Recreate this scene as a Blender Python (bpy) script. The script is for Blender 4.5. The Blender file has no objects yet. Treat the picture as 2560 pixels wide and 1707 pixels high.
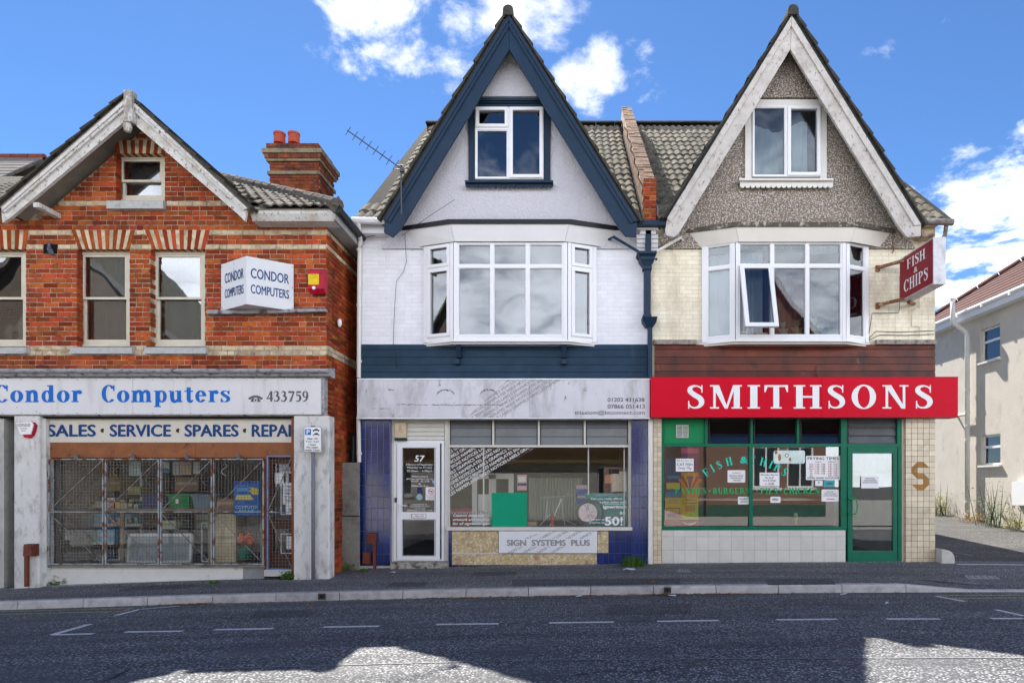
import bpy, bmesh, math, random
from mathutils import Vector, Matrix
random.seed(57)
R = math.radians
S = bpy.context.scene
COL = S.collection

# ------------------------------------------------------------------ camera, sky, sun, exposure
FPX, PPX, HPY, CY, CZ = 1600.0, 1420.0, 1205.0, -11.0, 1.423
cam_d = bpy.data.cameras.new("camera")
cam = bpy.data.objects.new("camera", cam_d); COL.objects.link(cam)
cam.location = (0, CY, CZ); cam.rotation_euler = (R(90), 0, 0)
cam_d.sensor_width = 36; cam_d.lens = 36*FPX/2560
cam_d.shift_x = (1280-PPX)/2560; cam_d.shift_y = (HPY-853.5)/2560
cam_d.clip_start = .05; cam_d.clip_end = 2000
S.camera = cam

SUN_SX, SUN_SY = .27, .79           # shadow displacement per metre of height (towards +x, -y)
sun_el = math.atan(1/math.hypot(SUN_SX, SUN_SY))
sun_az = math.atan2(-SUN_SX, SUN_SY)
sl = bpy.data.lights.new("sun", 'SUN'); sl.energy = 3.1; sl.angle = R(.5); sl.color = (1, .95, .87)
sun = bpy.data.objects.new("sun", sl); COL.objects.link(sun)
sun.rotation_euler = Vector((SUN_SX, -SUN_SY, -1)).to_track_quat('-Z', 'Y').to_euler()

cy_ = S.cycles; cy_.max_bounces = 6; cy_.diffuse_bounces = 3; cy_.glossy_bounces = 3; cy_.transmission_bounces = 3; cy_.transparent_max_bounces = 10
cy_.caustics_reflective = False; cy_.caustics_refractive = False
S.view_settings.view_transform = 'Standard'; S.view_settings.look = 'None'
S.view_settings.gamma = 1; S.view_settings.use_curve_mapping = False
S.view_settings.exposure = 2.07

wd = bpy.data.worlds.new("World"); S.world = wd; wd.use_nodes = True
def build_world():
    nt = wd.node_tree; N = nt.nodes; L = nt.links; N.clear()
    def nd(t, **k):
        n = N.new(t)
        for a, v in k.items(): setattr(n, a, v)
        return n
    def math_(op, a, b=None, c=None, clamp=False):
        n = nd('ShaderNodeMath', operation=op, use_clamp=clamp)
        for i, v in enumerate((a, b, c)):
            if v is None: continue
            if isinstance(v, (int, float)): n.inputs[i].default_value = v
            else: L.new(v, n.inputs[i])
        return n.outputs[0]
    def mrange(v, a, b, c, d, smooth=True):
        n = nd('ShaderNodeMapRange', interpolation_type='SMOOTHSTEP' if smooth else 'LINEAR')
        L.new(v, n.inputs[0])
        for i, q in enumerate((a, b, c, d)): n.inputs[i+1].default_value = q
        return n.outputs[0]
    tc = nd('ShaderNodeTexCoord')
    sep = nd('ShaderNodeSeparateXYZ'); L.new(tc.outputs['Generated'], sep.inputs[0])
    x, y, z = sep.outputs
    zz = math_('ADD', math_('MAXIMUM', z, 0.0), .22)
    comb = nd('ShaderNodeCombineXYZ')
    L.new(math_('DIVIDE', x, zz), comb.inputs[0]); L.new(math_('DIVIDE', y, zz), comb.inputs[1])
    sky = nd('ShaderNodeTexSky', sky_type='NISHITA', sun_disc=False)
    sky.sun_elevation = sun_el; sky.sun_rotation = sun_az
    sky.altitude = 1500; sky.air_density = .8; sky.dust_density = .05; sky.ozone_density = 5.0
    # cloud cover: fractal noise plus the cloud banks that stand in the sky
    n1 = nd('ShaderNodeTexNoise'); n1.inputs['Scale'].default_value = 7; n1.inputs['Detail'].default_value = 12
    n1.inputs['Roughness'].default_value = .62; n1.inputs['Distortion'].default_value = .25
    L.new(comb.outputs[0], n1.inputs['Vector'])
    n2 = nd('ShaderNodeTexNoise'); n2.inputs['Scale'].default_value = .9; n2.inputs['Detail'].default_value = 4
    L.new(comb.outputs[0], n2.inputs['Vector'])
    cov = None
    blobs = [(890,25,.11,.85),(1010,50,.115,.9),(1120,50,.115,.9),(1240,25,.11,.88),(1380,20,.09,.75),(930,150,.08,.8),(1000,165,.06,.7),(860,180,.05,.6),(1155,130,.05,.6),
             (1440,225,.068,.82),(1500,170,.055,.82),(1590,160,.068,.75),(1465,250,.04,.55),(1640,158,.035,.5),
             (2365,60,.035,.6),(2165,150,.03,.35),(2215,135,.03,.35),(2480,560,.2,.8),(2580,640,.24,.9),(2400,660,.17,.85),(2520,430,.06,.75),(2570,350,.05,.7),(2640,480,.18,.8),
             (2420,520,.1,.8),(700,15,.03,.2)]
    n3 = nd('ShaderNodeTexNoise'); n3.inputs['Scale'].default_value = 9; n3.inputs['Detail'].default_value = 7; n3.inputs['Roughness'].default_value = .6
    L.new(tc.outputs['Generated'], n3.inputs['Vector'])
    nv = nd('ShaderNodeVectorMath', operation='MULTIPLY_ADD'); L.new(n3.outputs['Color'], nv.inputs[0]); nv.inputs[1].default_value = (.11,.11,.11); nv.inputs[2].default_value = (-.055,-.055,-.055)
    av = nd('ShaderNodeVectorMath', operation='ADD'); L.new(tc.outputs['Generated'], av.inputs[0]); L.new(nv.outputs[0], av.inputs[1])
    dirn = nd('ShaderNodeVectorMath', operation='NORMALIZE'); L.new(av.outputs[0], dirn.inputs[0])
    for px, py, r, a in blobs:
        d = Vector(((px-PPX)/FPX, 1, (HPY-py)/FPX)).normalized()
        v = nd('ShaderNodeVectorMath', operation='DISTANCE'); L.new(dirn.outputs[0], v.inputs[0]); v.inputs[1].default_value = d
        m = mrange(v.outputs['Value'], 0, r, a, 0)
        cov = m if cov is None else math_('MAXIMUM', cov, m)
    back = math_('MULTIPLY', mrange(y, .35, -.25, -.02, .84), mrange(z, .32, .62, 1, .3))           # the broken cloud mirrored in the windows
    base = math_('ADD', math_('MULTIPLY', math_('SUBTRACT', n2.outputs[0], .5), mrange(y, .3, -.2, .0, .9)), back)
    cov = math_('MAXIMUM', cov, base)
    dens = math_('ADD', math_('MULTIPLY', math_('SUBTRACT', n1.outputs[0], .5), mrange(y, .3, -.2, 2.4, .7)), cov)
    mask = mrange(dens, .46, 1.1, 0, 1)
    shade = nd('ShaderNodeMixRGB'); shade.inputs[1].default_value = (1, 1, 1, 1); shade.inputs[2].default_value = (.62, .66, .74, 1)
    L.new(mrange(math_('ADD', math_('MULTIPLY', n1.outputs[0], .8), math_('MULTIPLY', n2.outputs[0], 1.0)), .75, 1.15, 0, 1), shade.inputs[0])
    hsv = nd('ShaderNodeHueSaturation'); hsv.inputs['Saturation'].default_value = 1.1; L.new(sky.outputs[0], hsv.inputs['Color'])
    b1 = nd('ShaderNodeBackground'); L.new(hsv.outputs[0], b1.inputs[0]); b1.inputs[1].default_value = .05
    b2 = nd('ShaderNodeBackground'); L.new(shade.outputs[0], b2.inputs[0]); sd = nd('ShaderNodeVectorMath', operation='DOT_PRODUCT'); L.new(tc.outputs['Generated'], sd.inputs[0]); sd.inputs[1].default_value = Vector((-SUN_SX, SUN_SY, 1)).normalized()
    L.new(mrange(sd.outputs['Value'], .9, -.3, .40, 1.75), b2.inputs[1])      # unseen clouds opposite the sun are brightened as fill for the shaded fronts
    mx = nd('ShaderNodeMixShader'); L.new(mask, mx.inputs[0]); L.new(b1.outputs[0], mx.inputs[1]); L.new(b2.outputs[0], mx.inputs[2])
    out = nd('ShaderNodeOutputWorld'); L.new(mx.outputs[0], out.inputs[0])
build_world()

# ------------------------------------------------------------------ helpers
def W(px, py, y):
    """point of the place seen at photo pixel (px, py), standing at depth y"""
    d = y-CY
    return Vector(((px-PPX)*d/FPX, y, CZ+(HPY-py)*d/FPX))
def WX(px, y): return (px-PPX)*(y-CY)/FPX
def WZ(py, y): return CZ+(HPY-py)*(y-CY)/FPX

def lin(c):
    c /= 255.0
    return c/12.92 if c <= .04045 else ((c+.055)/1.055)**2.4
def rgb(r, g, b, k=1.08): return tuple(min(.86, lin(v)*k) for v in (r, g, b))

class MB:
    def __init__(s): s.v = []; s.f = []
    def add(s, vs, fs):
        o = len(s.v); s.v += [tuple(p) for p in vs]; s.f += [tuple(i+o for i in q) for q in fs]; return s
    def box(s, x0, x1, y0, y1, z0, z1):
        return s.add([(x0,y0,z0),(x1,y0,z0),(x1,y1,z0),(x0,y1,z0),(x0,y0,z1),(x1,y0,z1),(x1,y1,z1),(x0,y1,z1)],
                     [(0,1,5,4),(1,2,6,5),(2,3,7,6),(3,0,4,7),(4,5,6,7),(3,2,1,0)])
    def pbox(s, p0, q0, p1, q1, yf, yb):
        return s.box(WX(p0,yf), WX(p1,yf), yf, yb, WZ(q1,yf), WZ(q0,yf))
    def prism(s, poly, y0, y1):
        n = len(poly); a = sum(poly[i][0]*poly[(i+1)%n][1]-poly[(i+1)%n][0]*poly[i][1] for i in range(n))
        if a < 0: poly = poly[::-1]
        vs = [(x,y0,z) for x,z in poly]+[(x,y1,z) for x,z in poly]
        return s.add(vs, [tuple(range(n)), tuple(range(2*n-1,n-1,-1))]+[(i+n,(i+1)%n+n,(i+1)%n,i) for i in range(n)])
    def pprism(s, poly, yf, yb):
        return s.prism([(WX(a,yf), WZ(b,yf)) for a,b in poly], yf, yb)
    def solid(s, poly, vec):
        n = len(poly); vec = Vector(vec); p = [Vector(q) for q in poly]
        return s.add(p+[q+vec for q in p], [tuple(range(n)), tuple(range(2*n-1,n-1,-1))]+[(i+n,(i+1)%n+n,(i+1)%n,i) for i in range(n)])
    def beam(s, a, b, w, h, up=(0,0,1)):
        a = Vector(a); b = Vector(b); d = (b-a).normalized(); u = Vector(up)
        sd = d.cross(u).normalized(); u = sd.cross(d).normalized()
        c = [sd*(i*w/2)+u*(j*h/2) for i,j in ((-1,-1),(1,-1),(1,1),(-1,1))]
        return s.solid([a+q for q in c], b-a)
    def tube(s, pts, r, n=8, cap=True):
        pts = [Vector(p) for p in pts]; m = len(pts); rs = r if isinstance(r,(list,tuple)) else [r]*m
        vs = []; prev = None
        for i,p in enumerate(pts):
            t = (pts[min(i+1,m-1)]-pts[max(i-1,0)]).normalized()
            if prev is None: a = t.orthogonal().normalized()
            else: a = (prev-t*prev.dot(t)).normalized()
            prev = a; b = t.cross(a)
            vs += [p+(a*math.cos(k*2*math.pi/n)+b*math.sin(k*2*math.pi/n))*rs[i] for k in range(n)]
        fs = [(i*n+k, i*n+(k+1)%n, (i+1)*n+(k+1)%n, (i+1)*n+k) for i in range(m-1) for k in range(n)]
        if cap: fs += [tuple(range(n-1,-1,-1)), tuple(range((m-1)*n, m*n))]
        return s.add(vs, fs)
    def ball(s, c, rx, ry=None, rz=None, n=10, m=7, M=None):
        ry = rx if ry is None else ry; rz = rx if rz is None else rz; c = Vector(c)
        vs = [Vector((0,0,rz))]
        for i in range(1,m):
            a = math.pi*i/m
            vs += [Vector((rx*math.sin(a)*math.cos(2*math.pi*k/n), ry*math.sin(a)*math.sin(2*math.pi*k/n), rz*math.cos(a))) for k in range(n)]
        vs.append(Vector((0,0,-rz)))
        if M: vs = [M@v for v in vs]
        fs = [(0,1+k,1+(k+1)%n) for k in range(n)]
        for i in range(m-2): fs += [(1+i*n+k, 1+(i+1)*n+k, 1+(i+1)*n+(k+1)%n, 1+i*n+(k+1)%n) for k in range(n)]
        l = 1+(m-1)*n; fs += [(l, l-n+(k+1)%n, l-n+k) for k in range(n)]
        return s.add([v+c for v in vs], fs)
    def frame(s, x0, x1, y0, y1, z0, z1, t, tb=None, tt=None):
        tb = t if tb is None else tb; tt = t if tt is None else tt
        s.box(x0,x0+t,y0,y1,z0,z1); s.box(x1-t,x1,y0,y1,z0,z1)
        s.box(x0+t,x1-t,y0,y1,z0,z0+tb); return s.box(x0+t,x1-t,y0,y1,z1-tt,z1)
    def build(s, name, mat, parent=None, M=None, smooth=False):
        me = bpy.data.meshes.new(name); me.from_pydata([tuple(M@Vector(v)) for v in s.v] if M else s.v, [], s.f)
        if mat: me.materials.append(mat)
        if smooth:
            for p in me.polygons: p.use_smooth = True
        return link(name, me, parent)
def link(name, me, parent=None, loc=None):
    o = bpy.data.objects.new(name, me); COL.objects.link(o)
    if loc is not None: o.location = loc
    if parent is not None:
        o.parent = parent
        if parent.type == 'EMPTY': o.matrix_parent_inverse = Matrix.Translation(-Vector(parent.location))
    return o
def bm_obj(name, bm, mat, parent=None, smooth=False):
    me = bpy.data.meshes.new(name); bm.to_mesh(me); bm.free(); me.materials.append(mat)
    if smooth:
        for p in me.polygons: p.use_smooth = True
    return link(name, me, parent)
def tag(o, label=None, cat=None, group=None, kind=None):
    if label: o['label'] = label
    if cat: o['category'] = cat
    if group: o['group'] = group
    if kind: o['kind'] = kind
    return o
def thing(name, label, cat, loc=(0,0,0), group=None):
    o = bpy.data.objects.new(name, None); COL.objects.link(o); o.location = loc; o.empty_display_size = .2
    return tag(o, label, cat, group)

# wall sheet with rectangular openings, trimmed to a convex outline, given thickness
def wall(name, mat, parent, outline, holes, y, th, flip=False):
    xs = sorted({p[0] for p in outline} | {h[i] for h in holes for i in (0,1)})
    zs = sorted({p[1] for p in outline} | {h[i] for h in holes for i in (2,3)})
    bm = bmesh.new(); vd = {}
    def V(x,z):
        if (x,z) not in vd: vd[(x,z)] = bm.verts.new((x,y,z))
        return vd[(x,z)]
    for i in range(len(xs)-1):
        for j in range(len(zs)-1):
            cx, cz = (xs[i]+xs[i+1])/2, (zs[j]+zs[j+1])/2
            if any(h[0] < cx < h[1] and h[2] < cz < h[3] for h in holes): continue
            bm.faces.new((V(xs[i],zs[j]), V(xs[i+1],zs[j]), V(xs[i+1],zs[j+1]), V(xs[i],zs[j+1])))
    n = len(outline); cx = sum(p[0] for p in outline)/n; cz = sum(p[1] for p in outline)/n
    for i in range(n):
        a, b = outline[i], outline[(i+1)%n]
        no = Vector((b[1]-a[1], 0, -(b[0]-a[0])))
        if no.dot(Vector((cx-a[0],0,cz-a[1]))) > 0: no = -no
        g = bm.verts[:]+bm.edges[:]+bm.faces[:]
        bmesh.ops.bisect_plane(bm, geom=g, dist=1e-5, plane_co=(a[0],y,a[1]), plane_no=no, clear_outer=True)
    r = bmesh.ops.extrude_face_region(bm, geom=bm.faces[:])
    bmesh.ops.translate(bm, vec=(0,th,0), verts=[e for e in r['geom'] if isinstance(e, bmesh.types.BMVert)])
    bmesh.ops.recalc_face_normals(bm, faces=bm.faces[:])
    return bm_obj(name, bm, mat, parent)

# ------------------------------------------------------------------ materials
MATS = {}
def mat(name, col=(.5,.5,.5), rough=.6, var=.12, vs=5, bump=0, bs=60, stain=None, rand=0, hue=0, metal=0, spec=.18, stain2=None, grain=None, coat=0):
    """col varied by noise; stain=(colour, scale, low, high, zstretch) is wear with a shape of its own; rand = piece-to-piece variation"""
    if name in MATS: return MATS[name]
    m = bpy.data.materials.new(name); m.use_nodes = True; MATS[name] = m
    nt = m.node_tree; N = nt.nodes; L = nt.links; bs_ = N['Principled BSDF']
    geo = N.new('ShaderNodeNewGeometry')
    def noise(scale, detail=5, rough_=.6, st=None):
        t = N.new('ShaderNodeTexNoise'); t.inputs['Scale'].default_value = scale; t.inputs['Detail'].default_value = detail; t.inputs['Roughness'].default_value = rough_
        if st:
            mp = N.new('ShaderNodeMapping'); mp.inputs['Scale'].default_value = st; L.new(geo.outputs['Position'], mp.inputs[0]); L.new(mp.outputs[0], t.inputs['Vector'])
        else: L.new(geo.outputs['Position'], t.inputs['Vector'])
        return t
    def mr(sock, a, b, c, d):
        n = N.new('ShaderNodeMapRange'); L.new(sock, n.inputs[0])
        for i,q in enumerate((a,b,c,d)): n.inputs[i+1].default_value = q
        return n.outputs[0]
    n0 = noise(vs); f = mr(n0.outputs[0], .25, .75, 1-var, 1+var)
    mul = N.new('ShaderNodeVectorMath'); mul.operation = 'SCALE'; mul.inputs[0].default_value = col; L.new(f, mul.inputs['Scale'])
    c = mul.outputs[0]
    if rand or hue:
        oi = N.new('ShaderNodeObjectInfo'); ad = N.new('ShaderNodeMath'); ad.operation = 'ADD'
        L.new(oi.outputs['Random'], ad.inputs[0]); L.new(geo.outputs['Random Per Island'], ad.inputs[1])
        fr = N.new('ShaderNodeMath'); fr.operation = 'FRACT'; L.new(ad.outputs[0], fr.inputs[0])
        hs = N.new('ShaderNodeHueSaturation'); L.new(c, hs.inputs['Color']); L.new(mr(fr.outputs[0],0,1,1-rand,1+rand), hs.inputs['Value'])
        m7 = N.new('ShaderNodeMath'); m7.operation = 'MULTIPLY'; m7.inputs[1].default_value = 7.31; L.new(fr.outputs[0], m7.inputs[0])
        f7 = N.new('ShaderNodeMath'); f7.operation = 'FRACT'; L.new(m7.outputs[0], f7.inputs[0])
        L.new(mr(f7.outputs[0],0,1,.5-hue*.15,.5+hue), hs.inputs['Hue'])
        c = hs.outputs[0]
    for st in (stain, stain2):
        if not st: continue
        sc, scale, lo, hi, zst = st
        t = noise(scale, 8, .65, (1,1,zst)); mx = N.new('ShaderNodeMixRGB'); L.new(mr(t.outputs[0], lo, hi, 0, 1), mx.inputs[0])
        L.new(c, mx.inputs[1]); mx.inputs[2].default_value = (*sc, 1); c = mx.outputs[0]
    if grain:                                  # fine two-colour aggregate: (colour, scale, low, high)
        t = noise(grain[1], 2, .5); mx = N.new('ShaderNodeMixRGB'); L.new(mr(t.outputs[0], grain[2], grain[3], 0, 1), mx.inputs[0])
        L.new(c, mx.inputs[1]); mx.inputs[2].default_value = (*grain[0], 1); c = mx.outputs[0]
    L.new(c, bs_.inputs['Base Color'])
    bs_.inputs['Roughness'].default_value = rough; bs_.inputs['Metallic'].default_value = metal
    bs_.inputs['Specular IOR Level'].default_value = spec
    if coat: bs_.inputs['Coat Weight'].default_value = coat; bs_.inputs['Coat Roughness'].default_value = .1
    if bump:
        t = noise(bs, 4, .6); b = N.new('ShaderNodeBump'); b.inputs['Strength'].default_value = min(1, bump); b.inputs['Distance'].default_value = .012*max(1,bump)
        L.new(t.outputs[0], b.inputs['Height']); L.new(b.outputs[0], bs_.inputs['Normal'])
    return m
def glass(name, base=.06, gain=1.0, tint=(.85,.9,.9), wav=.004):
    m = bpy.data.materials.new(name); m.use_nodes = True; MATS[name] = m
    nt = m.node_tree; N = nt.nodes; L = nt.links; N.clear()
    out = N.new('ShaderNodeOutputMaterial'); mx = N.new('ShaderNodeMixShader'); tr = N.new('ShaderNodeBsdfTransparent'); gl = N.new('ShaderNodeBsdfGlossy')
    tr.inputs[0].default_value = (*tint,1); gl.inputs['Roughness'].default_value = .003; gl.inputs[0].default_value = (.95,.97,1,1)
    fr = N.new('ShaderNodeFresnel'); fr.inputs[0].default_value = 1.5
    ma = N.new('ShaderNodeMath'); ma.operation = 'MULTIPLY_ADD'; ma.use_clamp = True; L.new(fr.outputs[0], ma.inputs[0]); ma.inputs[1].default_value = gain; ma.inputs[2].default_value = base
    geo = N.new('ShaderNodeNewGeometry'); nz = N.new('ShaderNodeTexNoise'); nz.inputs['Scale'].default_value = 1.6; nz.inputs['Detail'].default_value = 1; L.new(geo.outputs['Position'], nz.inputs['Vector'])
    b = N.new('ShaderNodeBump'); b.inputs['Strength'].default_value = 1; b.inputs['Distance'].default_value = wav; L.new(nz.outputs[0], b.inputs['Height']); L.new(b.outputs[0], gl.inputs['Normal'])
    L.new(ma.outputs[0], mx.inputs[0]); L.new(tr.outputs[0], mx.inputs[1]); L.new(gl.outputs[0], mx.inputs[2]); L.new(mx.outputs[0], out.inputs[0])
    return m

GRIME = (.05,.048,.042)
mWHITE = mat('white_paint', (.74,.74,.78), .45, .04, 3)
mUPVC = mat('upvc', (.78,.78,.80), .25, .02, 3)
mUPVCo = mat('upvc_dull', (.70,.68,.64), .4, .06, 6, stain=(GRIME,9,.66,.85,.5))
mNAVY = mat('navy_paint', (.014,.033,.064), .45, .12, 4, bump=.15, bs=30)
mNAVYw = mat('navy_boards', (.014,.04,.075), .5, .3, 3, bump=.2, bs=25, rand=.12, stain=((.05,.085,.13),5,.6,.8,.3))
mBLACK = mat('black_trim', (.02,.022,.025), .4, .2, 5)
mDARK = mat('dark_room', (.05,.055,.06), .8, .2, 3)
mGLASS = glass('pane_glass', .03, 1.0, (.7,.75,.77), .002)
mGLASSu = glass('upper_glass', .06, 1.0, (.6,.63,.65), .002)
mGLASSs = glass('shop_glass', .0, .6, (.95,.96,.95), .0003)
mGLASSv = glass('old_glass', .12, 1.0, (.55,.58,.6), .003)
mBRICK = mat('red_brick', (.33,.05,.02), .85, .3, 14, bump=.6, bs=90, rand=.46, hue=.02, spec=.08, stain=((.07,.02,.016),1.5,.47,.74,1), stain2=((.42,.25,.16),9,.66,.86,1))
mCREAM = mat('cream_brick', (.52,.42,.28), .85, .2, 12, bump=.4, bs=90, rand=.2, stain=((.14,.09,.06),5,.50,.74,1))
mMORT = mat('mortar', (.44,.33,.24), .9, .3, 20, bump=.4, bs=120, stain=((.07,.05,.04),7,.46,.66,1))
mRENDW = mat('white_render', (.63,.62,.60), .75, .08, 4, bump=.2, bs=30, stain=((.27,.265,.255),10,.52,.72,.4), stain2=((.34,.32,.28),2.5,.55,.8,.6))
# ------------------------------------------------------------------ pieces (bricks, tiles) that share mesh data
UNIT = {}
def unit_mesh(kind, m, cx, cz):
    """chamfered block, 1 x 1 in front (x, z), front at y=0, back at y=1"""
    key = (kind, m.name)
    if key not in UNIT:
        a, b = .5, .5
        vs = [(-a+cx,0,-b+cz),(a-cx,0,-b+cz),(a-cx,0,b-cz),(-a+cx,0,b-cz),
              (-a,.12,-b),(a,.12,-b),(a,.12,b),(-a,.12,b),(-a,1,-b),(a,1,-b),(a,1,b),(-a,1,b)]
        fs = [(0,1,2,3)]+[(i+4,(i+1)%4+4,(i+1)%4,i) for i in range(4)]+[(i+8,(i+1)%4+8,(i+1)%4+4,i+4) for i in range(4)]
        me = bpy.data.meshes.new(kind); me.from_pydata(vs, [], fs); me.materials.append(m); UNIT[key] = me
    return UNIT[key]
def pieces(parent, kind, rects, y, m, depth=.05, cx=.02, cz=.06, limit=300, jit=.002, key=None, side=None):
    """rects: (x0,x1,z0,z1[,depth]); the largest become objects, the rest one 'stuff' part"""
    rects = sorted(rects, key=key or (lambda r: -round((r[1]-r[0])*(r[3]-r[2]),4)))
    me = unit_mesh(kind, m, cx, cz)
    for r in rects[:limit]:
        o = link(kind, me, parent, ((r[0]+r[1])/2, y+random.uniform(-jit,jit), (r[2]+r[3])/2))
        o.scale = (r[1]-r[0], r[4] if len(r) > 4 else depth, r[3]-r[2])
        o.rotation_euler = (random.uniform(-1,1)*jit*1.5, 0, random.uniform(-1,1)*jit*2)
    rest = rects[limit:]
    if rest:
        mb = MB(); src = [v.co.copy() for v in me.vertices]; fs = [tuple(p.vertices) for p in me.polygons]
        for r in rest:
            dy = random.uniform(-jit,jit); dp = r[4] if len(r) > 4 else depth
            mb.add([((r[0]+r[1])/2+v.x*(r[1]-r[0]), y+dy+v.y*dp, (r[2]+r[3])/2+v.z*(r[3]-r[2])) for v in src], fs)
        tag(mb.build(kind+'work', m, parent), kind='stuff')
def course_rects(z0, z1, spans, off, L=.225, H=.1125, g=.009, gz=.009):
    out = []
    for a, b in spans:
        x = math.floor((a-off)/L)*L+off
        while x < b:
            w = L
            parts = [(x, x+L)]
            if random.random() < .22: parts = [(x, x+H), (x+H, x+L)]
            for p, q in parts:
                p, q = max(p, a), min(q, b)
                if q-p > .03: out.append((p+g/2, q-g/2, z0+gz/2, z1-gz/2))
            x += w
    return out
def minus(spans, a, b):
    out = []
    for p, q in spans:
        if b <= p or a >= q: out.append((p,q)); continue
        if a > p: out.append((p,a))
        if b < q: out.append((b,q))
    return out

# ------------------------------------------------------------------ lettering
TEXTS = []
def text(body, box, y, m, parent, bold=0, name='lettering', align='CENTER', shear=0, M=None, rot=0, clip=None, flip=False, space=1.0):
    """flat lettering fitted into photo box (px0,py0,px1,py1) on plane y, or into (0..1, 0..1) of matrix M"""
    cu = bpy.data.curves.new('t', 'FONT'); cu.body = body; cu.align_x = align; cu.shear = shear; cu.resolution_u = 3; cu.space_line = space
    o = bpy.data.objects.new('t', cu); COL.objects.link(o)
    TEXTS.append((o, box, y, m, parent, name, M, rot, clip, flip, bold))
def flush_texts():
    dg = bpy.context.evaluated_depsgraph_get(); dg.update()
    for o, box, y, m, parent, name, M, rot, clip, flip, bold in TEXTS:
        me = bpy.data.meshes.new_from_object(o.evaluated_get(dg)); me.name = name
        if bold > .003:                           # heavier strokes: shifted copies, each a hair in front of the last
            bm = bmesh.new(); bm.from_mesh(me); base = bm.faces[:]
            for k, (dx, dy) in enumerate(((bold*1.3,0),(-bold*1.3,0),(0,bold),(0,-bold*.6))):
                r_ = bmesh.ops.duplicate(bm, geom=base)
                for e in r_['geom']:
                    if isinstance(e, bmesh.types.BMVert): e.co.x += dx; e.co.y += dy; e.co.z = (k+1)*.0005
            bm.to_mesh(me); bm.free()
        vs = me.vertices; zo = [v.co.z for v in vs]; xs = [v.co.x for v in vs]; ys = [v.co.y for v in vs]
        if not xs: continue
        x0, x1, y0, y1 = min(xs), max(xs), min(ys), max(ys)
        if clip is not None:                      # diagonal field: box = (px, py of line start, px height of capitals)
            sc = box[2]/(.73)
            for v in vs:
                u, w = (v.co.x-x0)*sc, v.co.y*sc
                p = box[0]+u*math.cos(rot)-w*math.sin(rot); q = box[1]-(u*math.sin(rot)+w*math.cos(rot))
                v.co = W(p, q, y); v.co.y -= zo[v.index]
            bm = bmesh.new(); bm.from_mesh(me)
            n = len(clip); cc = [sum(c[i] for c in clip)/n for i in (0,1)]
            C = W(cc[0], cc[1], y)
            for i in range(n):
                a = W(*clip[i], y); b = W(*clip[(i+1)%n], y); no = Vector((b.z-a.z, 0, -(b.x-a.x)))
                if no.dot(C-a) > 0: no = -no
                bmesh.ops.bisect_plane(bm, geom=bm.verts[:]+bm.edges[:]+bm.faces[:], dist=1e-6, plane_co=a, plane_no=no, clear_outer=True)
            bm.to_mesh(me); bm.free()
        else:
            for v in vs:
                u = (v.co.x-x0)/max(1e-6, x1-x0); w = (v.co.y-y0)/max(1e-6, y1-y0)
                if flip: u = 1-u
                if M is not None: v.co = Vector(M(box[0]+u*(box[2]-box[0]), box[1]+w*(box[3]-box[1])))-Vector((zo[v.index]*.7, zo[v.index]*.7, 0))
                else:
                    a = W(box[0], box[3], y); b = W(box[2], box[1], y)
                    v.co = (a.x+u*(b.x-a.x), y-zo[v.index], a.z+w*(b.z-a.z))
        me.materials.clear(); me.materials.append(m)
        if me.polygons:
            link(name, me, parent)
    for t in TEXTS:
        cu = t[0].data; bpy.data.objects.remove(t[0]); bpy.data.curves.remove(cu)

# serif capitals, lower case and figures drawn by hand
def rc(a,b,c,d): return [(a,b),(c,b),(c,d),(a,d)]
def ring(cx,cy,ox,oy,ix,iy,a0=0,a1=360,n=22):
    out = []
    for i in range(n):
        t0 = R(a0+(a1-a0)*i/n); t1 = R(a0+(a1-a0)*(i+1)/n)
        out.append([(cx+ox*math.cos(t0),cy+oy*math.sin(t0)),(cx+ox*math.cos(t1),cy+oy*math.sin(t1)),(cx+ix*math.cos(t1),cy+iy*math.sin(t1)),(cx+ix*math.cos(t0),cy+iy*math.sin(t0))])
    return [('strip', out)]
def sweep(pts, n=5):
    P = [Vector(p) for p in pts]; Q = []
    for i in range(len(P)-1):
        p0, p1, p2, p3 = P[max(i-1,0)], P[i], P[i+1], P[min(i+2,len(P)-1)]
        for k in range(n):
            t = k/n
            Q.append(.5*((2*p1)+(p2-p0)*t+(2*p0-5*p1+4*p2-p3)*t*t+(3*p1-p0-3*p2+p3)*t**3))
    Q.append(P[-1]); E = []
    for i,q in enumerate(Q):
        d = Vector((Q[min(i+1,len(Q)-1)]-Q[max(i-1,0)])[:2]).normalized(); nn = Vector((-d.y,d.x))*q.z/2
        E.append(((q.x+nn.x,q.y+nn.y),(q.x-nn.x,q.y-nn.y)))
    return [('strip', [[E[i][0],E[i][1],E[i+1][1],E[i+1][0]] for i in range(len(E)-1)])]
_S = [(.50,.76,.03),(.44,.90,.06),(.28,.965,.07),(.12,.90,.13),(.10,.74,.18),(.25,.58,.2),(.42,.44,.2),(.48,.27,.18),(.42,.11,.13),(.27,.035,.07),(.12,.08,.06),(.06,.22,.03)]
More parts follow.
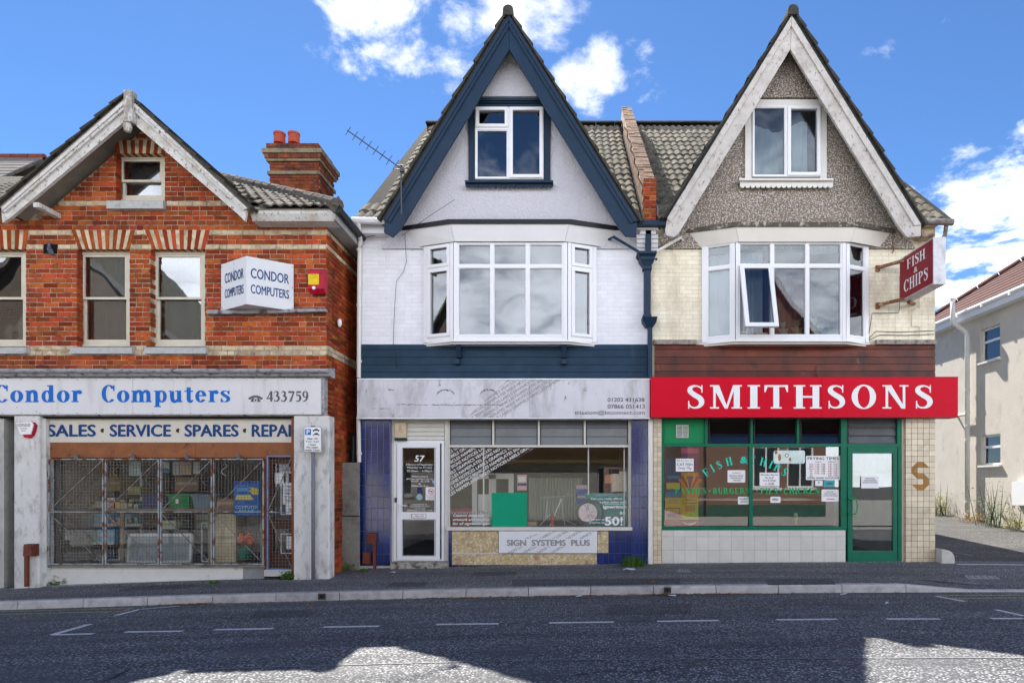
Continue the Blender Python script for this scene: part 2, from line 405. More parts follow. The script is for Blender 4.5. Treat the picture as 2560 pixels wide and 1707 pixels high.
def glyph(c):
    st = rc(.07,0,.26,1)
    base = lambda a,b: rc(a,0,b,.06)
    top = lambda a,b: rc(a,.94,b,1)
    if c == 'I': return [st,base(0,.33),top(0,.33)], .33
    if c == 'H': return [st,rc(.54,0,.73,1),base(0,.33),top(0,.33),base(.47,.8),top(.47,.8),rc(.26,.46,.54,.54)], .8
    if c == 'M': return [rc(.1,0,.18,1),[(.06,1),(.28,1),(.56,0),(.46,0)],[(.48,0),(.55,0),(.8,1),(.72,1)],rc(.74,0,.93,1),base(0,.28),base(.67,1),top(0,.2),top(.72,1)], 1.0
    if c == 'N': return [rc(.1,0,.18,1),rc(.64,0,.72,1),[(.06,1),(.28,1),(.72,0),(.6,0)],top(0,.22),base(0,.28),top(.54,.82)], .82
    if c == 'T': return [rc(.285,0,.475,1),base(.2,.56),rc(0,.92,.76,1),[(0,.92),(0,.7),(.035,.7),(.1,.92)],[(.76,.92),(.66,.92),(.725,.7),(.76,.7)]], .76
    if c == 'S': return sweep(_S)+[rc(.47,.68,.51,1),rc(.03,0,.07,.33)], .56
    if c == 'O': return ring(.42,.5,.42,.52,.21,.46,n=32), .84
    if c in 'CG':
        g = ring(.42,.5,.42,.52,.21,.46,38,318,28)+[rc(.70,.66,.735,1.0)]
        if c == 'G': g += [rc(.54,.04,.72,.42),rc(.46,.38,.8,.43)]
        return g, .78
    if c in 'EF':
        g = [st,rc(0,.94,.07,1),rc(.26,.93,.66,1),rc(.26,.47,.5,.53),rc(.62,.72,.66,.93),rc(.46,.36,.5,.64)]
        g += [rc(0,0,.07,.06),rc(.26,0,.68,.07),rc(.64,.07,.68,.28)] if c == 'E' else [base(0,.36)]
        return g, .68
    if c in 'PR':
        g = [st,rc(0,.94,.07,1),base(0,.36)]+ring(.28,.74,.40,.26,.2,.19,-90,90,12)
        if c == 'R': g += [[(.28,.48),(.46,.52),(.86,0),(.62,0)]]
        return g, .84 if c == 'R' else .7
    if c == 'B': return [st,rc(0,.94,.07,1),rc(0,0,.07,.06)]+ring(.28,.755,.36,.245,.17,.18,-90,90,12)+ring(.28,.27,.42,.27,.21,.2,-90,90,12), .72
    if c == 'A': return [[(.06,0),(.14,0),(.43,1),(.37,1)],[(.36,1),(.48,1),(.82,0),(.6,0)],rc(.2,.3,.64,.36),base(0,.22),base(.52,.9)], .9
    if c == 'U': return [rc(.07,.32,.26,1),rc(.6,.32,.68,1),top(0,.33),top(.52,.76)]+ring(.375,.32,.305,.34,.115,.26,180,360,14), .76
    if c == 'K': return [st,base(0,.33),top(0,.33),[(.26,.42),(.3,.36),(.68,.96),(.6,.96)],[(.32,.5),(.46,.62),(.86,0),(.64,0)],top(.5,.8)], .86
    if c == 'o': return ring(.25,.235,.25,.245,.1,.21), .5
    if c in 'nmr':
        g = [rc(.06,0,.2,.47),rc(0,0,.26,.045),rc(0,.425,.06,.47)]
        if c == 'r': return g+sweep([(.18,.33,.05),(.25,.44,.07),(.33,.43,.12)])+ring(.33,.40,.07,.07,.001,.001,n=10), .4
        g += sweep([(.18,.34,.05),(.28,.45,.09),(.39,.40,.14),(.42,.28,.14),(.42,.03,.14)])+[rc(.31,0,.54,.045)]
        if c == 'm': g += sweep([(.46,.34,.05),(.58,.45,.09),(.69,.40,.14),(.72,.28,.14),(.72,.03,.14)])+[rc(.61,0,.84,.045)]
        return g, .86 if c == 'm' else .56
    if c == 'd': return ring(.22,.235,.21,.245,.09,.2)+[rc(.32,0,.46,.69),rc(.24,.64,.32,.69),rc(.46,0,.53,.045)], .53
    if c == 'p': return ring(.31,.235,.21,.245,.09,.2)+[rc(.06,-.2,.2,.47),rc(0,-.2,.27,-.155),rc(0,.425,.06,.47)], .52
    if c == 'u': return sweep([(.13,.45,.14),(.13,.2,.14),(.17,.06,.13),(.27,.02,.09),(.38,.12,.05)])+[rc(.36,0,.5,.47),rc(0,.425,.07,.47),rc(.28,.425,.36,.47),rc(.5,0,.56,.045)], .56
    if c == 't': return [rc(.1,.1,.24,.6),rc(0,.42,.34,.47)]+sweep([(.17,.14,.14),(.2,.04,.11),(.28,.02,.07),(.34,.09,.03)]), .36
    if c == 'e': return ring(.22,.235,.22,.245,.09,.2,5,325)+[rc(.12,.24,.43,.285)], .45
    if c == 's': return [('strip',[[(x*.68,y*.47) for x,y in q] for q in sweep(_S)[0][1]]),rc(.33,.32,.36,.47),rc(.02,0,.05,.15)], .38
    if c == '4': return [[(0,.17),(.07,.17),(.34,.62),(.30,.68)],rc(0,.16,.48,.24),rc(.28,0,.42,.68)], .5
    if c == '3': return sweep([(.04,.54,.04),(.13,.66,.06),(.28,.6,.13),(.28,.47,.12),(.15,.37,.05)])+sweep([(.15,.37,.05),(.32,.32,.13),(.36,.19,.15),(.27,.05,.1),(.12,.02,.06),(.03,.1,.08)]), .48
    if c == '7': return [rc(.02,.56,.46,.68),[(.36,.57),(.46,.6),(.24,0),(.1,0)]], .48
    if c == '5': return [rc(.1,.57,.42,.68),rc(.1,.36,.15,.6)]+sweep([(.11,.37,.05),(.24,.42,.09),(.36,.32,.14),(.36,.16,.15),(.25,.03,.08),(.07,.04,.07)]), .48
    if c == '9': return ring(.22,.47,.21,.22,.08,.17)+sweep([(.37,.45,.1),(.36,.28,.13),(.27,.1,.1),(.07,.0,.04)]), .46
    return [], .3
def serif(body, box, y, m, parent, name='lettering', track=.1, M=None, seg=None, base=0.0, topv=1.0, bold=0):
    """hand-drawn serif lettering; box in photo pixels (baseline .. cap line), one mesh"""
    items = []; x = 0
    for i,c in enumerate(body):
        g, w = glyph(c)
        if topv < .8 and c.isupper():
            f = lambda q: [(a*.7,b*.69) for a,b in q]
            g = [('strip',[f(q) for q in p[1]]) if isinstance(p, tuple) else f(p) for p in g]; w *= .7
        items.append((g, x)); x += w+track
    tot = x-track; mb = MB(); k = 0
    if M is None:
        a = W(box[0], box[3], y); b = W(box[2], box[1], y)
        M = lambda u, v, e: (a.x+u*(b.x-a.x), y-e, a.z+v*(b.z-a.z))
    for g, x0 in items:
        for p in g:
            k += 1; e = .0004*(k % 6)
            qs = p[1] if isinstance(p, tuple) else [p]
            if bold: qs = qs+[[(a+bold,b) for a,b in q] for q in qs]+[[(a-bold,b) for a,b in q] for q in qs]
            for iq, q in enumerate(qs):
                if bold: e = .0004*(k % 6)+.00013*(iq*3//len(qs))
                n = len(q); ar = sum(q[i][0]*q[(i+1)%n][1]-q[(i+1)%n][0]*q[i][1] for i in range(n))
                if ar < 0: q = q[::-1]
                mb.add([M((x0+u)/tot, (v-base)/(topv-base), e) for u,v in q], [tuple(range(n))])
    return mb.build(name, m, parent)

# ------------------------------------------------------------------ window units
def place(px0, y0, px1, y1, z):
    """matrix for a unit whose local x runs from (px0,y0) to (px1,y1), local z up, local -y outwards"""
    a = Vector((WX(px0,y0), y0, z)); b = Vector((WX(px1,y1), y1, z)); d = (b-a); L_ = d.length; d.normalize()
    M = Matrix(((d.x, -d.y, 0, a.x), (d.y, d.x, 0, a.y), (0, 0, 1, a.z), (0,0,0,1)))
    return M, L_
def upvc(parent, M, cells, t=.027, m=None, gl=None, depth=.07, sash_t=.04, name='window'):
    """cells: (u0,u1,v0,v1,sash) -> one frame mesh with a pane per cell"""
    m = m or mUPVC; gl = gl or mGLASSu
    fr = MB(); panes = []
    for u0,u1,v0,v1,sash in cells:
        fr.frame(u0,u1,-depth/2,depth/2,v0,v1,t)
        if sash:
            fr.frame(u0+t*.55,u1-t*.55,-depth/2-.022,-depth/2-.001,v0+t*.55,v1-t*.55,sash_t+t*.45)
            fr.frame(u0+t,u1-t,-depth/2,depth/2-.01,v0+t,v1-t,sash_t)
            k = t+sash_t
        else:
            k = t+.012; fr.frame(u0+t,u1-t,-depth/2+.012,depth/2-.01,v0+t,v1-t,.012)
        panes.append((u0+k,u1-k,v0+k,v1-k))
    f = fr.build(name, m, parent, M)
    for a,b,c,d in panes:
        MB().box(a,b,-.006,.006,c,d).build('pane', gl, f, M)
    return f
def curtain(name, m, parent, M, u0, u1, v0, v1, w, amp=.03, waves=9):
    mb = MB(); n = 60; vs = []
    for j in range(2):
        for i in range(n+1):
            u = i/n; a = amp*math.sin(u*waves*6.283+.6*math.sin(u*17))*(1 if j == 0 else .7)
            vs.append((u0+(u1-u0)*u, w+a, v0 if j == 0 else v1))
    o = mb.add(vs, [(i,i+1,n+2+i,n+1+i) for i in range(n)]).build(name, m, parent, M, smooth=True)
    return o
# ------------------------------------------------------------------ ground
def sstep(a, b, x):
    t = max(0, min(1, (x-a)/(b-a))); return t*t*(3-2*t)
def g(X):
    q = min(max(X+.667+.11, -14), 7.3)
    return .0175*q-.0012*q*q
KY = -2.11                                    # kerb face
DROP0, DROP1 = 4.75, 5.65                      # kerb runs down to the driveway crossing
def pz(X, y):
    z = g(X)+.027*min(y, 0)
    return z-.085*sstep(DROP0, DROP1, X)*sstep(-.7, KY, y)+(.068*y if y > 0 else 0)*sstep(5.6, 6.6, X)
def rz(X, y):
    d = KY-y
    return g(X)-.165+.025*min(d, 3.7)-.025*max(0, d-3.7)
def sheet(name, fz, xs, ys, m, parent=None):
    mb = MB(); nx = len(xs); vs = [(x,y,fz(x,y)) for y in ys for x in xs]
    mb.add(vs, [(j*nx+i, j*nx+i+1, (j+1)*nx+i+1, (j+1)*nx+i) for j in range(len(ys)-1) for i in range(nx-1)])
    return mb.build(name, m, parent, smooth=True)
def fr(a, b, st):
    n = max(1, round((b-a)/st)); return [a+(b-a)*i/n for i in range(n+1)]
def ground_at(px, py, fz):
    """where the sight line of a photo pixel meets the ground"""
    d = 8.0
    for _ in range(40):
        X = (px-PPX)*d/FPX; z = fz(X, CY+d); d = .5*d+.5*(CZ-z)*FPX/(py-HPY)
    return Vector(((px-PPX)*d/FPX, CY+d, fz((px-PPX)*d/FPX, CY+d)))

def asphalt(name, col, speck, k=1.0):
    m = bpy.data.materials.new(name); m.use_nodes = True
    nt = m.node_tree; N = nt.nodes; L = nt.links; P = N['Principled BSDF']; geo = N.new('ShaderNodeNewGeometry')
    def nz(t, sc, det=3):
        n = N.new(t); n.inputs['Scale'].default_value = sc
        if t == 'ShaderNodeTexNoise': n.inputs['Detail'].default_value = det
        L.new(geo.outputs['Position'], n.inputs['Vector']); return n
    def ramp(s, a, b):
        r = N.new('ShaderNodeMapRange'); L.new(s, r.inputs[0]); r.inputs[1].default_value = a; r.inputs[2].default_value = b; return r.outputs[0]
    def mix(f, a, b):
        x = N.new('ShaderNodeMixRGB'); L.new(f, x.inputs[0])
        for i,v in ((1,a),(2,b)):
            if isinstance(v, tuple): x.inputs[i].default_value = (*v,1)
            else: L.new(v, x.inputs[i])
        return x.outputs[0]
    vor = nz('ShaderNodeTexVoronoi', 42*k); hs = N.new('ShaderNodeSeparateColor'); L.new(vor.outputs['Color'], hs.inputs[0])
    edge = ramp(vor.outputs['Distance'], .3, .55)                # stones with dark bitumen between
    stone = mix(ramp(hs.outputs[0], .2, 1), tuple(c*.55 for c in col), speck)
    c = mix(edge, stone, tuple(c*.28 for c in col))
    big = nz('ShaderNodeTexNoise', 1.1, 8); c = mix(ramp(big.outputs[0], .52, .78), c, tuple(q*.4 for q in col))
    sp = nz('ShaderNodeTexNoise', 5.5, 3); c = mix(ramp(sp.outputs[0], .68, .74), c, tuple(q*.35 for q in col))
    mp = N.new('ShaderNodeMapping'); mp.inputs['Scale'].default_value = (.22,2.6,1); L.new(geo.outputs['Position'], mp.inputs[0])
    wr = N.new('ShaderNodeTexNoise'); wr.inputs['Scale'].default_value = 1.2; wr.inputs['Detail'].default_value = 5; L.new(mp.outputs[0], wr.inputs['Vector'])
    c2 = N.new('ShaderNodeMixRGB'); c2.blend_type = 'MULTIPLY'; c2.inputs[0].default_value = .55
    L.new(c, c2.inputs[1]); rr = N.new('ShaderNodeMapRange'); L.new(wr.outputs[0], rr.inputs[0]); rr.inputs[1].default_value = .3; rr.inputs[2].default_value = .7; rr.inputs[3].default_value = .45; rr.inputs[4].default_value = 1.45
    L.new(rr.outputs[0], c2.inputs[2])
    L.new(c2.outputs[0], P.inputs['Base Color']); P.inputs['Roughness'].default_value = .82; P.inputs['Specular IOR Level'].default_value = .3
    b = N.new('ShaderNodeBump'); b.inputs['Strength'].default_value = .9; b.inputs['Distance'].default_value = .008; b.invert = True
    L.new(vor.outputs['Distance'], b.inputs['Height']); L.new(b.outputs[0], P.inputs['Normal'])
    return m
mROAD = asphalt('road_asphalt', (.235,.24,.258), (.46,.465,.475))
mPAVE = asphalt('pavement_asphalt', (.32,.31,.315), (.50,.485,.48), 1.3)
mPATCH = asphalt('patch_asphalt', (.19,.19,.20), (.29,.29,.30), 1.6)
mDRIVE = asphalt('driveway_asphalt', (.15,.145,.14), (.27,.26,.25), 1.3)
mKERB = mat('kerb_concrete', (.46,.44,.44), .85, .2, 7, bump=.35, bs=90, rand=.14, stain=((.22,.21,.21),6,.5,.78,1))
mLINE = mat('road_paint', (.70,.70,.69), .7, .15, 20, stain=((.13,.13,.14),45,.55,.68,1))
mYEL = mat('yellow_paint', (.50,.43,.18), .7, .15, 20, stain=((.13,.13,.14),35,.47,.62,1))

MB().box(-300,300,-300,300,-.9,-.8).build('ground', mDRIVE)
tag(bpy.data.objects['ground'], kind='structure')
road = tag(sheet('road', rz, fr(-40,40,.8), fr(-9.7,KY+.02,.35), mROAD), kind='structure')
pav = tag(sheet('pavement', pz, fr(-40,-6,1.5)+fr(-6,9,.25)[1:]+fr(9,40,1.5)[1:], [KY+.1]+fr(-1.9,.25,.2), mPAVE), kind='structure')
drv = tag(sheet('driveway', lambda x,y: pz(x,y)+.004, fr(6.15,12,.4)+[40], fr(.0,9,.4)+[30], mDRIVE), kind='structure')
op = tag(sheet('pavement', lambda x,y: g(x)-.05, fr(-40,40,1), [-40,-14.6,-9.75], mat('pale_paving',(.34,.33,.31),.85,.12,3,bump=.2,bs=40)), kind='structure')
op.name = 'opposite_pavement'
# kerb stones, each its own block
kerb = tag(bpy.data.objects.new('kerb', None), kind='structure'); COL.objects.link(kerb)
kx = [WX(px, KY) for px in (43.5,208,369,531,690,849,1007,1165,1321,1477,1634,1668,1790,1946,2105,2265,2430)]
kx = [kx[0]-.9*i for i in range(6,0,-1)]+kx+[kx[-1]+.9*i for i in range(1,8)]
for a, b in zip(kx, kx[1:]):
    mb = MB(); y0, y1 = KY, KY+.135; gp = .005
    def kt(x): return pz(x, KY)+.004
    ch = .014; vs = []
    for x in (a+gp, b-gp):
        zt = kt(x); zb = rz(x, KY)-.1
        vs += [(x,y0-.012,zb),(x,y0,zt-ch*1.5),(x,y0+ch,zt),(x,y1,zt),(x,y1,zb)]
    mb.add(vs, [(0,5,6,1),(1,6,7,2),(2,7,8,3),(3,8,9,4),(4,3,2,1,0),(5,9,8,7,6) if False else (9,5,6,7,8)])
    mb.build('kerb_stone', mKERB, kerb)
mb = MB()
for x in (kx[6]+.0,):
    mb.box(-40, 40, -9.86, -9.72, -.4, -.03)
mb.build('kerb_far_side', mKERB, kerb)
# small square drain outlets let into the kerb face
mIRON = mat('cast_iron', (.06,.055,.05), .6, .3, 20, stain=((.16,.07,.03),12,.55,.7,1))
for i, px in enumerate((806, 1668)):
    x = WX(px, KY); zt = pz(x, KY)
    d = thing('kerb_drain', ['small square drain outlet in the kerb below the blue tiled pilaster','small square drain outlet in the kerb near the white downpipe foot'][i], 'drain', (x,KY,zt-.1))
    MB().frame(x-.05,x+.05,KY-.03,KY-.0165,zt-.088,zt-.004,.016).build('rim', mIRON, d)
    MB().box(x-.033,x+.033,KY-.018,KY-.0145,zt-.071,zt-.02).build('opening', mBLACK, d)

# painted markings, 4 mm above the road
def marking(pts, m, name='marking_line', up=.004):
    mb = MB(); n = len(pts)//2; vs = [Vector(p)+Vector((0,0,up)) for p in pts]
    mb.add(vs, [tuple(range(len(pts)))]); return mb.build(name, m, road)
def gl_(px, py): return ground_at(px, py, rz)
def stroke(p, q, w, m=mLINE, name='marking_line', parts=None):
    a, b = gl_(*p), gl_(*q); d = (b-a); d.z = 0; L_ = d.length; d.normalize(); nrm = Vector((-d.y, d.x, 0))*w/2
    k = max(1, int(L_/.4)); mb = MB(); vs = []
    for i in range(k+1):
        c = a+d*(L_*i/k)
        for s_ in (-1,1):
            e = c+nrm*s_*(1+random.uniform(-.08,.08)); vs.append((e.x,e.y,rz(e.x,e.y)+.004))
    mb.add(vs, [(2*i,2*i+2,2*i+3,2*i+1) for i in range(k)]); return mb.build(name, m, road)
r6 = lambda x,y: (x/1.8375, 1350+y/1.8375)
r7 = lambda x,y: (1280+x/1.8375, 1350+y/1.8375)
for a,b in (((575,422),(840,418)),((985,411),(1255,406)),((1485,399),(1742,395)),((2003,387),(2290,384))): stroke(r6(*a), r6(*b), .075)
for a,b in (((170,380),(468,376)),((667,373),(948,369)),((1215,366),(1495,363)),((1720,362),(1965,362)),((2200,360),(2352,360))): stroke(r7(*a), r7(*b), .075)
stroke(r6(240,435), r6(430,430), .07); stroke(r6(243,434), r6(412,386), .09)
stroke(r6(535,345), r6(640,318), .07); stroke(r6(648,317), r6(830,302), .05)
stroke(r7(2222,319), r7(2352,348), .07); stroke(r7(1945,257), r7(2080,281), .07)
stroke(r6(0,341), r6(560,327), .05, mYEL); stroke(r6(0,329), r6(600,313), .05, mYEL); stroke(r6(560,327), r6(610,312), .05, mYEL)
stroke(r7(1960,255), r7(2400,252), .05, mYEL); stroke(r7(2000,268), r7(2400,264), .05, mYEL)
mSEAM = mat('seam', (.24,.24,.25), .8, .2, 20, stain=((.11,.11,.12),30,.5,.65,1))
stroke(r6(940,592), r6(2352,553), .022, mSEAM, 'repair_seam'); stroke(r7(0,553), r7(2400,540), .022, mSEAM, 'repair_seam')
# tar-filled crack
mCRK = mat('crack_tar', (.02,.02,.022), .6)
pp = [r6(470,650), r6(520,632), r6(560,610), r6(600,590)]
for a,b in zip(pp, pp[1:]): stroke(a, b, .02, mCRK, 'crack')
for pp in ([r7(300,620),r7(420,600),r7(560,606),r7(700,590)],[r6(1500,440),r6(1640,452),r6(1760,446),r6(1900,462)],[r7(900,420),r7(1010,440),r7(1100,436)],[r6(1020,360),r6(1110,372),r6(1240,366)]):
    for a,b in zip(pp, pp[1:]): stroke(a, b, .012, mCRK, 'crack')
mRP = asphalt('road_patch', (.17,.172,.185), (.30,.30,.31), 1.2)
for q in ([r7(430,345),r7(820,340),r7(830,290),r7(450,296)],[r6(1150,360),r6(1420,352),r6(1430,318),r6(1170,325)]):
    w = [gl_(*p) for p in q]; n = 6; vs = []
    for j in range(4):
        for i in range(n+1):
            u,v = i/n,j/3; p = (w[0]*(1-u)+w[1]*u)*(1-v)+(w[3]*(1-u)+w[2]*u)*v; vs.append((p.x,p.y,rz(p.x,p.y)+.0025))
    MB().add(vs,[(j*(n+1)+i,j*(n+1)+i+1,(j+1)*(n+1)+i+1,(j+1)*(n+1)+i) for j in range(3) for i in range(n)]).build('patch', mRP, road)
# repaired rectangles and a seam in the footway
def pav_patch(px, m, name, up=.004):
    q = [ground_at(*p, pz) for p in px]; mb = MB(); n = 8; vs = []
    for j in range(3):
        for i in range(n+1):
            u, v = i/n, j/2; p = (q[0]*(1-u)+q[1]*u)*(1-v)+(q[3]*(1-u)+q[2]*u)*v
            vs.append((p.x,p.y,pz(p.x,p.y)+up))
    mb.add(vs, [(j*(n+1)+i, j*(n+1)+i+1, (j+1)*(n+1)+i+1, (j+1)*(n+1)+i) for j in range(2) for i in range(n)])
    return mb.build(name, m, pav)
for k, q in enumerate([[(960,1467),(1060,1467),(1070,1455),(985,1455)],[(290,1478),(470,1470),(490,1460),(330,1466)],[(1280,1464),(1700,1459),(1700,1446),(1280,1448)],[(1920,1462),(2090,1461),(2080,1447),(1910,1448)],
                       [(2100,1446),(2330,1452),(2560,1470),(2560,1440)],[(1180,1440),(1290,1438),(1290,1428),(1185,1430)]]):
    pav_patch(q, mPATCH if k != 4 else mPAVE, 'patch')
pav_patch([(108,1468),(700,1444),(718,1436),(120,1459)], mat('concrete_strip',(.36,.36,.35),.85,.15,9,bump=.2,bs=60), 'concrete_strip', .006)
# cover plates in the footway
for i,(q,lab) in enumerate((([(1690,1430),(1730,1432),(1722,1424),(1695,1424)],'small square grey cover plate in the footway below the white tiles'),([(2420,1447),(2500,1448),(2488,1440),(2410,1439)],'long pale slotted cover plate in the footway by the driveway'))):
    p = [ground_at(*a, pz) for a in q]; c = sum(p, Vector())/4
    t = thing('cover_plate', lab, 'cover plate', c)
    e = Vector((0,0,.006)); MB().solid([a+e for a in p], (0,0,.004)).build('plate', mat('plate_metal',(.30,.29,.28),.6,.2,30,bump=.3,bs=150), t)
    for k in range(5):
        u = (k+.5)/5; a = p[0]*(1-u)+p[1]*u; b = p[3]*(1-u)+p[2]*u
        MB().beam(a*.85+b*.15+Vector((0,0,.0115)), a*.15+b*.85+Vector((0,0,.0115)), .012, .002).build('slot', mBLACK, t)
# ------------------------------------------------------------------ the pair of terraced shops (white/navy and cream/brown)
mROUGH = mat('white_roughcast', (.62,.61,.66), .9, .08, 30, bump=2.6, bs=34)
mPEBB = mat('pebbledash', (.29,.235,.18), .9, .25, 60, bump=2.6, bs=52, grain=((.66,.61,.57),44,.52,.60), stain=((.035,.03,.028),40,.52,.62,1), stain2=((.06,.05,.045),1.6,.55,.85,1))
mPWB = mat('painted_brick_white', (.77,.77,.81), .6, .06, 4, bump=.3, bs=40, rand=.035, stain=((.55,.55,.57),3,.56,.82,.35), stain2=((.3,.3,.3),15,.70,.80,.7))
mPWBm = mat('painted_mortar_white', (.70,.70,.74), .7, .06, 5, bump=.3, bs=60)
mPCB = mat('painted_brick_cream', (.84,.77,.61), .65, .07, 4, bump=.3, bs=45, rand=.05, stain=((.50,.42,.29),3,.48,.76,.4), stain2=((.16,.13,.09),12,.63,.76,.7))
mPCBm = mat('painted_mortar_cream', (.62,.55,.42), .7, .08, 5, bump=.3, bs=60, stain=((.16,.13,.09),7,.6,.8,1))
mTILE = mat('roof_tile', (.20,.18,.14), .95, .25, 9, bump=.5, bs=70, rand=.22, stain=((.035,.032,.028),7,.5,.72,1), stain2=((.12,.10,.03),9,.68,.8,1), spec=.05)
mTILEd = mat('roof_tile_dark', (.06,.055,.048), .95, .3, 9, bump=.4, bs=70, rand=.2, stain=((.04,.045,.03),6,.5,.7,1), stain2=((.12,.11,.075),9,.62,.8,1), spec=.05)
mBARGE = mat('weathered_board', (.54,.51,.475), .75, .14, 5, bump=.35, bs=30, stain=((.20,.165,.14),20,.57,.66,.6), stain2=((.36,.31,.27),4,.50,.75,1))
mHOODw = mat('hood_white', (.66,.65,.65), .5, .04, 3)
mHOODc = mat('hood_cream', (.66,.62,.56), .55, .05, 3, stain=((.3,.24,.18),6,.68,.85,.5))
mCLADb = mat('brown_boards', (.125,.028,.014), .35, .35, 3.5, bump=.2, bs=22, rand=.25, spec=.3, stain=((.02,.011,.009),3,.48,.72,.6), stain2=((.30,.25,.22),6,.66,.84,.5))
mINT = mat('shop_interior', (.19,.205,.18), .8, .1, 3)
mINTf = mat('shop_floor', (.14,.12,.10), .6, .2, 5)
EZ, EY, RY, RZ = WZ(547,-.25), -.25, 4.3, WZ(316,4.3)
SL = (RZ-EZ)/(RY-EY)
XL, XP, XR = WX(897,0), WX(1627,0), WX(2338,0)
def roof_z(y): return EZ+SL*(y-EY)

def tile_mesh(m):
    key = ('roof_tile', m.name)
    if key in UNIT: return UNIT[key]
    w, l, n = .298, .39, 10; prof = [.0,.004,.022,.03,.022,.006,.006,.024,.032,.022,.004]
    vs = []
    for yy, lift in ((0,.026),(l,.004)):
        vs += [(-w/2+w*i/n, yy, prof[i]+lift) for i in range(n+1)]
    vs += [(-w/2+w*i/n, .002, prof[i]+lift-.024) for i,lift in ((i,.026) for i in range(n+1))]
    k = n+1
    fs = [(i,i+1,k+i+1,k+i) for i in range(n)]+[(2*k+i,2*k+i+1,i+1,i) for i in range(n)]
    me = bpy.data.meshes.new('tile'); me.from_pydata(vs, [], fs); me.materials.append(m); UNIT[key] = me
    return me
def tiles_on(parent, m, keep, x0, x1, y0, z0, slope, ylim, gauge=.335, lim=300, cx=0):
    """roof tiles laid on the plane rising from (y0,z0) towards +y"""
    L_ = math.hypot(1, slope); dy, dz = 1/L_, slope/L_; me = tile_mesh(m); spots = []
    row = 0
    while y0+row*gauge*dy < ylim-.1:
        yy, zz = y0+row*gauge*dy, z0+row*gauge*dz; x = x0+.15
        while x < x1:
            if keep(x, yy, zz): spots.append((x,yy,zz))
            x += .3
        row += 1
    spots.sort(key=lambda s: (s[1]+11)**2+(s[0]-cx)**2)
    rotm = Matrix(((1,0,0),(0,dy,-dz),(0,dz,dy)))
    for i,s in enumerate(spots[:lim]):
        o = link('tile', me, parent, s); o.rotation_euler = (math.atan(slope)+random.uniform(-.022,.022), random.uniform(-.015,.015), random.uniform(-.03,.03))
    if len(spots) > lim:
        mb = MB(); src = [v.co.copy() for v in me.vertices]; fs = [tuple(p.vertices) for p in me.polygons]
        for s in spots[lim:]: mb.add([rotm@v+Vector(s) for v in src], fs)
        tag(mb.build('tiles_behind', m, parent), kind='stuff')
def gable_roof(parent, apex, fl, fr_, yf, yb, m, n=12, cap=True, under=None):
    A = W(*apex, yf); roof = None
    ext = MB(); th = .05
    for F in (W(*fl, yf), W(*fr_, yf)):
        d = Vector((A.x-F.x, 0, A.z-F.z)); L_ = d.length; d.normalize(); nn = Vector((-d.z,0,d.x))
        if nn.z < 0: nn = -nn
        ext.solid([F-nn*th, A-nn*th, A-nn*.002, F-nn*.002], (0,yb-yf,0))
    roof = ext.build('gable_roof', under or mDARK, parent)
    for F in (W(*fl, yf), W(*fr_, yf)):
        d = Vector((A.x-F.x, 0, A.z-F.z)); L_ = d.length; d.normalize(); nn = Vector((-d.z,0,d.x))
        if nn.z < 0: nn = -nn
        F0 = F-d*.05
        for k in range(n):
            a, b = F0+d*((L_+.05)*k/n), F0+d*min(L_+.05, (L_+.05)*(k+1)/n+.06)
            j = random.uniform(-.012,.012); e = random.uniform(.046,.056)
            mb = MB().solid([a, b, b+nn*.014, a+nn*e], (0,yb-yf+.07,0)); mb.v = [(x,y-.06+j,z) for x,y,z in mb.v]
            mb.build('tile_course', m, roof)
    if cap:
        y = yf-.07
        for k in range(int((yb-yf)/.45)):
            mb = MB(); prof = [(A.x+.085*math.cos(t), A.z-.0+.075*math.sin(t)) for t in [math.pi*i/8 for i in range(9)]]
            prof += [(A.x-.09,A.z-.09),(A.x+.09,A.z-.09)]
            mb.prism(prof, y, y+.44); mb.build('ridge_tile', m, roof); y += .45
    return roof
def barge(parent, apex_o, apex_i, foot_o, foot_i, tail, yf, m, name='bargeboard', mould=True):
    """one raking board: outer/inner edges and cut tail, with two proud mouldings"""
    b = MB().pprism([apex_o, foot_o]+tail+[foot_i, apex_i], yf, yf+.05).build(name, m, parent)
    lerp = lambda p,q,t: (p[0]+(q[0]-p[0])*t, p[1]+(q[1]-p[1])*t)
    if mould:
        for t0,t1,pr in ((0.0,.16,.045),(.18,.34,.028),(.35,.40,.012)):
            ao, ai = lerp(apex_o,apex_i,t0), lerp(apex_o,apex_i,t1)
            fo, fi = lerp(foot_o,foot_i,t0), lerp(foot_o,foot_i,t1)
            MB().pprism([ao,fo,fi,ai], yf-pr, yf-.001).build('moulding', m, b)
    return b
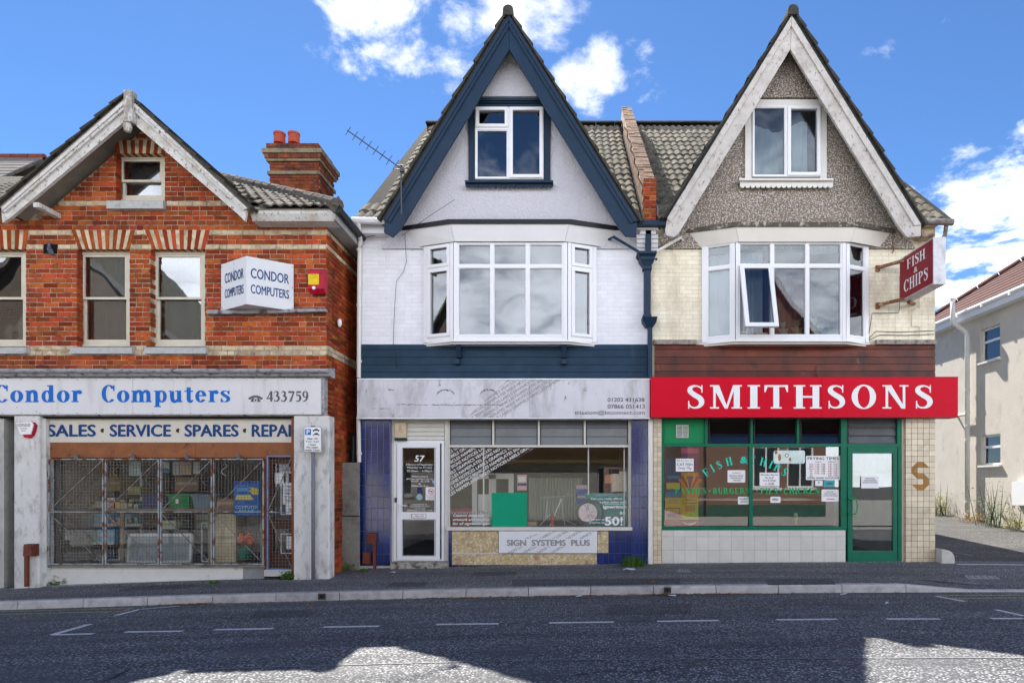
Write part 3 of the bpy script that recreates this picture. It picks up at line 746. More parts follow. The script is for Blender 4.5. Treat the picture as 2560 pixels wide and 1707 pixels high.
def hood(parent, m, topz, botz, wl, fl, fr_, wr, yf, ins, trim):
    """canopy over a bay: three fascia boards, soffit and top"""
    T = [Vector((WX(wl,0),.0,topz)), Vector((WX(fl,yf),yf,topz)), Vector((WX(fr_,yf),yf,topz)), Vector((WX(wr,0),.0,topz))]
    B = [Vector((T[0].x+ins*1.6,0,botz)), Vector((T[1].x+ins*.5,yf+.03,botz)), Vector((T[2].x-ins*.5,yf+.03,botz)), Vector((T[3].x-ins*1.6,0,botz))]
    for i in range(3):
        a,b,c,d = T[i],T[i+1],B[i+1],B[i]; gp = (b-a).normalized()*.003
        MB().solid([a+gp,d+gp,c-gp,b-gp], (b-a).cross(Vector((0,0,-1))).normalized()*.03).build('hood_board', m, parent)
    mb = MB(); mb.add(B+[q+Vector((0,0,.03)) for q in B], [(0,1,2,3),(7,6,5,4)]); mb.build('hood_soffit', m, parent)
    e = Vector((0,0,.035)); TT = [T[0]+Vector((-.04,0,0)),T[1]+Vector((-.02,-.03,0)),T[2]+Vector((.02,-.03,0)),T[3]+Vector((.04,0,0))]
    MB().solid([q+Vector((0,0,-.035)) for q in TT][::-1], (0,0,.07)).build('hood_capping', trim, parent)
def scallop(parent, px0, px1, py0, py1, y, m, n):
    poly = [(px1,py0),(px0,py0)]; w = (px1-px0)/n; yy = py1-w*.45
    for i in range(n):
        for k in range(5):
            t = math.pi*(1-k/4); poly.append((px0+w*(i+.5+.48*math.cos(t)), yy+w*.45*math.sin(t)))
    return MB().pprism(poly, y, y+.025).build('scalloped_apron', m, parent)

mid = thing('terraced_shop', 'white painted terraced shop with navy gable boards and blue tiled shopfront', 'building', (WX(1262,0),0,0))
rgt = thing('terraced_shop', 'cream painted terraced shop with pebbledash gable, brown boarding and green shopfront', 'building', (WX(1982,0),0,0))

def painted_wall(parent, x0, x1, zs0, zs1, hole_x, holes, mb_, mm, ztop, shop, key_cx):
    wl = wall('wall', mm, parent, [(x0,-.4),(x1,-.4),(x1,ztop),(x0,ztop)], holes+[shop], .004, .22)
    rects = []; z = zs0; k = 0
    while z < zs1:
        for a,b in ((x0, hole_x[0]), (hole_x[1], x1)):
            rects += course_rects(z, min(z+.072,zs1), [(a,b)], .1125*(k%2), g=.006, gz=.006)
        z += .072; k += 1
    pieces(wl, 'brick', rects, 0, mb_, depth=.03, cx=.025, cz=.09, jit=.0012, key=lambda r: abs((r[0]+r[1])/2-key_cx))
    return wl
# --- mid house body
mid_wall = painted_wall(mid, XL, XP-.004, WZ(862,0), WZ(560,0), (WX(1066,0),WX(1484,0)), [(WX(1080,0),WX(1470,0),3.84,5.42)], mPWB, mPWBm, EZ-.1, (WX(975,0),WX(1579,0),.03,WZ(1045,0)), WX(1270,0))
rgt_wall = painted_wall(rgt, XP+.004, XR, WZ(850,0), WZ(565,0), (WX(1758,0),WX(2165,0)), [(WX(1770,0),WX(2155,0),3.84,5.42)], mPCB, mPCBm, EZ-.1, (WX(1655,0),WX(2254,0),-.3,WZ(1041,0)), WX(1960,0))
for p_, x0, x1 in ((mid,XL,XP-.004),(rgt,XP+.004,XR)):
    ms = mat('side_wall_cream',(.62,.58,.48),.8,.1,4) if p_ is rgt else mat('side_wall_white',(.6,.6,.62),.8,.1,4)
    MB().box(x0,x0+.2,.23,8.8,-.6,EZ).build('side_wall', ms, p_); MB().box(x1-.2,x1,.23,8.8,-.6,EZ).build('side_wall', ms, p_)
    MB().box(x0+.2,x1-.2,8.6,8.8,-.6,EZ).build('back_wall', ms, p_)
    MB().box(x0+.2,x1-.2,.23,8.6,2.62,2.82).build('upper_floor', mINT, p_)
    MB().box(x0+.2,x1-.2,.23,8.6,-.5,.06).build('shop_floor', mINTf, p_)
    MB().box(x0+.2,x1-.2,4.2,4.3,.06,2.62).build('partition', mINT if p_ is mid else mat('chip_interior',(.5,.46,.38),.7,.06,3), p_)
    if p_ is rgt: MB().box(x0+.2,x1-.2,.24,4.19,2.56,2.615).build('ceiling_panel', mat('ceiling_white',(.66,.66,.62),.8,.04,3), p_)
    MB().box(x0+.2,x1-.2,.26,8.6,5.6,5.7).build('ceiling', mDARK, p_)
    MB().box(x0+.2,x1-.2,2.6,2.7,2.82,5.6).build('partition', mDARK, p_)
# --- main roofs
GA = [((1271,31),(955,547),(1597,551)), ((1980,30),(1662,543),(2308,559))]
gy = -.42
def under_gable(x, z, i, pad=.12):
    A, F1, F2 = (W(*q, gy) for q in GA[i])
    F = F1 if x < A.x else F2
    return z < A.z-(A.z-F.z)*abs(x-A.x)/abs(F.x-A.x)-pad
PX0, PX1 = 1.285, 1.505
for p_, xa, xb, gi, lim in ((mid, -3.58, PX0, 0, 300), (rgt, PX1, 6.45, 1, 300)):
    rf = MB()
    e0, e1 = (xa, EY, EZ), (xb, EY, EZ); xr = xa+.2 if p_ is mid else xa; xs = xb-.1 if p_ is rgt else xb
    
    Ag_, F1_, F2_ = (W(*q_, gy) for q_ in GA[gi]); gl0, gr0 = F1_.x+.02, F2_.x-.02; yc = .3; zc_ = EZ+SL*(yc-EY)
    rf.solid([e0, (gl0,EY,EZ), (gl0,RY,RZ), (xr,RY,RZ)], (0,0,-.06)); rf.solid([(gr0,EY,EZ), e1, (xs,RY,RZ), (gr0,RY,RZ)], (0,0,-.06)); rf.solid([(gl0,yc,zc_), (gr0,yc,zc_), (gr0,RY,RZ), (gl0,RY,RZ)], (0,0,-.06))
    rf.solid([(xa,2*RY-EY,EZ),(xr,RY,RZ-.001),(xs,RY,RZ-.001),(xb,2*RY-EY,EZ)], (0,0,-.06))
    rf.add([(xa+.1,EY+.15,EZ-.02),(xa+.1,2*RY-EY-.1,EZ-.02),(xr+.02,RY,RZ-.03)],[(0,1,2)]); rf.add([(xb-.1,EY+.15,EZ-.02),(xb-.1,2*RY-EY-.1,EZ-.02),(xs-.02,RY,RZ-.03)],[(0,2,1)])
    roof = rf.build('roof', mTILEd, p_)
    lean = .2/(RY-EY)
    keep = lambda x,y,z: not under_gable(x,z,gi) and (x > xa+.13+lean*(y-EY) if p_ is mid else True) and (x < xb-.1)
    tiles_on(roof, mTILE, keep, xa, xb, EY-.03, EZ-.02, SL, RY, cx=WX(1500 if p_ is mid else 1720,3))
    x = xr
    while x < xs-.1:
        x1_ = min(x+.44, xs)
        mb = MB(); prof = [(.13*math.cos(t), .02+.09*math.sin(t)) for t in [math.pi*i/8 for i in range(9)]]
        n_ = len(prof); mb.add([(x,RY+a,RZ+b) for a,b in prof]+[(x1_,RY+a,RZ+b) for a,b in prof], [(i,i+1,n_+i+1,n_+i) for i in range(n_-1)]+[tuple(range(n_)),tuple(range(2*n_-1,n_-1,-1))])
        mb.build('ridge_tile', mTILEd, roof); x += .45
# party wall standing up between the two roofs
pw = thing('party_wall', 'weathered brick party wall running up between the two tiled roofs', 'wall', (1.4,0,EZ))
yF = -.12; zf = WZ(452,yF)
side = [(yF,EZ-.35),(yF,zf),(.12,zf+.1),(RY,RZ+.42),(RY+.3,RZ+.42),(8.7,EZ+.6),(8.7,EZ-.3)]
mb = MB(); mb.solid([(PX0+.012,y,z) for y,z in side], (PX1-PX0-.024,0,0)); core = mb.build('core', mMORT, pw)
mWB = mat('weathered_brick', (.22,.115,.075), .85, .3, 14, bump=.5, bs=90, rand=.4, hue=.02, stain=((.30,.25,.2),9,.55,.75,1), stain2=((.05,.04,.035),5,.55,.75,1))
rects = []
nz = 0; z = EZ-.0
while z < zf-.02:
    rects += course_rects(z, z+.074, [(PX0-.004,PX1+.004)], PX0-.004+(.1125 if nz%2 else 0)); z += .074; nz += 1
pieces(core, 'brick', rects, yF-.008, mBRICK, depth=.05)
y0_, z0_, y1_, z1_ = .12, zf+.1, RY, RZ+.42
Ls = math.hypot(y1_-y0_, z1_-z0_); dv = Vector((0,(y1_-y0_)/Ls,(z1_-z0_)/Ls)); nv = Vector((0,-dv.z,dv.y)); k = 0; t = -.2
while t < Ls+.05:
    o = Vector((0,y0_,z0_))+dv*t; wv = random.choice((0,.0,.5,.33))
    for xa, xb in (((PX0-.006,PX1+.006),) if wv == 0 else ((PX0-.006,PX0+(PX1-PX0)*wv),(PX0+(PX1-PX0)*wv+.006,PX1+.006))):
        h = random.uniform(.0,.012)
        MB().solid([Vector((xa,0,0))+o, Vector((xb,0,0))+o, Vector((xb,0,0))+o+dv*.064, Vector((xa,0,0))+o+dv*.064], nv*(.02+h)).build('brick', mWB, core)
    t += .074
# side courses of the party wall
mb = MB()
for k in range(52):
    z = EZ-.2+k*.075
    for q in range(24):
        y = -.1+q*.225+(.1125 if k%2 else 0); top_ = z0_+(y-y0_)*(z1_-z0_)/Ls*Ls/(y1_-y0_)
        if roof_z(y)-.1 < z < top_-.07 and y < RY: mb.box(PX0-.003,PX0+.02,y,y+.216,z,z+.066)
tag(mb.build('brickwork', mWB, core), kind='stuff')
mb = MB()
for k in range(9):
    mb.solid([(PX1,EY+k*.5,roof_z(EY+k*.5)+.03),(PX1,EY+k*.5+.49,roof_z(EY+k*.5+.49)+.03),(PX1,EY+k*.5+.49,roof_z(EY+k*.5+.49)+.17),(PX1,EY+k*.5,roof_z(EY+k*.5)+.17)], (.012,0,0))
mb.build('lead_flashing', mat('lead',(.26,.27,.29),.5,.25,9,stain=((.6,.6,.6),8,.6,.75,1)), pw)
# white painted brick corbel below it
corb = MB(); q = WZ(562,-.1)
for i,(a,b,yy) in enumerate(((1592,1646,-.24),(1600,1640,-.20),(1592,1645,-.17),(1592,1645,-.14),(1592,1645,-.11),(1592,1645,-.08))):
    MB().pbox(a,564+i*11,b,574+i*11,yy,.0).build('corbel_brick', mat('corbel_white',(.70,.70,.72),.7,.08,6,rand=.06,stain=((.3,.08,.04),6,.66,.7,1)), pw)

# --- gables
def gable(parent, i, mwall, mboard, mcourse, win, ledge, mould):
    ap, fl, fr_ = GA[i]; A, Fl, Fr = W(*ap, gy), W(*fl, gy), W(*fr_, gy); zb = 5.42
    ex = lambda F: A.x+(F.x-A.x)*(A.z-zb)/(A.z-F.z)
    hole = [(WX(win[0],-.05),WX(win[2],-.05),WZ(win[3],-.05),WZ(win[1],-.05))]
    gw = wall('gable_wall', mwall, parent, [(ex(Fl)+.1,zb),(ex(Fr)-.1,zb),(A.x,A.z-.12)], hole, -.05, .2)
    zl = WZ(ledge,-.11); f = lambda F: A.x+(F.x-A.x)*(A.z-.1-zl)/(A.z-F.z)
    wall('gable_head', mwall, parent, [(f(Fl)+.04,zl),(f(Fr)-.04,zl),(A.x,A.z-.13)], [], -.11, .055)
    gable_roof(parent, ap, fl, fr_, gy, 3.5, mcourse)
    return gw
gable(mid, 0, mROUGH, mNAVY, mTILEd, (1186,268,1361,452), 241, True)
gable(rgt, 1, mPEBB, mBARGE, mTILEd, (1868,262,2062,446), 244, False)
barge(mid, (1271.5,38), (1272.5,124), (961,547), (1000,574), [(960,581),(981,592)], gy, mNAVY)
barge(mid, (1272.5,38), (1273.5,124), (1593,551), (1548,571), [(1591,591),(1564,589.5)], gy, mNAVY)
barge(rgt, (1979,40), (1975.5,124), (1668,545), (1697,583), [(1662,587),(1684,593)], gy, mBARGE, mould=False)
barge(rgt, (1980,40), (1976.5,124), (2303,561), (2249,570), [(2302,590),(2269,593)], gy, mBARGE, mould=False)
lerp = lambda p,q,t: (p[0]+(q[0]-p[0])*t, p[1]+(q[1]-p[1])*t)
for ao,ai,fo,fi in (((1979,40),(1975.5,124),(1668,545),(1697,583)),((1980,40),(1976.5,124),(2303,561),(2249,570))):
    MB().pprism([ao,fo,lerp(fo,fi,.3),lerp(ao,ai,.3)], gy-.03, gy-.001).build('moulding', mBARGE, rgt)
# verge gap on the right of the pebbledash gable: boxed cornice and small gutter
mb = MB().pbox(2302,556,2342,566,-.3,.02); mb.pbox(2304,566,2338,592,-.22,.02); mb.build('cornice', mat('cornice_dirty',(.42,.33,.22),.8,.25,8,stain=(GRIME,6,.5,.7,1)), rgt)
gt = MB().tube([W(2296,552,-.34), W(2382,556,-.34)], .055, 10); gt.tube([W(2366,562,-.3), W(2362,590,-.25), W(2345,610,-.04), W(2343,640,.06)], .035, 8)
gt.build('gutter', mat('old_gutter',(.16,.13,.12),.6,.3,10,stain=((.45,.42,.40),6,.5,.7,1)), rgt)
# --- gable windows
M, L_ = place(1188.5,-.07,1359,-.07,WZ(449.5,-.07)); h = WZ(270,-.07)-WZ(449.5,-.07); k = L_/ (1359-1188.5)
um, vt = (1272.5-1188.5)*k, (449.5-324)*k
upvc(mid, M, [(0,um,0,vt,False),(0,um,vt,h,True),(um,L_,0,h,True)], gl=mGLASSv)
MB().pbox(1171,262,1188,451,-.085,.0).build('window_surround', mNAVY, mid); MB().pbox(1359.5,262,1376,451,-.085,.0).build('window_surround', mNAVY, mid)
sr = MB(); sr.pbox(1163,245,1385,251,-.17,0); sr.pbox(1168,251.5,1380,257,-.14,0); sr.pbox(1170,257.5,1378,268,-.11,0); sr.build('window_head', mNAVY, mid)
MB().pbox(1162,451,1383,455.5,-.2,-.02).build('window_sill', mNAVY, mid); scallop(mid, 1163, 1382, 456, 469, -.14, mNAVY, 19)
M, L_ = place(1880,-.07,2050,-.07,WZ(444,-.07)); h = WZ(267,-.07)-WZ(444,-.07); k = L_/170; um = (1965-1880)*k
w_ = upvc(rgt, M, [(0,um,0,h,False),(um,L_,0,h,True)], gl=mGLASS)
MB().pbox(1863,262,1879.5,446,-.085,0).build('window_surround', mUPVCo, rgt); MB().pbox(2050.5,262,2067,446,-.085,0).build('window_surround', mUPVCo, rgt); MB().pbox(1866,249,2064,266,-.1,0).build('window_head', mUPVCo, rgt)
MB().pbox(1848,446,2084,450.5,-.2,-.02).build('window_sill', mUPVCo, rgt); scallop(rgt, 1850, 2083, 451, 470, -.14, mUPVCo, 18)
mSHEET = mat('cotton_sheet', (.70,.75,.75), .9, .06, 4)
# a cloth sagging behind the right gable window
mb = MB(); n = 24; vs = []
for j in range(9):
    for i in range(n+1):
        u, v = i/n, j/8; sag = .16*math.sin(math.pi*min(1,u*1.25))*(1-v)
        vs.append((.06+u*.93, .12+.03*math.sin(u*19+v*4)+.015*math.sin(u*41), h*.83-sag-v*(h*.9-sag)))
mb.add(vs, [(j*(n+1)+i,(j+1)*(n+1)+i,(j+1)*(n+1)+i+1,j*(n+1)+i+1) for j in range(8) for i in range(n)])
cl = mb.build('cloth', mSHEET, None, M, smooth=True); tag(cl, 'pale cloth sagging behind the pebbledash gable window', 'cloth')
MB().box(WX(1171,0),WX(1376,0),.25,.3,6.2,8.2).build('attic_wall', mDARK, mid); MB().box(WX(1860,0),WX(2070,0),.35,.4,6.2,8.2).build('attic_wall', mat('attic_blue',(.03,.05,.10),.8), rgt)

# --- bays
yb = -.22
hood(mid, mHOODw, WZ(555,-.32), WZ(602,-.32), 990, 1124, 1424, 1562, -.32, .16, mBLACK)
hood(rgt, mHOODc, WZ(562,-.32), WZ(603,-.32), 1700, 1838, 2140, 2247, -.32, .14, mat('hood_dirty',(.10,.085,.07),.85,.3,9,stain=((.5,.45,.38),10,.55,.65,1)))
def bay(parent, ol, fl, fr_, orr, z0, z1, cols, tz, sash_sides, gl, skip=None):
    h = z1-z0
    M, L_ = place(fl, yb, fr_, yb, z0); k = L_/(fr_-fl); us = [(c-fl)*k for c in cols]; cells = []
    for a,b in zip(us, us[1:]):
        cells.append((a,b,tz-z0,h,False))
        if skip is None or abs(a-us[skip]) > .01: cells.append((a,b,.06,tz-z0,False))
    win = upvc(parent, M, cells, gl=gl)
    fr2 = MB(); 
    if us[0] > .005: fr2.box(0,us[0],-.045,.05,0,h); fr2.box(us[-1],L_,-.045,.05,0,h)
    fr2.box(us[0],us[-1],-.03,.05,0,.059); fr2.build('corner_post', mUPVC, parent, M)
    for s_, (a, ya, b, yb_) in ((0,(ol,-.02,fl,yb)), (1,(fr_,yb,orr,-.02))):
        Ms, Ls = place(a, ya, b, yb_, z0)
        e0, e1 = (.07,.05) if s_ == 0 else (.05,.07)
        upvc(parent, Ms, [(e0,Ls-e1,.06,tz-z0,sash_sides),(e0,Ls-e1,tz-z0,h,sash_sides)], gl=gl)
        p = MB(); p.box(0,e0,-.04,.05,0,h); p.box(Ls-e1,Ls,-.04,.05,0,h); p.box(e0,Ls-e1,-.03,.05,0,.059); p.build('corner_post', mUPVC, parent, Ms)
    # sill board and underside
    B = [Vector((WX(ol,-.02)-.06,.0,z0)), Vector((WX(fl,yb)-.03,yb-.06,z0)), Vector((WX(fr_,yb)+.03,yb-.06,z0)), Vector((WX(orr,-.02)+.06,.0,z0))]
    MB().solid([q-Vector((0,0,.03)) for q in B][::-1], (0,0,.029)).build('bay_sill', mUPVC, parent)
    MB().solid([Vector((q.x*.985+.015*(B[0].x+B[3].x)/2, q.y*.8, z0-.06)) for q in B][::-1], (0,0,.029)).build('bay_base', mHOODw if parent is mid else mHOODc, parent)
    return win, M, k
zb0, zb1 = WZ(851,yb), WZ(608,yb)
bay(mid, 1062, 1136, 1418, 1489, zb0, zb1, (1143,1231,1319.5,1410), WZ(667,yb), True, mGLASSu)
zr0 = WZ(851,yb)
_, MR, kR = bay(rgt, 1756, 1838, 2112, 2167, zr0, WZ(607,yb), (1844,1929,2016.5,2104), WZ(666,yb), False, mGLASS, skip=0)
# blind behind the middle bay
MB().box(WX(1140,yb)+.05,WX(1415,yb)-.05,-.11,-.105,zb0+.05,zb1).build('roller_blind', mat('blind',(.55,.58,.60),.9,.06,2), mid)
# the top-hung casement standing open in the right bay
u0, u1 = (1844-1838)*kR, (1929-1838)*kR; v0, v1 = .06, WZ(666,yb)-zr0
fm = MB(); fm.frame(u0,u1,-.035,.035,v0,v1,.032); opn = fm.build('window', mUPVC, rgt, MR); tag(opn, 'top-hung casement standing open above the brown boards')
a = R(17); hw, hh = u1-u0-.03, v1-v0-.02
Ms = MR @ Matrix.Translation((u0+.015,-.04,v1-.01)) @ Matrix.Rotation(-a, 4, 'X')
MB().frame(0,hw,-.05,.0,-hh,0,.07).build('casement', mUPVC, opn, Ms); MB().box(.07,hw-.07,-.03,-.02,-hh+.07,-.07).build('pane', mGLASSu, opn, Ms)
mCURT = mat('net_and_reflection_sheet', (.62,.66,.70), .9, .05, 3); mCURTr = mat('mauve_curtain', (.30,.10,.10), .9, .1, 3)
curtain('curtain', mCURT, rgt, MR, .03, .52, .1, 1.55, .2, .03, 6); curtain('curtain', mCURTr, rgt, MR, .6, 1.25, .1, 1.2, .34, .035, 7)
Ms, Ls = place(1756,-.02,1838,yb,zr0); curtain('curtain', mCURT, rgt, Ms, .05, Ls-.02, .08, 1.5, .1, .02, 4)
# brackets under the middle bay
for px in (1142, 1410.5):
    mb = MB().pbox(px-6,855,px+6,901,-.36,-.02) if False else MB()
    x0, x1 = WX(px-6,-.3), WX(px+6,-.3)
    prof = [(-.02,WZ(858,0)),(-.2,WZ(858,0)),(-.2,WZ(866,0)),(-.13,WZ(885,0)),(-.1,WZ(896,0)),(-.02,WZ(896,0))]
    mb.solid([(x0,y,z) for y,z in prof][::-1], (x1-x0,0,0)); mb.pbox(px-6.5,897,px+6.5,909,-.12,-.025)
    mb.build('bay_bracket', mNAVY, mid)
# --- boarding below the bays
ys = [860.5,873.7,893,911.5,930.5,946]
for a,b in zip(ys, ys[1:]):
    for p,q in ([(899,1620)] if a not in (873.7,) else [(899,1524),(1524.6,1620)]):
        x0,x1,z0,z1 = WX(p,-.03),WX(q,-.03),WZ(b,-.03)+.004,WZ(a,-.03)
        MB().solid([(x0,-.035,z0),(x0,-.022,z1),(x0,.0,z1),(x0,.0,z0)], (x1-x0,0,0)).build('board', mNAVYw, mid)
ys = [861,873.6,892.5,910,928,942.5]
for a,b in zip(ys, ys[1:]):
    for p,q in ([(1637,2338)] if a not in (910,) else [(1637,1650),(1650.6,2338)]):
        x0,x1,z0,z1 = WX(p,-.03),WX(q,-.03),WZ(b,-.03)+.004,WZ(a,-.03)
        MB().solid([(x0,-.038,z0),(x0,-.022,z1),(x0,.0,z1),(x0,.0,z0)], (x1-x0,0,0)).build('board', mCLADb, rgt)
mLED = mat('weathered_ledge',(.30,.27,.24),.85,.3,15,bump=.5,bs=60,stain=((.07,.06,.055),12,.5,.65,1))
MB().pbox(1634,849,1742,860,-.07,0).build('drip_ledge', mLED, rgt); MB().pbox(2192,849,2342,860,-.07,0).build('drip_ledge', mLED, rgt)
# eaves on the left of the middle house, white gutter and downpipe
MB().pbox(897,556,968,583,-.2,.0).build('eaves_board', mWHITE, mid)
gt = MB().tube([W(880,551,-.33), W(974,553,-.33)], .055, 10); gt.build('gutter', mUPVC, mid)
dp = MB().tube([W(896,556,-.33), W(897,572,-.30), W(901,600,-.12), W(899,625,-.06), W(898,700,-.06), W(897,945,-.06)], .036, 10); dp.tube([W(896,1040,-.06), W(897.5,1155,-.06)], .036, 10)
for py in (622,760,900,1130): dp.tube([W(898,py,-.06), W(898,py+6,-.06)], .045, 10)
d_ = dp.build('downpipe', mUPVCo, None, smooth=False); tag(d_, 'white plastic downpipe on the left corner of the white shop', 'downpipe')
# navy rainwater pipe with hopper between the houses
rp = thing('rainwater_pipe', 'navy cast iron rainwater pipe with hopper between the two gables', 'downpipe', W(1622,945,-.1))
MB().pbox(1591,550,1668,562,-.36,-.24).build('gutter', mNAVY, rp)
MB().pbox(1614,562,1628,628,-.2,-.12).build('upper_pipe', mNAVY, rp); MB().pbox(1610,566,1631,573,-.215,-.11).build('collar', mNAVY, rp)
mb = MB()
def frust(mb, a, b, q0, q1, c, d, yf, yb_):
    X = lambda p: WX(p, yf)
    z0, z1 = WZ(q1,yf), WZ(q0,yf); s0 = (d-c)*.0065*.5
    mb.add([(X(c),yf+.05,z0),(X(d),yf+.05,z0),(X(d),yb_,z0),(X(c),yb_,z0),(X(a),yf,z1),(X(b),yf,z1),(X(b),yb_,z1),(X(a),yb_,z1)], [(0,1,5,4),(1,2,6,5),(2,3,7,6),(3,0,4,7),(4,5,6,7),(3,2,1,0)])
mb.pbox(1594,627,1642,633,-.3,-.02); frust(mb,1597,1640,633,640,1600,1637,-.29,-.02); mb.pbox(1600,640.5,1637,648,-.25,-.02); frust(mb,1601,1636,648.5,664,1611,1627,-.24,-.02); mb.pbox(1608,664.5,1630,672,-.2,-.03)
for px in (1594,1639): mb.ball(W(px+1.5,648,-.26), .022)
mb.build('hopper', mNAVY, rp)
MB().pbox(1610.5,672,1626,788,-.17,-.07).build('pipe', mNAVY, rp)
mb = MB(); mb.pbox(1608,786,1629,791,-.2,-.04); frust(mb,1606,1644,791,803,1608,1642,-.24,-.03); frust(mb,1608,1642,803,814,1617,1634,-.235,-.03); mb.build('lower_box', mNAVY, rp)
MB().pbox(1620,814,1631,945,-.16,-.07).build('pipe', mNAVY, rp)
for i,(a,b,c) in enumerate((((1533,592),(1596,629),mNAVY),((1702,594),(1641,629),mUPVCo))):
    MB().tube([W(*a,-.2)+Vector((-.06 if i == 0 else .06,.15,.01)), W(*a,-.2), W(*b,-.2)], .024, 8).build('branch_pipe', c, rp)
# cables
mCAB = mat('cable', (.05,.05,.055), .6)
def cable(pts, y, r, lab, m=None):
    o = MB().tube([W(a,b,y) for a,b in pts], r, 6).build('cable', m or mCAB, None, smooth=True); return tag(o, lab, 'cable')
cable([(1012,585),(1014,620),(1016,655),(1008,680),(991,703),(989,725),(985,800),(983,858),(988,890),(991,920)], -.05, .0045, 'thin aerial cable hanging down the white painted wall')
cable([(1137,499),(1080,536),(1020,578),(1005,590)], -.14, .004, 'thin grey wire slanting across the white roughcast gable')
cable([(903,620),(904,605),(918,593),(940,588),(960,586)], -.1, .006, 'short black cable looping to the navy bargeboard foot')
cable([(2249,690),(2249,770),(2246,782),(2180,783),(2178,800),(2172,835)], -.02, .005, 'thin cable running down the cream wall beside the hanging sign')
cable([(2170,848),(2190,828),(2250,830),(2336,826)], -.02, .005, 'upper of two thin cables along the foot of the cream wall')
cable([(2172,850),(2200,837),(2260,838),(2336,835)], -.02, .005, 'lower of two thin cables along the foot of the cream wall')
cable([(2298,585),(2297,650),(2298,770),(2280,772),(2279,815),(2298,816),(2298,842)], -.02, .006, 'stepped conduit on the cream corner below the cornice', mat('cream_conduit',(.5,.44,.32),.7))
cable([(2045,912),(2041,915),(2040,930),(2044,942)], -.06, .006, 'short bent cable end on the brown boarding')
# ------------------------------------------------------------------ middle shopfront
mFASW = mat('fascia_white', (.62,.61,.65), .4, .05, 4, stain=((.36,.35,.36),3.5,.50,.72,.3), stain2=((.10,.095,.09),9,.62,.74,.7))
mBTILE = mat('blue_tile', (.012,.025,.125), .12, .15, 4, rand=.25, spec=.6, stain=((.05,.06,.13),5,.6,.8,.5), coat=.3)
mBGROUT = mat('blue_grout', (.16,.17,.24), .9, .2, 20)
mOLDW = mat('old_white_timber', (.62,.60,.55), .55, .08, 6, bump=.2, bs=40, stain=((.13,.11,.09),12,.66,.74,.4))
mTXTW = mat('vinyl_white', (.82,.82,.82), .5, .02)
mTXTD = mat('vinyl_dark', (.05,.05,.055), .5, .02)
mTXTG = mat('vinyl_grey', (.33,.33,.345), .5, .04)
# fascia sign
fs = thing('fascia_sign', 'dirty white fascia sign with phone numbers and faded diagonal lettering', 'sign', W(1260,1045,-.2))
yf = -.2
MB().pbox(895,948.5,1324,1044,yf,.0).build('panel', mFASW, fs); MB().pbox(1324.4,948.5,1624,1044,yf,.0).build('panel', mFASW, fs)
mb = MB(); mb.pbox(893,946,1626,948.4,yf-.012,.0); mb.pbox(893,1044.2,1626,1046.5,yf-.012,.0); mb.pbox(893,948.4,895,1044.2,yf-.012,.0); mb.build('trim', mat('alu',(.55,.55,.57),.35,.1,9,metal=.6), fs)
for px in (905,1000,1090,1180,1262,1320,1400,1480,1560,1618):
    for py in (951.5,1041): MB().tube([W(px,py,yf), W(px,py,yf-.004)], .006, 6).build('screw', mTXTG, fs)
te = yf-.003
words = 'NAMEPLATES SIGNS NOTICES LABELS GRAPHICS VEHICLES '
def field(rows, x0, y0, dx, dy, cap, rot, clip, y, m, parent, n=1, bold=.012):
    for i in range(rows):
        k = (i*17) % len(words); s_ = (words[k:]+words[:k])*n
        text(s_, (x0+dx*i, y0+dy*i, cap), y, m, parent, bold=bold, clip=clip, rot=rot, align='LEFT')
field(15, 1080, 970, 0, 12.9, 7.6, R(32), [(1267,949),(1552,949),(1405,1043),(1168,1043)], te, mTXTG, fs, 2)
text('01202 431638', (1519,994,1611,1004), te, mTXTD, fs, .004); text('07866 051413', (1519,1010.5,1612,1021), te, mTXTD, fs, .004)
text('triaxiom@btconnect.com', (1437,1025.5,1612,1038.5), te, mTXTD, fs, 0)
# scuffs where old letters came off
mSCUF = mat('scuff', (.10,.095,.09), .8, .4, 30, stain=((.62,.61,.64),40,.45,.6,1))
def scuff(pts, w): 
    mb = MB(); vs = []
    for i,(a,b) in enumerate(pts): vs += [W(a,b-w/2*random.uniform(.5,1.3),te), W(a,b+w/2*random.uniform(.5,1.3),te)]
    mb.add(vs, [(2*i+1,2*i+3,2*i+2,2*i) for i in range(len(pts)-1)]).build('scuff', mSCUF, fs)
arc = lambda cx,cy,r,a0,a1,n=10: [(cx+r*math.cos(R(a0+(a1-a0)*i/n)), cy-r*.62*math.sin(R(a0+(a1-a0)*i/n))) for i in range(n+1)]
scuff(arc(1114,988,22,170,10),5); scuff(arc(1222,988,22,175,5),5); scuff([(1080+i*11,1012+random.uniform(-1,1)) for i in range(17)],2.6); scuff([(930+i*9,1021+random.uniform(-.6,.6)) for i in range(6)],1.6); scuff([(970+i*8,974) for i in range(3)],3)
scuff([(985+i*12,1011+random.uniform(-1,1)) for i in range(8)],1.8)
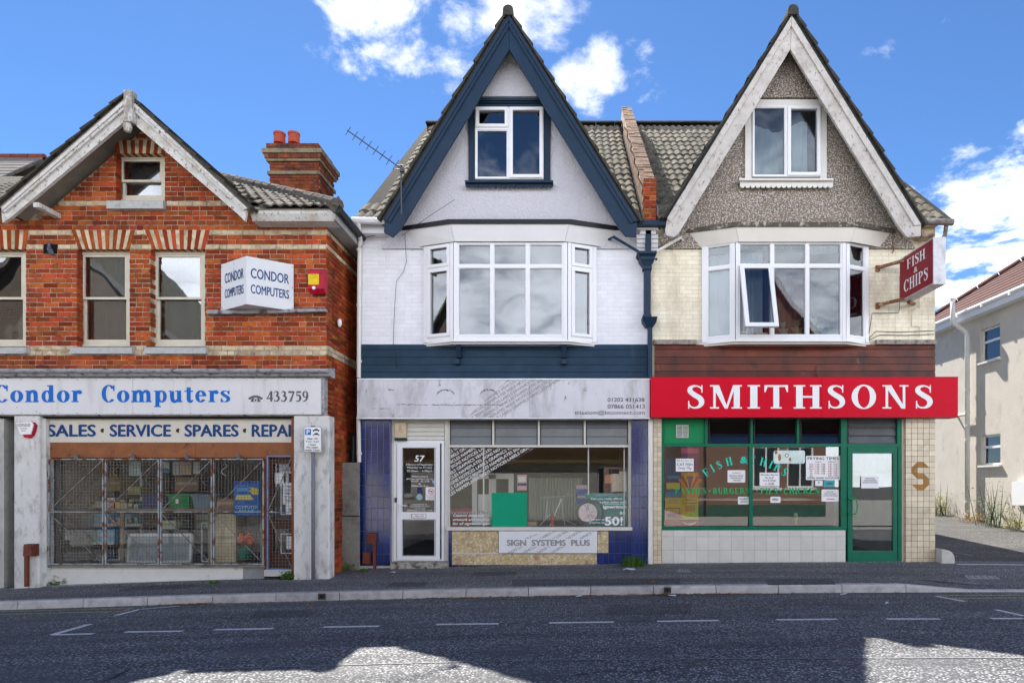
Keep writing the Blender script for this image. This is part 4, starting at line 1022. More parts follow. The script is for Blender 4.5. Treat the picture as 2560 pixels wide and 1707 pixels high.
# blue tiled pilasters (tiles 100 x 200 mm)
def tile_field(parent, px, py, y, m, grout, name, depth=.01, back=.02, key=None, gap=.004, zoff=None):
    xs = [WX(p,y) for p in px]; zs = [WZ(q,y) for q in py]
    MB().box(xs[0],xs[-1],y+.004,y+back,zs[-1],zs[0]).build(name+'_bed', grout, parent)
    rects = [(xs[i]+gap/2,xs[i+1]-gap/2,zs[j+1]+gap/2,zs[j]-gap/2) for i in range(len(xs)-1) for j in range(len(zs)-1)]
    pieces(parent, name, rects, y, m, depth=depth, cx=.02, cz=.015, jit=.0008)
rows = [1046]+[1069+28.7*i for i in range(13)]
tile_field(mid, [899.5,914,929,944,959,975], rows, -.04, mBTILE, mBGROUT, 'tile', back=.045)
tile_field(mid, [1578.5,1588,1598,1608,1619], rows, -.04, mBTILE, mBGROUT, 'tile', back=.045)
MB().pbox(975.2,1046,976.5,1420,-.036,.2).build('tile_edge', mBGROUT, mid)
# door set
fy = .06
mb = MB().pbox(976.5,1046,985,1404,fy-.03,fy+.1); mb.build('door_post', mOLDW, mid); MB().pbox(1112,1046,1121,1404,fy-.03,fy+.1).build('door_post', mOLDW, mid)
for i in range(5):
    a = 1047+i*10.6; x0,x1 = WX(985.3,fy),WX(1111.7,fy); z1,z0 = WZ(a,fy),WZ(a+10.2,fy)
    MB().solid([(x0,fy-.03,z0),(x0,fy-.005,z1),(x0,fy+.03,z1),(x0,fy+.03,z0)], (x1-x0,0,0)).build('board', mOLDW, mid)
door = MB(); X = lambda p: WX(p,fy); Z = lambda q: WZ(q,fy)
door.frame(X(985.3),X(1111.7),fy-.02,fy+.06,Z(1404),Z(1100.5),.05); fr_ = door.build('door_frame', mUPVC, mid)
door = MB(); x0,x1,z0,z1 = X(994.5),X(1100.5),Z(1398),Z(1107)
door.frame(x0,x1,fy-.045,fy+.015,z0,z1,.092,.075,.085); door.box(x0+.092,x1-.092,fy-.045,fy+.015,Z(1297),Z(1279))
dl = door.build('door', mUPVC, mid)
bd = MB()
for a,b,c,d in ((1007.5,1118.5,1090.5,1279),(1007.5,1297,1090.5,1388.5)): bd.frame(X(a)-.0,X(c)+.0,fy-.05,fy-.0455,Z(d),Z(b),.012)
bd.build('glazing_bead', mat('grey_gasket',(.3,.3,.31),.5), dl)
for a,b,c,d in ((1008,1119,1090,1279),(1008,1297,1090,1388)): MB().box(X(a),X(c),fy-.02,fy-.01,Z(d),Z(b)).build('pane', mGLASSs, dl)
hd = MB().pbox(997.5,1258,1003,1286,fy-.06,fy-.046); hd.tube([W(1000,1263,fy-.06), W(1000,1263,fy-.1), W(1018,1263.5,fy-.1)], .008, 8); hd.build('door_handle', mUPVC, dl)
MB().pbox(986.5,1243.5,991.5,1255,fy-.05,fy-.02).build('door_bell', mTXTD, mid)
gy_ = fy-.024
T = lambda s,b,bold=.0,sh=0: text(s, b, gy_, mTXTW, dl, bold, shear=sh)
T('57',(1036,1138,1062,1153.5),.02,.18); T('Hours of business',(1016.5,1157.5,1081.5,1163.5)); T('Monday to Friday',(1018,1165.5,1080,1172)); T('10.00am - 4.00pm',(1018,1174,1080.5,1181))
T('When closed',(1029,1188,1069.5,1192.5)); T('please contact us on',(1016.5,1194,1082,1199.5)); T('01202  431638',(1028.5,1200,1073,1204.8)); T('or',(1046,1207,1053,1210.5)); T('07866 051413',(1029,1212,1070,1216.6))
T('PLEASE NOTE',(1032,1258.5,1068,1262)); T('NO MONEY IS KEPT',(1024.5,1263.5,1075,1267)); T('ON THESE',(1037.5,1269,1063.5,1272)); T('PREMISES AT ANY TIME',(1018.5,1273.5,1080.5,1277))
st = MB().pbox(1064,1217,1089.5,1249.5,gy_,gy_+.002).build('sticker', mTXTW, dl)
mRED = mat('print_red', (.5,.03,.05), .5, .03); mBLU = mat('print_blue', (.03,.09,.35), .5, .05)
c0 = W(1077,1227.5,gy_-.002); rg = MB(); n=20
def annulus(c, r0, r1, n=22):
    mb = MB(); vs = []
    for i in range(n):
        t = 2*math.pi*i/n; vs += [(c.x+r0*math.cos(t),c.y,c.z+r0*math.sin(t)),(c.x+r1*math.cos(t),c.y,c.z+r1*math.sin(t))]
    return mb.add(vs, [(2*i,(2*i+2)%(2*n),(2*i+3)%(2*n),2*i+1) for i in range(n)])
rg = annulus(c0, .040, .048); rg.beam(c0+Vector((-.03,-.001,.03)), c0+Vector((.03,-.001,-.03)), .008, .001, (0,1,0)); rg.build('symbol', mRED, st)
MB().box(c0.x-.03,c0.x+.025,c0.y-.003,c0.y-.001,c0.z-.006,c0.z+.006).build('symbol', mTXTD, st)
text('NO SMOKING', (1066,1236,1088,1239), gy_-.002, mRED, st); text('It is against the law\nto smoke in these\npremises', (1067,1241,1087,1248), gy_-.002, mTXTD, st)
MB().pbox(1042.5,1217.5,1056,1232,gy_,gy_+.002).build('sticker', mat('print_navy',(.02,.03,.12),.5), dl)
MB().tube([W(1049,1242,gy_), W(1049,1242,gy_+.003)], .053, 18).build('sticker', mat('print_teal',(.25,.42,.46),.5,.3,30), dl)
mb = MB(); mb.add([W(1079,1200,gy_),W(1088,1200,gy_),W(1083.5,1210.5,gy_)],[(0,2,1)]); mb.build('sticker', mat('print_sky',(.35,.5,.7),.5), dl)
pl = MB().pbox(1030.5,1283.5,1067.5,1294,fy-.052,fy-.0455).build('name_plate', mTXTW, dl); MB().frame(X(1030.5),X(1067.5),fy-.054,fy-.0521,Z(1294),Z(1283.5),.006).build('plate_border', mTXTD, pl); text('Not 57a', (1038,1286.5,1060,1291.5), fy-.055, mRED, pl)
# yellowed alarm box over the door
al = thing('alarm_box', 'small yellowed alarm box with dark base over the glazed door', 'alarm', W(1000,1100,.0))
MB().pbox(986.5,1057,1015,1094,-.03,.03).build('cover', mat('aged_plastic',(.55,.46,.30),.45,.1,8), al); MB().pbox(986,1094.5,1015.5,1101,-.035,.03).build('base', mat('dark_green',(.01,.035,.03),.5), al)
MB().pbox(991.5,1060.5,1008.5,1084,-.034,-.031).build('label', mat('pale_label',(.6,.5,.36),.5), al); text('SS', (996,1062.5,1004,1075), -.0345, mat('print_brown',(.30,.10,.05),.5), al); text('SYSTEMS', (994,1077,1007,1081), -.0345, mat('print_brown'), al)
# doorstep
stp = MB(); stp.pbox(976,1405,1118,1428,-.16,.3); stp.build('doorstep', mat('worn_step',(.36,.33,.29),.85,.3,15,bump=.6,bs=50,stain=((.06,.055,.05),14,.5,.62,1)), mid)
# shop window
MB().pbox(1121.3,1046,1124,1326,.02,.12).build('window_post', mOLDW, mid); MB().pbox(1571,1046,1578,1325,.02,.12).build('window_post', mOLDW, mid)
MB().pbox(1124.2,1046,1570.8,1050,.02,.12).build('window_head', mOLDW, mid); MB().pbox(1124.2,1112,1570.8,1117.5,.015,.12).build('transom', mOLDW, mid); MB().pbox(1117,1317,1581,1325.5,-.06,.14).build('window_sill', mOLDW, mid)
mLOUV = mat('grey_louvre_glass', (.10,.105,.11), .25, .2, 3, spec=.6)
xs = [1124.2,1230.5,1235.5,1344.5,1349.5,1459.5,1464.5,1570.8]
for i in range(3): MB().pbox(xs[2*i+1],1050.2,xs[2*i+2],1111.8,.02,.12).build('mullion', mOLDW, mid)
for i in range(4):
    x0,x1 = WX(xs[2*i]+1.5,.06), WX(xs[2*i+1]-1.5,.06)
    mb = MB(); mb.box(x0-.008,x0+.008,.05,.1,WZ(1111,.06),WZ(1051,.06)); mb.build('louvre_rail', mTXTD, mid); MB().box(x1-.008,x1+.008,.05,.1,WZ(1111,.06),WZ(1051,.06)).build('louvre_rail', mTXTD, mid)
    for a,b in ((1050.5,1069.5),(1069,1090.5),(1090,1111.5)):
        z0,z1 = WZ(b,.06),WZ(a,.06); MB().solid([(x0+.009,.052,z0),(x0+.009,.076,z1),(x0+.009,.082,z1),(x0+.009,.058,z0)], (x1-x0-.018,0,0)).build('louvre', mLOUV, mid)
MB().pbox(1124.2,1117.6,1570.8,1316.8,.062,.07).build('shop_pane', mGLASSs, mid)
sw = mid
vy = .058
vin = thing('window_lettering', 'white vinyl lettering in diagonal lines stuck on the shop window', 'lettering', W(1200,1317,vy))
field(14, 1085, 1118, 0, 13.3, 8.0, R(31), [(1125.5,1119.5),(1335,1119.5),(1128,1241.5),(1125.5,1241.5)], vy, mTXTW, vin, 2)
text('Systems Plus', (1124,1276,1228,1287), vy, mTXTG, vin, .012); text('Custom designed', (1133,1284.5,1210,1292.5), vy, mTXTW, vin, .015, shear=.25); text('artwork and graphics', (1132,1295,1227,1303), vy, mTXTW, vin, .015, shear=.25); text('for all signwork appli', (1132,1305,1227,1313), vy, mTXTW, vin, .015, shear=.25)
vin2 = thing('window_lettering', 'white vinyl lettering in short straight lines on the right of the shop window', 'lettering', W(1520,1317,vy))
text('Can you really afford', (1477,1243,1555,1250), vy, mTXTW, vin2, .008); text('a plain white van?', (1499,1252,1565,1258.5), vy, mTXTW, vin2, .008); text('ignwritten', (1508,1262.5,1566,1272.5), vy, mTXTW, vin2, .02); text('as', (1549,1278,1563,1285), vy, mTXTW, vin2, .006); text('50!', (1512,1291,1557,1313), vy, mTXTW, vin2, .02); text('price number and competition', (1456,1295.5,1561,1301.5), vy-.001, mTXTW, vin2, .006); text('graphics specialists', (1473,1303.5,1537,1308.5), vy-.001, mTXTW, vin2, .006)
MB().pbox(1511,1259.2,1560,1260,vy-.001,vy).build('rule', mTXTW, vin2)
gb = MB().pbox(1229,1231.5,1317,1316.5,.012,.055).build('board', mat('green_board',(.002,.30,.16),.6,.06,3)); tag(gb, 'bright green square board leaning against the middle shop window', 'board')
# stall riser: mottled boards, blue tiles and hanging sign
sry = -.02
MB().pbox(1121,1326,1579,1420,.03,.2).build('riser_wall', mBGROUT, mid)
mMOT = mat('mottled_board', (.50,.38,.20), .8, .3, 12, bump=.5, bs=50, stain=((.68,.62,.48),28,.5,.62,1), stain2=((.36,.18,.17),5,.55,.7,1), grain=((.18,.12,.06),55,.62,.68))
MB().pbox(1130,1327,1246,1381,sry,.03).build('board_panel', mMOT, mid); MB().pbox(1130,1384,1492,1411.5,sry,.03).build('board_panel', mMOT, mid); MB().pbox(1494,1327,1521,1381,sry,.03).build('board_panel', mMOT, mid)
MB().pbox(1130,1381.3,1246,1383.7,sry-.004,.03).build('joint_strip', mOLDW, mid); MB().pbox(1120,1412,1579,1421,sry-.015,.03).build('plinth', mat('navy_plinth',(.012,.016,.05),.6,.3,9), mid)
tile_field(mid, [1121,1129.5], [1326+28.7*i for i in range(4)], sry, mBTILE, mBGROUT, 'tile', back=.04)
tile_field(mid, [1522,1536,1550,1564,1578.3], [1326.5,1353,1382], sry, mBTILE, mBGROUT, 'tile', back=.04); tile_field(mid, [1494,1508,1522,1536,1550,1564,1578.3], [1382.3,1411.8], sry, mBTILE, mBGROUT, 'tile', back=.04)
ss = thing('shop_sign', 'white rectangular sign reading sign systems plus below the shop window', 'sign', W(1370,1382,sry-.02))
MB().pbox(1247,1327,1493,1382,sry-.02,sry+.04).build('panel', mat('sign_white',(.72,.72,.74),.4,.03,5), ss)
t1 = sry-.023
text('SIGN  SYSTEMS  PLUS', (1267,1348.5,1475,1363.5), t1, mat('outline_dark',(.10,.10,.11),.5), ss, .03); text('SIGN  SYSTEMS  PLUS', (1268,1349.5,1474,1362.5), t1-.002, mat('letter_grey',(.36,.36,.37),.5), ss, .004)
field(9, 1235, 1340, 22, 6.5, 7, R(30), [(1314,1345.5),(1255,1345.5) if False else (1300,1345.5),(1365,1327.6),(1485,1327.6),(1470,1345.5)], t1, mTXTG, ss, 1); field(8, 1240, 1385, 20, 8.5, 7, R(30), [(1258,1381.5),(1285,1365.5),(1425,1365.5),(1400,1381.5)], t1, mTXTG, ss, 1)
wp = MB(); wp.pbox(1621,1047,1632,1416,-.09,-.02); tag(wp.build('downpipe', mUPVCo), 'square white boxed pipe between blue tiles and beige tiles', 'downpipe')
# small rust-brown meter boxes
mRUST = mat('rust_brown', (.16,.045,.03), .6, .25, 10, stain=((.07,.03,.025),9,.55,.7,1))
def meter(px0, py0, px1, py1, y, lab, pipe=None):
    t = thing('meter_box', lab, 'meter box', W((px0+px1)/2,py1,y)); x0,x1,z0,z1 = WX(px0,y),WX(px1,y),WZ(py1,y),WZ(py0,y)
    mb = MB().solid([(x0,y,z0),(x0,y+.015,z1-.01),(x0,y+.03,z1),(x0,y+.12,z1),(x0,y+.12,z0)], (x1-x0,0,0)); mb.build('box', mRUST, t)
    MB().box(x0+.012,x1-.012,y-.006,y-.001,z0+.012,z1-.03).build('lid', mRUST, t)
    if pipe: MB().pbox(pipe[0],py1,pipe[1],pipe[2],y+.03,y+.08).build('pipe', mRUST, t)
meter(917,1332,938,1358,-.14,'brown meter box with pipe on the blue tiled pilaster',(932,938.5,1428)); meter(906,1380,925,1409,-.13,'low purple brown meter box at the foot of the blue tiles')

# ------------------------------------------------------------------ right shopfront
mSRED = mat('sign_red', (.60,.0015,.02), .45, .06, 2, spec=.1, stain=((.42,.004,.02),3,.6,.85,.4)); mGRN = mat('green_frame', (.003,.135,.075), .38, .12, 6, bump=.08, bs=30); mGRNp = mat('green_panel', (.004,.22,.075), .45, .08, 4)
mBEIG = mat('beige_tile', (.60,.51,.36), .25, .12, 8, rand=.14, spec=.5, stain=((.42,.30,.17),9,.6,.8,1)); mBEIGg = mat('brown_grout', (.20,.13,.075), .9, .2, 20); mSBRN = mat('amber_tile', (.32,.15,.03), .25, .3, 10, rand=.15)
mWTIL = mat('white_tile', (.62,.60,.555), .22, .06, 6, rand=.05, spec=.5, stain=((.42,.40,.36),7,.62,.85,1)); mWGRT = mat('pale_grout', (.27,.25,.22), .9)
sy = -.27
fs2 = thing('fascia_sign', 'bright red fascia sign with large white serif capitals', 'sign', W(2010,1041,sy))
MB().pbox(1627,943.5,2053.6,1041.5,sy,-.004).build('panel', mSRED, fs2); MB().pbox(2054.2,943.5,2395,1041.5,sy,-.004).build('panel', mSRED, fs2)
mb = MB(); mb.pbox(1626.5,941.5,2396,943.3,sy-.008,-.003); mb.pbox(1626.5,1041.7,2396,1043.2,sy-.008,-.003); mb.build('trim', mat('red_trim',(.34,.004,.02),.4,.1,6), fs2)
MB().pbox(2339,1038,2393,1041,-.0035,.05).build('end_bracket', mTXTG, fs2)
LT = [('S',1718,1760),('M',1775,1855),('I',1869,1900),('T',1911,1970),('H',1984,2054),('S',2069,2112),('O',2129,2190),('N',2206,2271),('S',2287.5,2331)]
for c,a,b in LT: serif(c, (a,962.5,b,1021), sy-.004, mTXTW, fs2, 'letter', track=0)
# hanging sign
hs = thing('hanging_sign', 'red fish and chips box sign projecting from the cream wall on rusty brackets', 'sign', W(2249,756,-.2))
ya, yb2 = -.2, -1.2; xs0 = WX(2249,ya); za, zb_ = WZ(756,ya), WZ(649,ya); th = .19
MB().box(xs0,xs0+th,yb2,ya,za,zb_).build('box', mat('sign_casing',(.50,.50,.52),.4,.2,7,metal=.3,stain=((.15,.14,.13),6,.55,.75,.5)), hs)
MB().box(xs0-.006,xs0-.001,yb2+.02,ya-.02,za+.025,zb_-.025).build('face', mat('sign_crimson',(.26,.006,.02),.35,.06,3), hs); MB().box(xs0+th+.001,xs0+th+.006,yb2+.02,ya-.02,za+.025,zb_-.025).build('face', mat('sign_crimson'), hs)
def hsM(u,v,e=0): return (xs0-.009-e, ya-.02-u*(ya-yb2-.04), za+.025+v*(zb_-za-.05))
for s_,u0,u1,v0,v1 in (('FISH',.24,.80,.66,.90),('CHIPS',.14,.88,.14,.42)): serif(s_, None, 0, mTXTW, hs, track=.12, M=lambda u,v,e: hsM(u0+u*(u1-u0), v0+v*(v1-v0), e))
text('&', (.46,.47,.57,.6), 0, mTXTW, hs, .01, M=lambda u,v: hsM(u,v))
mb = MB()
for py in (665,759):
    z = WZ(py,-.12); x = WX(2200,-.1)
    MB().beam((x,-.03,z),(xs0+.02,-.35,z+.02),.035,.05).build('bracket', mat('rusty_steel',(.22,.09,.04),.8,.4,20,bump=.3,stain=((.45,.38,.25),14,.55,.65,1)), hs); MB().box(x-.03,x+.03,-.04,.0,z-.06,z+.04).build('bracket_plate', mat('rusty_steel'), hs)
MB().beam((WX(2290,-.05),-.01,WZ(758,-.05)),(WX(2252,-.25)+.1,-.3,WZ(758,-.25)),.04,.04).build('bracket', mat('rusty_steel'), hs)
# rusty hook near the hood
tag(MB().tube([W(2232,588,-.03),W(2232,612,-.05),W(2234,626,-.06),W(2230,632,-.06)], .012, 6).build('hook', mat('rusty_steel')), 'rusty hook hanging on the cream wall under the hood end', 'hook')
# tiled pilasters
tile_field(rgt, [1633,1643.5,1654], [1043+12.3*i for i in range(31)], -.03, mBEIG, mBEIGg, 'tile', back=.035)
cols = [2264+14.85*i for i in range(6)]; rws = [1041+14.15*i for i in range(27)]
xs = [WX(p,-.05) for p in cols]; zs = [WZ(q,-.05) for q in rws]
MB().box(xs[0],xs[-1]-.002,-.046,.003,zs[-1],zs[0]).build('tile_bed', mBEIGg, rgt); MB().box(xs[0]+.002,xs[0]+.03,-.04,.22,zs[-1],zs[0]).build('tile_bed', mBEIGg, rgt)
emb = {(1,8):'tl',(2,8):'f',(3,8):'tr',(1,9):'f',(1,10):'bl',(2,10):'f',(3,10):'tr',(3,11):'f',(1,12):'bl',(2,12):'f',(3,12):'br'}
rects = []; gp = .0028
for i in range(5):
    for j in range(26):
        r = (xs[i]+gp,xs[i+1]-gp,zs[j+1]+gp,zs[j]-gp)
        if (i,j) not in emb: rects.append(r); continue
        c = emb[(i,j)]; P = [(r[0],r[2]),(r[1],r[2]),(r[1],r[3]),(r[0],r[3])]      # bl br tr tl
        if c == 'f': MB().prism(P, -.05, -.04).build('emblem_tile', mSBRN, rgt); continue
        cut = {'tl':3,'tr':2,'bl':0,'br':1}[c]
        A_ = [P[(cut+k)%4] for k in (1,2,3)]; B_ = [P[cut],P[(cut+1)%4],P[(cut+3)%4]]
        MB().prism(A_, -.05, -.04).build('emblem_tile', mSBRN, rgt); MB().prism(B_, -.0495, -.04).build('tile', mBEIG, rgt)
pieces(rgt, 'tile', rects, -.05, mBEIG, depth=.012, cx=.03, cz=.03, jit=.0008)
for j in range(26): MB().box(xs[0]-.004,xs[0]+.004,-.035,.09,zs[j+1]+gp,zs[j]-gp).build('tile', mBEIG, rgt)
# stall riser tiles
tile_field(rgt, [1654.5+29*i for i in range(15)]+[2090,2114], [1324.5,1340.6,1374.5,1412], -.02, mWTIL, mWGRT, 'tile', back=.2)
# green window frame
fy = .03
def bar(parent,a,b,c,d,y0=.0,y1=.1,name='frame_bar',m=None): return MB().pbox(a,b,c,d,y0,y1).build(name, m or mGRN, parent)
bar(rgt,1654.5,1042,1660,1324,.0); bar(rgt,2103,1042,2117,1324,-.005); bar(rgt,1660.2,1042,2102.8,1047.5); bar(rgt,1660.2,1108.5,2102.8,1116,-.004); bar(rgt,1654.5,1316,2116.8,1324.3,-.035,.12,'window_sill')
bar(rgt,1762.5,1047.7,1769.5,1108.3); bar(rgt,1876.5,1047.7,1882.5,1108.3); bar(rgt,1992.5,1047.7,1998.5,1108.3); bar(rgt,1873.5,1116.2,1882,1315.8)
bar(rgt,1660.4,1047.9,1762.3,1108.1,.04,.06,'vent_panel',mGRNp)
vt = MB(); x0,x1,z0,z1 = WX(1690,.03),WX(1721,.03),WZ(1094,.03),WZ(1062,.03); vt.frame(x0,x1,.02,.039,z0,z1,.012); vt.box((x0+x1)/2-.006,(x0+x1)/2+.006,.018,.039,z0+.012,z1-.012)
for k in range(9): vt.box(x0+.012,x1-.012,.028,.036,z0+.015+k*.0225,z0+.026+k*.0225)
tag(vt.build('vent_grille', mat('vent_grey',(.55,.53,.52),.5)), 'small pale slatted vent in the bright green panel', 'vent')
for a,b in ((1769.7,1876.3),(1882.7,1992.3),(1998.7,2102.6)):
    x0,x1 = WX(a,.05),WX(b,.05)
    for s_ in (x0+.02,x1-.02): MB().box(s_-.012,s_+.012,.04,.09,WZ(1108,.05),WZ(1048,.05)).build('louvre_rail', mBLACK, rgt)
    for k in range(3):
        z0 = WZ(1107.5-k*20,.05); z1 = z0+.142; MB().solid([(x0+.035,.03,z0),(x0+.035,.075,z1),(x0+.035,.08,z1),(x0+.035,.035,z0)], (x1-x0-.07,0,0)).build('louvre', mGLASS, rgt)
for a,b in ((1660.3,1873.3),(1882.2,2102.8)): MB().pbox(a,1116.2,b,1315.8,.045,.053).build('shop_pane', mGLASSr, rgt) if 'mGLASSr' in globals() else MB().pbox(a,1116.2,b,1315.8,.045,.053).build('shop_pane', glass('chip_glass',.06,1.0,(.9,.92,.9),.0003), rgt)
mCHIP = MATS['chip_glass']
# door
bar(rgt,2117.2,1042,2250,1048,-.002,.1,'door_head'); bar(rgt,2243.5,1048.2,2254.5,1410,.0,.12,'door_jamb'); bar(rgt,2117.2,1108.5,2243.3,1116.5,-.003,.1,'transom')
for k in range(3):
    x0,x1 = WX(2121,.05),WX(2238,.05); z0 = WZ(1108-k*20,.05); MB().solid([(x0,.03,z0),(x0,.07,z0+.142),(x0,.076,z0+.142),(x0,.036,z0)], (x1-x0,0,0)).build('louvre', mLOUV, rgt)
MB().pbox(2117.2,1048.2,2120.5,1108.3,.02,.1).build('louvre_rail', mBLACK, rgt)
dy_ = .03; X = lambda p: WX(p,dy_); Z = lambda q: WZ(q,dy_)
dr = MB(); dr.frame(X(2117.4),X(2243.2),dy_-.03,dy_+.03,Z(1405.5),Z(1117),.085,.2,.11); dd = dr.build('door', mGRN, rgt)
MB().box(X(2130),X(2230.5),dy_-.004,dy_+.004,Z(1377),Z(1133)).build('pane', mCHIP, dd)
hn = MB().tube([W(2124,1247,-.0),W(2124,1247,-.07),W(2135,1247,-.075),W(2142,1250,-.075),W(2143.5,1262,-.075),W(2143,1276,-.075),W(2139,1284,-.075),W(2124,1284.5,-.07),W(2124,1284.5,0)], .012, 8).build('door_handle', mat('handle_green',(.01,.30,.09),.35), dd, smooth=True)
MB().pbox(2117,1405.8,2250,1411,-.05,.2).build('threshold', mat('pale_sill',(.5,.49,.46),.7,.2,12), rgt)
# rounded stone guard at the corner
gs = MB(); prof = []
p0 = W(2339,1408,-.05); w_ = .22; hh = .36
for i in range(9):
    t = math.pi/2*i/8; prof.append((p0.x+.004+w_*math.sin(t)**.8, p0.z-.1+hh*.55+hh*.45*math.cos(t)+.0))
gs.prism([(p0.x+.004,p0.z-.15)]+[(p0.x+.004,prof[0][1])]+prof[1:]+[(p0.x+.004+w_,p0.z-.15)], -.22, .12)
tag(gs.build('guard_stone', mat('pale_stone',(.52,.50,.46),.85,.15,12,bump=.5,bs=60,stain=((.2,.19,.17),6,.6,.8,1))), 'pale rounded guard stone at the foot of the beige tiled corner', 'stone')
# ------------------------------------------------------------------ left: red brick shop with gable
LY = -.85
lft = thing('brick_shop', 'red and cream banded brick shop with peeling white gable boards', 'building', (WX(400,LY),LY,-.2))
lx = lambda p: WX(p, LY)
lz = lambda q: WZ(q, LY)
LXR = lx(817); LXL = -12.0
GAX, GAZ = WX(319,-1.3), WZ(290,-1.3)
def rake(x): return GAZ+.12-.868*abs(x-GAX)
EVZ = lz(552)
wins = [(193,323,623,868),(377,511,623,868),(-72,64,623,868)]
gwin = (291,411,384,506); hole = (108,144,610.6,634.9)
R4 = lambda w: (lx(w[0]),lx(w[1]),lz(w[3]),lz(w[2]))
holes = [R4(w) for w in wins+[gwin]]
zc0 = lz(936)
lw = wall('wall', mMORT, lft, [(LXL,zc0),(LXR-.006,zc0),(LXR-.006,EVZ+.2),(LXL,EVZ+.2)], [(a-.014,b+.014,c,d) for a,b,c,d in holes[:3]], LY+.007, .24)
gz1 = EVZ+.201
gw_ = wall('gable_wall', mMORT, lft, [(GAX-(GAZ+.12-gz1)/.868,gz1),(GAX+(GAZ+.12-gz1)/.868,gz1),(GAX,GAZ+.1)], [(a-.014,b+.014,c,d) for a,b,c,d in holes[3:]], LY+.007, .24)
arches = [((178,337),(197,323),575,623),((362,524),(381,511),575,623),((-90,70),(-72,64),575,623),((285,419),(291,411),351,384)]
sills = [(183,337,869,886),(367,521,869,886),(-90,75,869,886),(274,415,505,526)]
CH = 12.05; red, cream = [], []
for k in range(-26, 28):
    q1 = 623-k*CH; q0 = q1-CH; qm = (q0+q1)/2
    if q1 > 934: continue
    z0, z1 = lz(q1), lz(q0); zm = (z0+z1)/2
    if zm > GAZ+.0: break
    if zm < EVZ: spans = [(LXL+.01, LXR)]
    else:
        hw = (GAZ+.10-zm)/.868; spans = [(max(lx(-75),GAX-hw), GAX+hw)]
        if zm < EVZ+.14: spans = [(max(lx(-75),GAX-hw), LXR)]
    edges = []
    for w in wins+[gwin,hole]:
        if w[2]-2 < qm < w[3]: spans = minus(spans, lx(w[0]), lx(w[1])); edges += [lx(w[0]), lx(w[1])]
    for t_,b_,qa,qb in arches:
        if qa < qm < qb:
            u = (qm-qa)/(qb-qa); spans = minus(spans, lx(t_[0]+(b_[0]-t_[0])*u)-.004, lx(t_[1]+(b_[1]-t_[1])*u)+.004)
    for s_ in sills:
        if s_[2] < qm < s_[3]: spans = minus(spans, lx(s_[0]), lx(s_[1]))
    rr = course_rects(z0, z1, spans, .1125*(k%2)+random.uniform(-.015,.015))
    rr = [(a,b,c,d,.13) if any(abs(a-e) < .012 or abs(b-e) < .012 for e in edges) else (a,b,c,d,.05) for a,b,c,d in rr]
    (cream if k in (0,3,9,20,-21,-22) else red).extend(rr)
pieces(lw, 'brick', red, LY, mBRICK, limit=230, jit=.004, key=lambda r: (abs((r[0]+r[1])/2-lx(300))+abs((r[2]+r[3])/2-lz(760))) if r[1]-r[0] > .15 else 9)
pieces(lw, 'brick', cream, LY, mCREAM, limit=70, jit=.003, key=lambda r: (0 if r[1]-r[0] > .15 else 9)+abs((r[0]+r[1])/2-lx(400)))
for t_,b_,qa,qb in arches:
    n = 15 if qb > 400 else 13
    for i in range(n):
        f0, f1 = i/n, (i+1)/n; e = .35
        P = [(b_[0]+(b_[1]-b_[0])*f0+e,qb),(b_[0]+(b_[1]-b_[0])*f1-e,qb),(t_[0]+(t_[1]-t_[0])*f1-e,qa),(t_[0]+(t_[1]-t_[0])*f0+e,qa)]
        MB().pprism(P, LY-.003+random.uniform(-.002,.002), LY+.13).build('arch_brick', mCREAM if i%2 else mBRICK, lw)
# the missing bricks with a pigeon in the hole
MB().pbox(108.5,611,143.5,634.5,LY+.004,LY+.005).build('hole_back', mat('hole_shade',(.008,.007,.007),.95), lw)  # near-black sheet stands in for the shade inside the hole
mSASH = mat('sash_paint', (.60,.55,.44), .55, .1, 7, bump=.15, bs=40, stain=((.25,.2,.14),10,.66,.8,.6))
mSILL = mat('stone_sill', (.42,.42,.41), .8, .15, 12, bump=.3, bs=60, stain=((.15,.15,.14),8,.6,.8,1))
def sash(w, mid_q, sill, lab, fl=12):
    y = LY+.115; x0,x1 = WX(w[0]+fl*.2,y), WX(w[1]+2,y); z0,z1 = WZ(w[3]-2,y), WZ(w[2]+6,y); zm = WZ(mid_q,y)
    f = MB().frame(x0,x1,y,y+.1,z0,z1,.055,.03,.05); fo = f.build('window', mSASH, lft); tag(fo, lab)
    xi0, xi1 = x0+.056, x1-.056
    u = MB().frame(xi0,xi1,y+.012,y+.05,zm-.02,z1-.051,.035,.035,.03).build('sash', mSASH, fo)
    l = MB().frame(xi0,xi1,y+.052,y+.095,z0+.031,zm+.018,.04,.09,.035).build('sash', mSASH, fo)
    MB().box(xi0+.036,xi1-.036,y+.028,y+.034,zm+.016,z1-.082).build('pane', mGLASSv, fo); MB().box(xi0+.041,xi1-.041,y+.07,y+.076,z0+.122,zm-.018).build('pane', mGLASSv, fo)
    curtain('net_and_reflection_sheet', mat('pale_reflection',(.46,.47,.47),.9,.12,3), fo, Matrix.Identity(4), x0+.06, x1-.06, z0+.05, z1-.05, y+.2, .012, 7)  # added pale sheet stands in for reflections on the sash panes
    sx0,sx1,sz0,sz1 = lx(sill[0]),lx(sill[1]),lz(sill[3]),lz(sill[2])
    MB().solid([(sx0,LY-.07,sz0),(sx0,LY-.07,sz1-.012),(sx0,LY-.05,sz1),(sx0,LY+.12,sz1+.02),(sx0,LY+.12,sz0)], (sx1-sx0,0,0)).build('window_sill', mSILL, lft)
sash(wins[0],744.5,sills[0],'sash window above the left half of the shop fascia'); sash(wins[1],744.5,sills[1],'sash window next to the angled white sign'); sash(wins[2],744.5,sills[2],'sash window cut by the left edge of the picture'); sash(gwin,451,sills[3],'small sash window in the brick gable',8)
